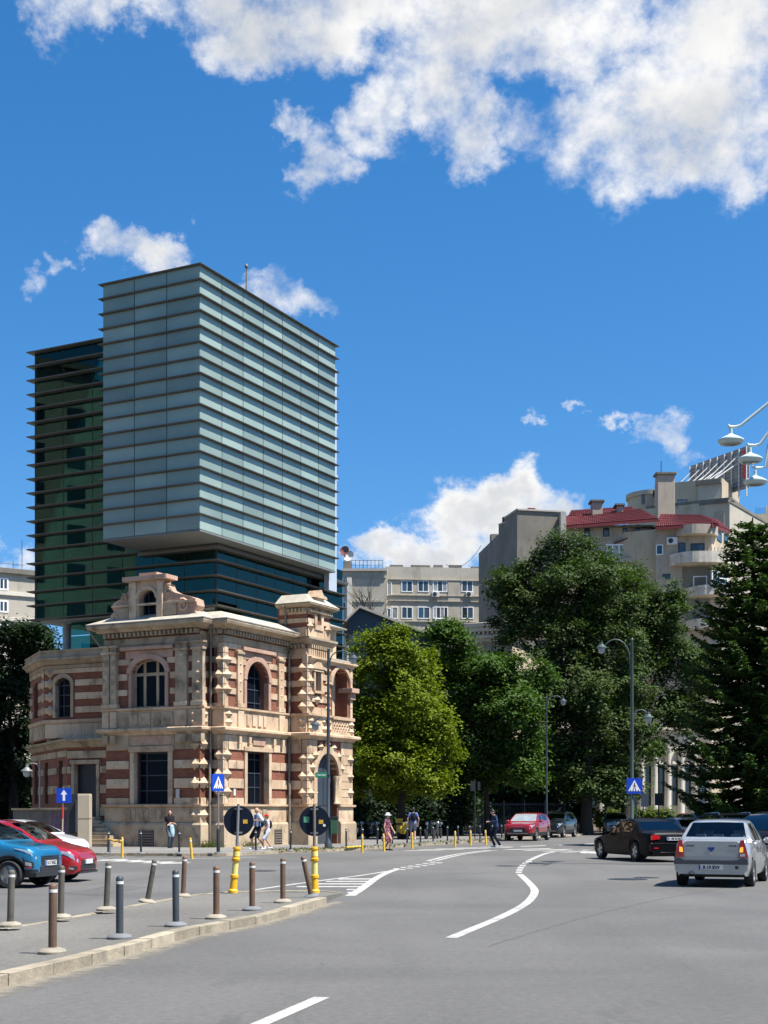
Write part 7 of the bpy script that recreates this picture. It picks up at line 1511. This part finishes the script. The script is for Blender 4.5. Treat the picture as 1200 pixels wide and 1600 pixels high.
# thin poles and signs beyond
def dark_pole(label, px, d, y, plates):
    x0 = (px - CX) / F * d; t = thing('sign_pole', (x0, d, SW), label, 'sign pole'); MB().tube([(x0, d, SW), (x0, d, pz(y, d))], .035, 8).build('pole', K['iron'], t, smooth=50)
    for (dx, yy, w_, h_, m) in plates: z = pz(yy, d); block('plate', m, t, x0 + dx - w_ / 2, x0 + dx + w_ / 2, d - .06, d - .04, z - h_ / 2, z + h_ / 2)
dark_pole('tall dark sign pole under the trees left of the man in navy', 742, 84, 1218, ((-.12, 1228, .3, .6, K['iron']), (.24, 1228, .16, .5, K['iron']))); dark_pole('sign pole with a grey panel right of the green lamp post', 1005, 64, 1238, ((.06, 1250, .34, .62, K['bluframe']),)); dark_pole('thin pole with black traffic boxes right of the lamp post', 1029, 70, 1190, ((0, 1249, .40, .60, K['iron']),)); dark_pole('sign pole behind the black saloon roof', 994, 57, 1246, ())
# garden wall with gate pillar and graffiti
gw = thing('garden_wall', (*px2(110, 60.5), SW), 'low dark garden wall with purple graffiti and a pale stone gate pillar', 'wall')
fw2 = Fac(px2(20, 63.5), px2(122, 60.8)); fw2.blk('wall', mat('dark_grey_wall', (.13, .12, .11), .9, var=.3, grime=.5), gw, 0, fw2.L, SW, fw2.z(80, 1266), -.3, 0); fw2.blk('coping', K['stone2'], gw, -.05, fw2.L, fw2.z(80, 1266), fw2.z(80, 1263), -.36, .06)  # dark grey wall with random darker blotches
fw3 = Fac(px2(121, 60.2), px2(140, 60.2)); fw3.blk('pillar', K['ochre'], gw, 0, fw3.L, SW, 2.46, -.5, 0); fw3.blk('pillar_joint', K['stone2'], gw, -.01, fw3.L + .01, 1.40, 1.43, -.51, .01, False); fwp = Fac(px2(105, 60.4), px2(120.5, 60.4)); fwp.blk('notice_board', K['iron'], gw, 0, fwp.L, .75, 2.45, -.08, 0); fwp.blk('board_edge', K['galv'], gw, fwp.L - .06, fwp.L, .8, 2.2, .0, .03)
gr = MB(); rn = random.Random(2); gm = mat('purple_paint', (.34, .13, .36), .6, var=.2)
for i in range(7):
    s = fw2.s(79) + i * .27; z = .75; gr.tube([(s, -.012, z + rn.uniform(-.1, .1)), (s + .06, -.012, z + .5), (s + .14, -.012, z + .85 + rn.uniform(-.1, .1)), (s + .2, -.012, z + .5), (s + .22, -.012, z + .1), (s + .12, -.012, z + .3)], .018, 5)
gr.build('graffiti', gm, gw, fw2.M)
# iron fence, and an added wall whose near-black colour stands in for shade
fe_ = thing('iron_fence', (*px2(800, 101), SW), 'black iron fence behind the red SUV under the trees', 'fence'); ff = Fac(px2(690, 100), px2(885, 103))
for i in range(int(ff.L / 1.6) + 1): ff.blk('post', K['iron'], fe_, i * 1.6 - .05, i * 1.6 + .05, SW, 2.5, -.1, 0)
mb = MB(); s = 0
while s < ff.L: mb.box(s - .012, s + .012, .03, .055, SW + .3, 2.35, ff.M); s += .16
tag(mb.build('bars', K['iron'], fe_), kind='stuff'); ff.blk('rail', K['iron'], fe_, 0, ff.L, 2.2, 2.26, -.07, -.02); ff.blk('rail', K['iron'], fe_, 0, ff.L, .4, .46, -.07, -.02)
iv = thing('garden_wall', (*px2(640, 97), SW), 'added garden wall coloured near-black in place of shade behind the motorcycles', 'wall'); fi = Fac(px2(546, 90), px2(720, 97)); fi.blk('wall', mat('shade_dark_wall', (.035, .036, .03), .95, var=.35, vs=1.5), iv, 0, fi.L, SW, 3.2, -.4, 0); 
for i in range(7): fi.blk('pier', K['bark'], iv, i * fi.L / 6.5, i * fi.L / 6.5 + .3, SW, 3.5, 0, .12)  # piers in dark bark colour, also in place of shade

pp = gp(912, 1333); sc = MB()
for i, (dx, dy, a) in enumerate(((0, 0, 20), (.22, .1, 70), (-.2, -.08, 130))):
    sc.box(-.09, .09, -.06, .06, .006 + i * .004, .03 + i * .004, Matrix.Translation((pp.x + dx, pp.y + dy, 0)) @ Matrix.Rotation(R(a), 4, 'Z') @ Matrix.Rotation(R(6), 4, 'X'))
tag(sc.build('paper_litter', K['white']), 'scrap of white paper lying on the road left of the black saloon', 'litter', kind='stuff')
# ---------------------------------------------------------------- people
K['skin'] = mat('skin', (.50, .29, .20), .55, var=.08, vs=12, spec=.3); K['hair_dark'] = mat('dark_hair', (.015, .011, .010), .55, var=.3, vs=40); K['hair_grey'] = mat('grey_hair', (.12, .10, .085), .6, var=.3, vs=40); K['eye'] = mat('eye', (.02, .015, .012), .2, var=0); K['lip'] = mat('lips', (.36, .13, .11), .5, var=0); K['shoe_b'] = mat('black_shoe', (.015, .015, .016), .5, var=.1); K['shoe_w'] = mat('white_shoe', (.55, .56, .58), .6, var=.1)
def cloth(name, c, var=.18, vs=9): return mat(name, c, .9, var=var, vs=vs, spec=.15)
def remesh(mb, name, m, voxel=.014, smooth_it=3):
    me = mb.mesh(name + '_raw'); ob = bpy.data.objects.new('tmp', me); COL.objects.link(ob); rm = ob.modifiers.new('r', 'REMESH'); rm.mode = 'VOXEL'; rm.voxel_size = voxel
    sm = ob.modifiers.new('s', 'SMOOTH'); sm.factor = .5; sm.iterations = smooth_it
    dg = bpy.context.evaluated_depsgraph_get(); out = bpy.data.meshes.new_from_object(ob.evaluated_get(dg)); bpy.data.objects.remove(ob); bpy.data.meshes.remove(me); out.name = name; out.shade_smooth(); out.materials.clear(); out.materials.append(m); return out
def capsule(mb, pts, rad, n=10):
    mb.tube(pts, rad, n); 
    for p, r in zip(pts, rad if isinstance(rad, (list, tuple)) else [rad] * len(pts)): mb.sphere(p, r, n, 6)
def loft(mb, st):      # elliptical stations (x, y, z, half-width, half-depth)
    rows = []
    for (x, y, z, a, b) in st: rows.append([(x + a * math.cos(2 * math.pi * k / 16), y + b * math.sin(2 * math.pi * k / 16), z) for k in range(17)])
    mb.grid(rows); k = len(mb.v); n = 17; b0 = k - n * len(rows); mb.f.append(tuple(b0 + i for i in range(16))); mb.f.append(tuple(b0 + (len(rows) - 1) * n + i for i in range(15, -1, -1)))
def person(label, loc, face, h, pose, top, bottom, shoe='shoe_b', hair='hair_dark', sleeve=.5, leg_cover=1.0, dress=None, hat=None, longhair=False, headdown=0, headturn=0, extras=None, build=1.0):
    s = h / 1.75; z0 = loc[2]; Mw = Matrix.Translation(loc) @ Matrix.Rotation(face - R(90), 4, 'Z') @ Matrix.Diagonal((s, s, s, 1)); root = thing('person', loc, label, 'person', None, face - R(90)); V = Vector; ln = pose.get('lean', 0)
    hip = V((0, 0, .93)); chest = V((0, ln * .6, 1.28)); sh = V((0, ln, 1.44)); head = V((0, ln + .03 + headdown * .06, 1.63 - headdown * .03)); J = {}
    for sg, k in ((-1, 'R'), (1, 'L')):
        # local x: the person's right is +x (facing +y)
        xs = -sg; J['hip' + k] = hip + V((xs * .095, 0, -.02)); ft = V(pose['foot' + k]); J['foot' + k] = ft; hp = J['hip' + k]; mid = (hp + ft) / 2; dist = (ft - hp).length; bend = math.sqrt(max(0, .455 ** 2 - (dist / 2) ** 2)); J['knee' + k] = mid + V((xs * .012, bend * .95 + .01, bend * .15)); J['sh' + k] = sh + V((xs * .175 * build, 0, -.02)); hd_ = V(pose['hand' + k]); J['hand' + k] = hd_; m2 = (J['sh' + k] + hd_) / 2; dd = (hd_ - J['sh' + k]).length; bb = math.sqrt(max(0, .285 ** 2 - (min(dd, .56) / 2) ** 2)); J['elb' + k] = m2 + V((xs * (.06 + bb * .45), -bb * .75, -bb * .45))
    body = MB(); loft(body, [(0, 0, .84, .12 * build, .09), (0, 0, .92, .165 * build, .115), (0, ln * .2, 1.04, .145 * build, .10), (0, ln * .5, 1.2, .155 * build, .11), (0, ln * .8, 1.34, .165 * build, .11), (0, ln, 1.43, .13 * build, .085), (0, ln, 1.47, .06, .06)])
    capsule(body, [sh, head - V((0, .01, .06))], [.058, .052])
    for k in 'RL':
        capsule(body, [J['hip' + k], J['knee' + k], J['foot' + k] + V((0, 0, .0))], [.088 * build, .056, .040]); capsule(body, [J['knee' + k].lerp(J['foot' + k], .3) + V((0, -.012, 0)), J['knee' + k].lerp(J['foot' + k], .5)], [.056, .046]); capsule(body, [J['sh' + k], J['elb' + k], J['hand' + k]], [.052, .040, .027]); capsule(body, [sh + V((0, 0, -.03)), J['sh' + k]], [.07, .056])
        f = J['foot' + k]; capsule(body, [f + V((0, -.03, -.05)), f + V((0, .13, -.06))], [.035, .03])
        fw = (J['hand' + k] - J['elb' + k]).normalized(); capsule(body, [J['hand' + k], J['hand' + k] + fw * .075], [.030, .034])
    Hq = Matrix.Translation(head) @ Matrix.Rotation(R(headturn), 4, 'Z') @ Matrix.Rotation(R(-28 * headdown), 4, 'X')
    hb = MB(); hb.sphere((0, 0, .01), (.076, .095, .112), 18, 14, Hq); hb.sphere((0, .035, -.06), (.052, .055, .055), 14, 10, Hq); hb.tube([(0, .088, .025), (0, .112, -.012), (0, .095, -.022)], [.008, .016, .010], 8, M=Hq)
    for sg in (-1, 1): hb.sphere((sg * .078, -.005, -.005), (.012, .022, .032), 8, 8, Hq); hb.sphere((sg * .03, .082, .018), (.018, .012, .010), 8, 6, Hq)
    hb.sphere((0, .082, -.055), (.024, .014, .010), 8, 6, Hq); body.v += hb.v if False else []
    b0 = len(body.v); body.f += [tuple(i + b0 for i in f) for f in hb.f]; body.v += hb.v
    me = remesh(body, 'body', K['skin'], .0125, 3); fin = MB()
    for k in 'RL':      # five fingers rooted in each palm, slightly curled
        hd_ = J['hand' + k]; fw = (hd_ - J['elb' + k]).normalized(); sd = fw.cross(V((0, 0, 1))); sd = sd.normalized() if sd.length > .1 else V((1, 0, 0)); cu = sd.cross(fw) * (-1)
        for i, (o, L_) in enumerate(((-.026, .062), (-.009, .074), (.009, .078), (.026, .068))):
            a = hd_ + fw * .085 + sd * o; b = a + fw * L_ * .5 + cu * .008; c = b + fw * L_ * .38 + cu * .026; fin.tube([a - fw * .03, a, b, c], [.010, .0105, .0095, .0075], 6)
        th = hd_ + fw * .04 - sd * .03; fin.tube([th, th - sd * .028 + fw * .03, th - sd * .030 + fw * .062 + cu * .012], [.012, .011, .008], 6)
    fm = fin.mesh('fingers', K['skin'], 60); bm = bmesh.new(); bm.from_mesh(me); bm.from_mesh(fm); bm.to_mesh(me); bm.free(); me.shade_smooth()
    bo = attach(bpy.data.objects.new('body', me), root, Mw)
    def wear(mb, nm, m, vx=.016): return attach(bpy.data.objects.new(nm, remesh(mb, nm, m, vx, 2)), root, Mw)
    e = .014; tp = MB(); loft(tp, [(0, 0, .86 if not dress else .9, .178 * build, .128), (0, 0, .96, .172 * build, .125), (0, ln * .2, 1.06, .158 * build, .115), (0, ln * .5, 1.2, .17 * build, .125), (0, ln * .8, 1.34, .18 * build, .125), (0, ln, 1.44, .145 * build, .10), (0, ln, 1.475, .075, .072)])
    for k in 'RL':
        el = J['elb' + k]; capsule(tp, [sh + V((0, 0, -.03)), J['sh' + k]], [.082, .07]); 
        if sleeve > 1: capsule(tp, [J['sh' + k], el, el.lerp(J['hand' + k], sleeve - 1)], [.068, .055, .043])
        else: capsule(tp, [J['sh' + k], J['sh' + k].lerp(el, max(sleeve, .12))], [.070, .062])
    wear(tp, 'shirt' if not dress else 'bodice', top)
    bt = MB()
    if dress: loft(bt, [(0, -.02, .42, .27 * build, .25), (0, -.01, .6, .24 * build, .21), (0, 0, .8, .21 * build, .165), (0, 0, .95, .178 * build, .135), (0, 0, 1.02, .16 * build, .12)])
    else:
        loft(bt, [(0, 0, .80, .15 * build, .11), (0, 0, .88, .182 * build, .132), (0, 0, .98, .172 * build, .124)])
        for k in 'RL':
            kn, f = J['knee' + k], J['foot' + k]
            if leg_cover >= .99: capsule(bt, [J['hip' + k], kn, f + V((0, -.005, .02))], [.105 * build, .075, .060])
            else: capsule(bt, [J['hip' + k], J['hip' + k].lerp(kn, min(1, leg_cover * 2))], [.108 * build, .092])
    wear(bt, 'trousers' if leg_cover >= .99 and not dress else ('skirt' if dress else 'shorts'), bottom)
    for k in 'RL':
        f = J['foot' + k]; sm_ = MB(); capsule(sm_, [f + V((0, -.045, -.045)), f + V((0, .06, -.05)), f + V((0, .145, -.062))], [.047, .045, .036]); so_ = wear(sm_, 'shoe', K[shoe], .012)
    for sg in (-1, 1): MB().sphere((sg * .03, .090, .018), (.010, .006, .0065), 8, 6, Hq).build('eye', K['eye'], root, Mw, smooth=60)
    MB().sphere((0, .093, -.055), (.020, .006, .0055), 8, 6, Hq).build('mouth', K['lip'], root, Mw, smooth=60)
    hr = MB()
    if hair:
        hr.sphere((0, -.022, .035), (.086, .098, .105), 14, 10, Hq); hr.sphere((0, -.05, -.02), (.080, .065, .09), 12, 8, Hq)
        if longhair: hr.sphere((0, -.07, -.13), (.085, .055, .16), 12, 10, Hq); hr.sphere((-.055, -.01, -.10), (.035, .045, .15), 10, 8, Hq); hr.sphere((.055, -.01, -.10), (.035, .045, .15), 10, 8, Hq)
        wear(hr, 'hair', K[hair], .012)
    if hat == 'brim':
        MB().lathe([(.17, .045), (.165, .06), (.105, .075), (.098, .14), (.075, .165), (.01, .17)], 22, Hq).build('hat', cloth('white_hat', (.80, .79, .76), .05), root, Mw, smooth=45)
    if hat == 'cap': c_ = MB(); c_.sphere((0, -.005, .055), (.098, .112, .085), 16, 10, Hq); c_.prism([(-.075, .06), (.075, .06), (.06, .18), (-.06, .18)], .045, .06, 'z', Hq); wear(c_, 'cap', cloth('red_cap', (.55, .02, .025), .08), .012)
    if extras: extras(root, Mw, J, sh, wear)
    return root
stand = lambda **k: dict(dict(footR=(.09, .02, .08), footL=(-.09, -.02, .08), handR=(.27, .05, .86), handL=(-.27, .05, .86), lean=0), **k)
def jacket_x(root, Mw, J, sh, wear):
    mb = MB(); loft(mb, [(-.05, .20, .52, .06, .05), (-.06, .21, .66, .10, .06), (-.04, .20, .85, .12, .06), (-.02, .19, 1.02, .11, .07), (-.02, .17, 1.09, .07, .06)]); wear(mb, 'draped_jacket', cloth('pale_blue_cloth', (.36, .52, .58), .25, 14))
p = gp(265, 1325, SW); person('woman in black top and grey trousers, arms crossed, pale blue jacket over her arm', p, R(-58), 1.66, stand(handR=(-.10, .20, 1.14), handL=(.12, .22, 1.10), footR=(.07, .06, .08), footL=(-.08, -.03, .08)), cloth('black_top', (.018, .017, .02)), cloth('grey_trousers', (.10, .115, .14)), longhair=True, headturn=-25, extras=jacket_x, sleeve=.7, build=1.0)
def bag_x(root, Mw, J, sh, wear):
    mb = MB(); mb.sphere((-.05, -.17, 1.12), (.13, .09, .2), 12, 10); wear(mb, 'shoulder_bag', cloth('dark_bag', (.03, .04, .045))); sl_ = MB(); 
    for k in 'RL': capsule(sl_, [J['sh' + k], J['elb' + k].lerp(J['sh' + k], .1)], [.082, .072])
    for sg in (-1, 1): capsule(sl_, [Vector((sg * .12, .05, 1.42)), Vector((sg * .14, .09, 1.2)), Vector((sg * .14, .09, 1.0))], [.055, .055, .05])
    wear(sl_, 'open_overshirt', cloth('white_overshirt', (.62, .66, .72), .2, 16))
p = gp(403, 1327, SW); person('man in blue shirt with open white overshirt and black shorts walking left', p, R(-150), 1.76, stand(footR=(.09, .20, .08), footL=(-.09, -.24, .12), handR=(.20, .16, 1.0), handL=(-.16, .24, 1.22), lean=.02), cloth('blue_shirt', (.10, .17, .34)), cloth('black_shorts', (.014, .015, .022)), hair=None, leg_cover=.5, sleeve=.6, extras=bag_x, build=1.08, shoe='shoe_w')
def pack_x(c, sc=1.0):
    def fx(root, Mw, J, sh, wear):
        mb = MB(); mb.sphere((0, -.17 * sc + sh.y, 1.24), (.15 * sc, .10 * sc, .22 * sc), 14, 10); wear(mb, 'backpack', cloth('pack_cloth', c)); st_ = MB()
        for sg in (-1, 1): st_.tube([(sg * .09, sh.y - .10, 1.47), (sg * .1, sh.y + .03, 1.485), (sg * .105, sh.y + .125, 1.36), (sg * .12, sh.y + .06, 1.12), (sg * .12, sh.y - .1, 1.08)], .018, 6)
        st_.build('straps', cloth('strap', (.02, .02, .025)), root, Mw)
    return fx
p = gp(418, 1327, SW); person('child in a red cap and white shirt with backpack walking beside the man', p, R(-155), 1.48, stand(footR=(.08, -.22, .11), footL=(-.08, .22, .08), handR=(.26, .06, .88), handL=(-.20, .30, 1.0), lean=.03), cloth('white_tee', (.58, .62, .70), .25, 14), cloth('pale_shorts', (.52, .56, .60)), hair='hair_dark', leg_cover=.48, sleeve=.5, hat='cap', extras=pack_x((.025, .02, .03)), shoe='shoe_w', build=.95)
p = gp(605, 1328.5, 0.004); 
def floral():
    m = cloth('floral_dress', (.30, .14, .18)); t = NT(m.node_tree); pr = t.n['Principled BSDF']; geo = t.node('ShaderNodeNewGeometry').outputs['Position']; vo = t.node('ShaderNodeTexVoronoi'); t.put(vo.inputs['Vector'], geo); vo.inputs['Scale'].default_value = 16
    c = t.mix(t.ramp(vo.outputs['Distance'], .25, .5), (.45, .26, .30), (.10, .035, .075)); c = t.mix(t.ramp(t.noise(geo, 9, 2), .55, .6), c, (.40, .05, .06)); t.put(pr.inputs['Base Color'], c); return m
fl = floral(); person('woman in a white sun hat and patterned purple dress walking along the kerb', p, R(-22), 1.60, stand(footR=(.08, .16, .08), footL=(-.08, -.16, .09), handR=(.25, .02, .86), handL=(-.24, .24, .92)), fl, fl, dress=True, hat='brim', hair='hair_grey', sleeve=.3, build=1.12)
p = px2(645.5, 80); person('man with a dark backpack, blue shirt and grey shorts seen from behind in the shade', (p.x, p.y, SW), R(95), 1.82, stand(footR=(.10, .0, .08), footL=(-.10, -.03, .08)), cloth('mid_blue_shirt', (.14, .18, .42)), cloth('grey_shorts', (.17, .21, .29)), leg_cover=.46, sleeve=.5, extras=pack_x((.012, .016, .024), 1.1), shoe='shoe_w', build=1.04)
def phone_x(root, Mw, J, sh, wear): block('phone', K['shoe_b'], root, -.04, .04, .36, .375, 1.17, 1.31, Mw)
p = gp(775, 1324, 0.004); person('man in a navy suit and white trainers crossing, looking down at his phone', p, R(-168), 1.80, stand(footR=(.08, .05, .09), footL=(-.08, -.16, .10), handR=(.07, .33, 1.20), handL=(-.08, .33, 1.18), lean=.07), cloth('navy_jacket', (.022, .045, .11)), cloth('navy_trousers', (.010, .013, .030)), hair='hair_dark', sleeve=1.9, headdown=.9, extras=phone_x, shoe='shoe_w', build=1.0)
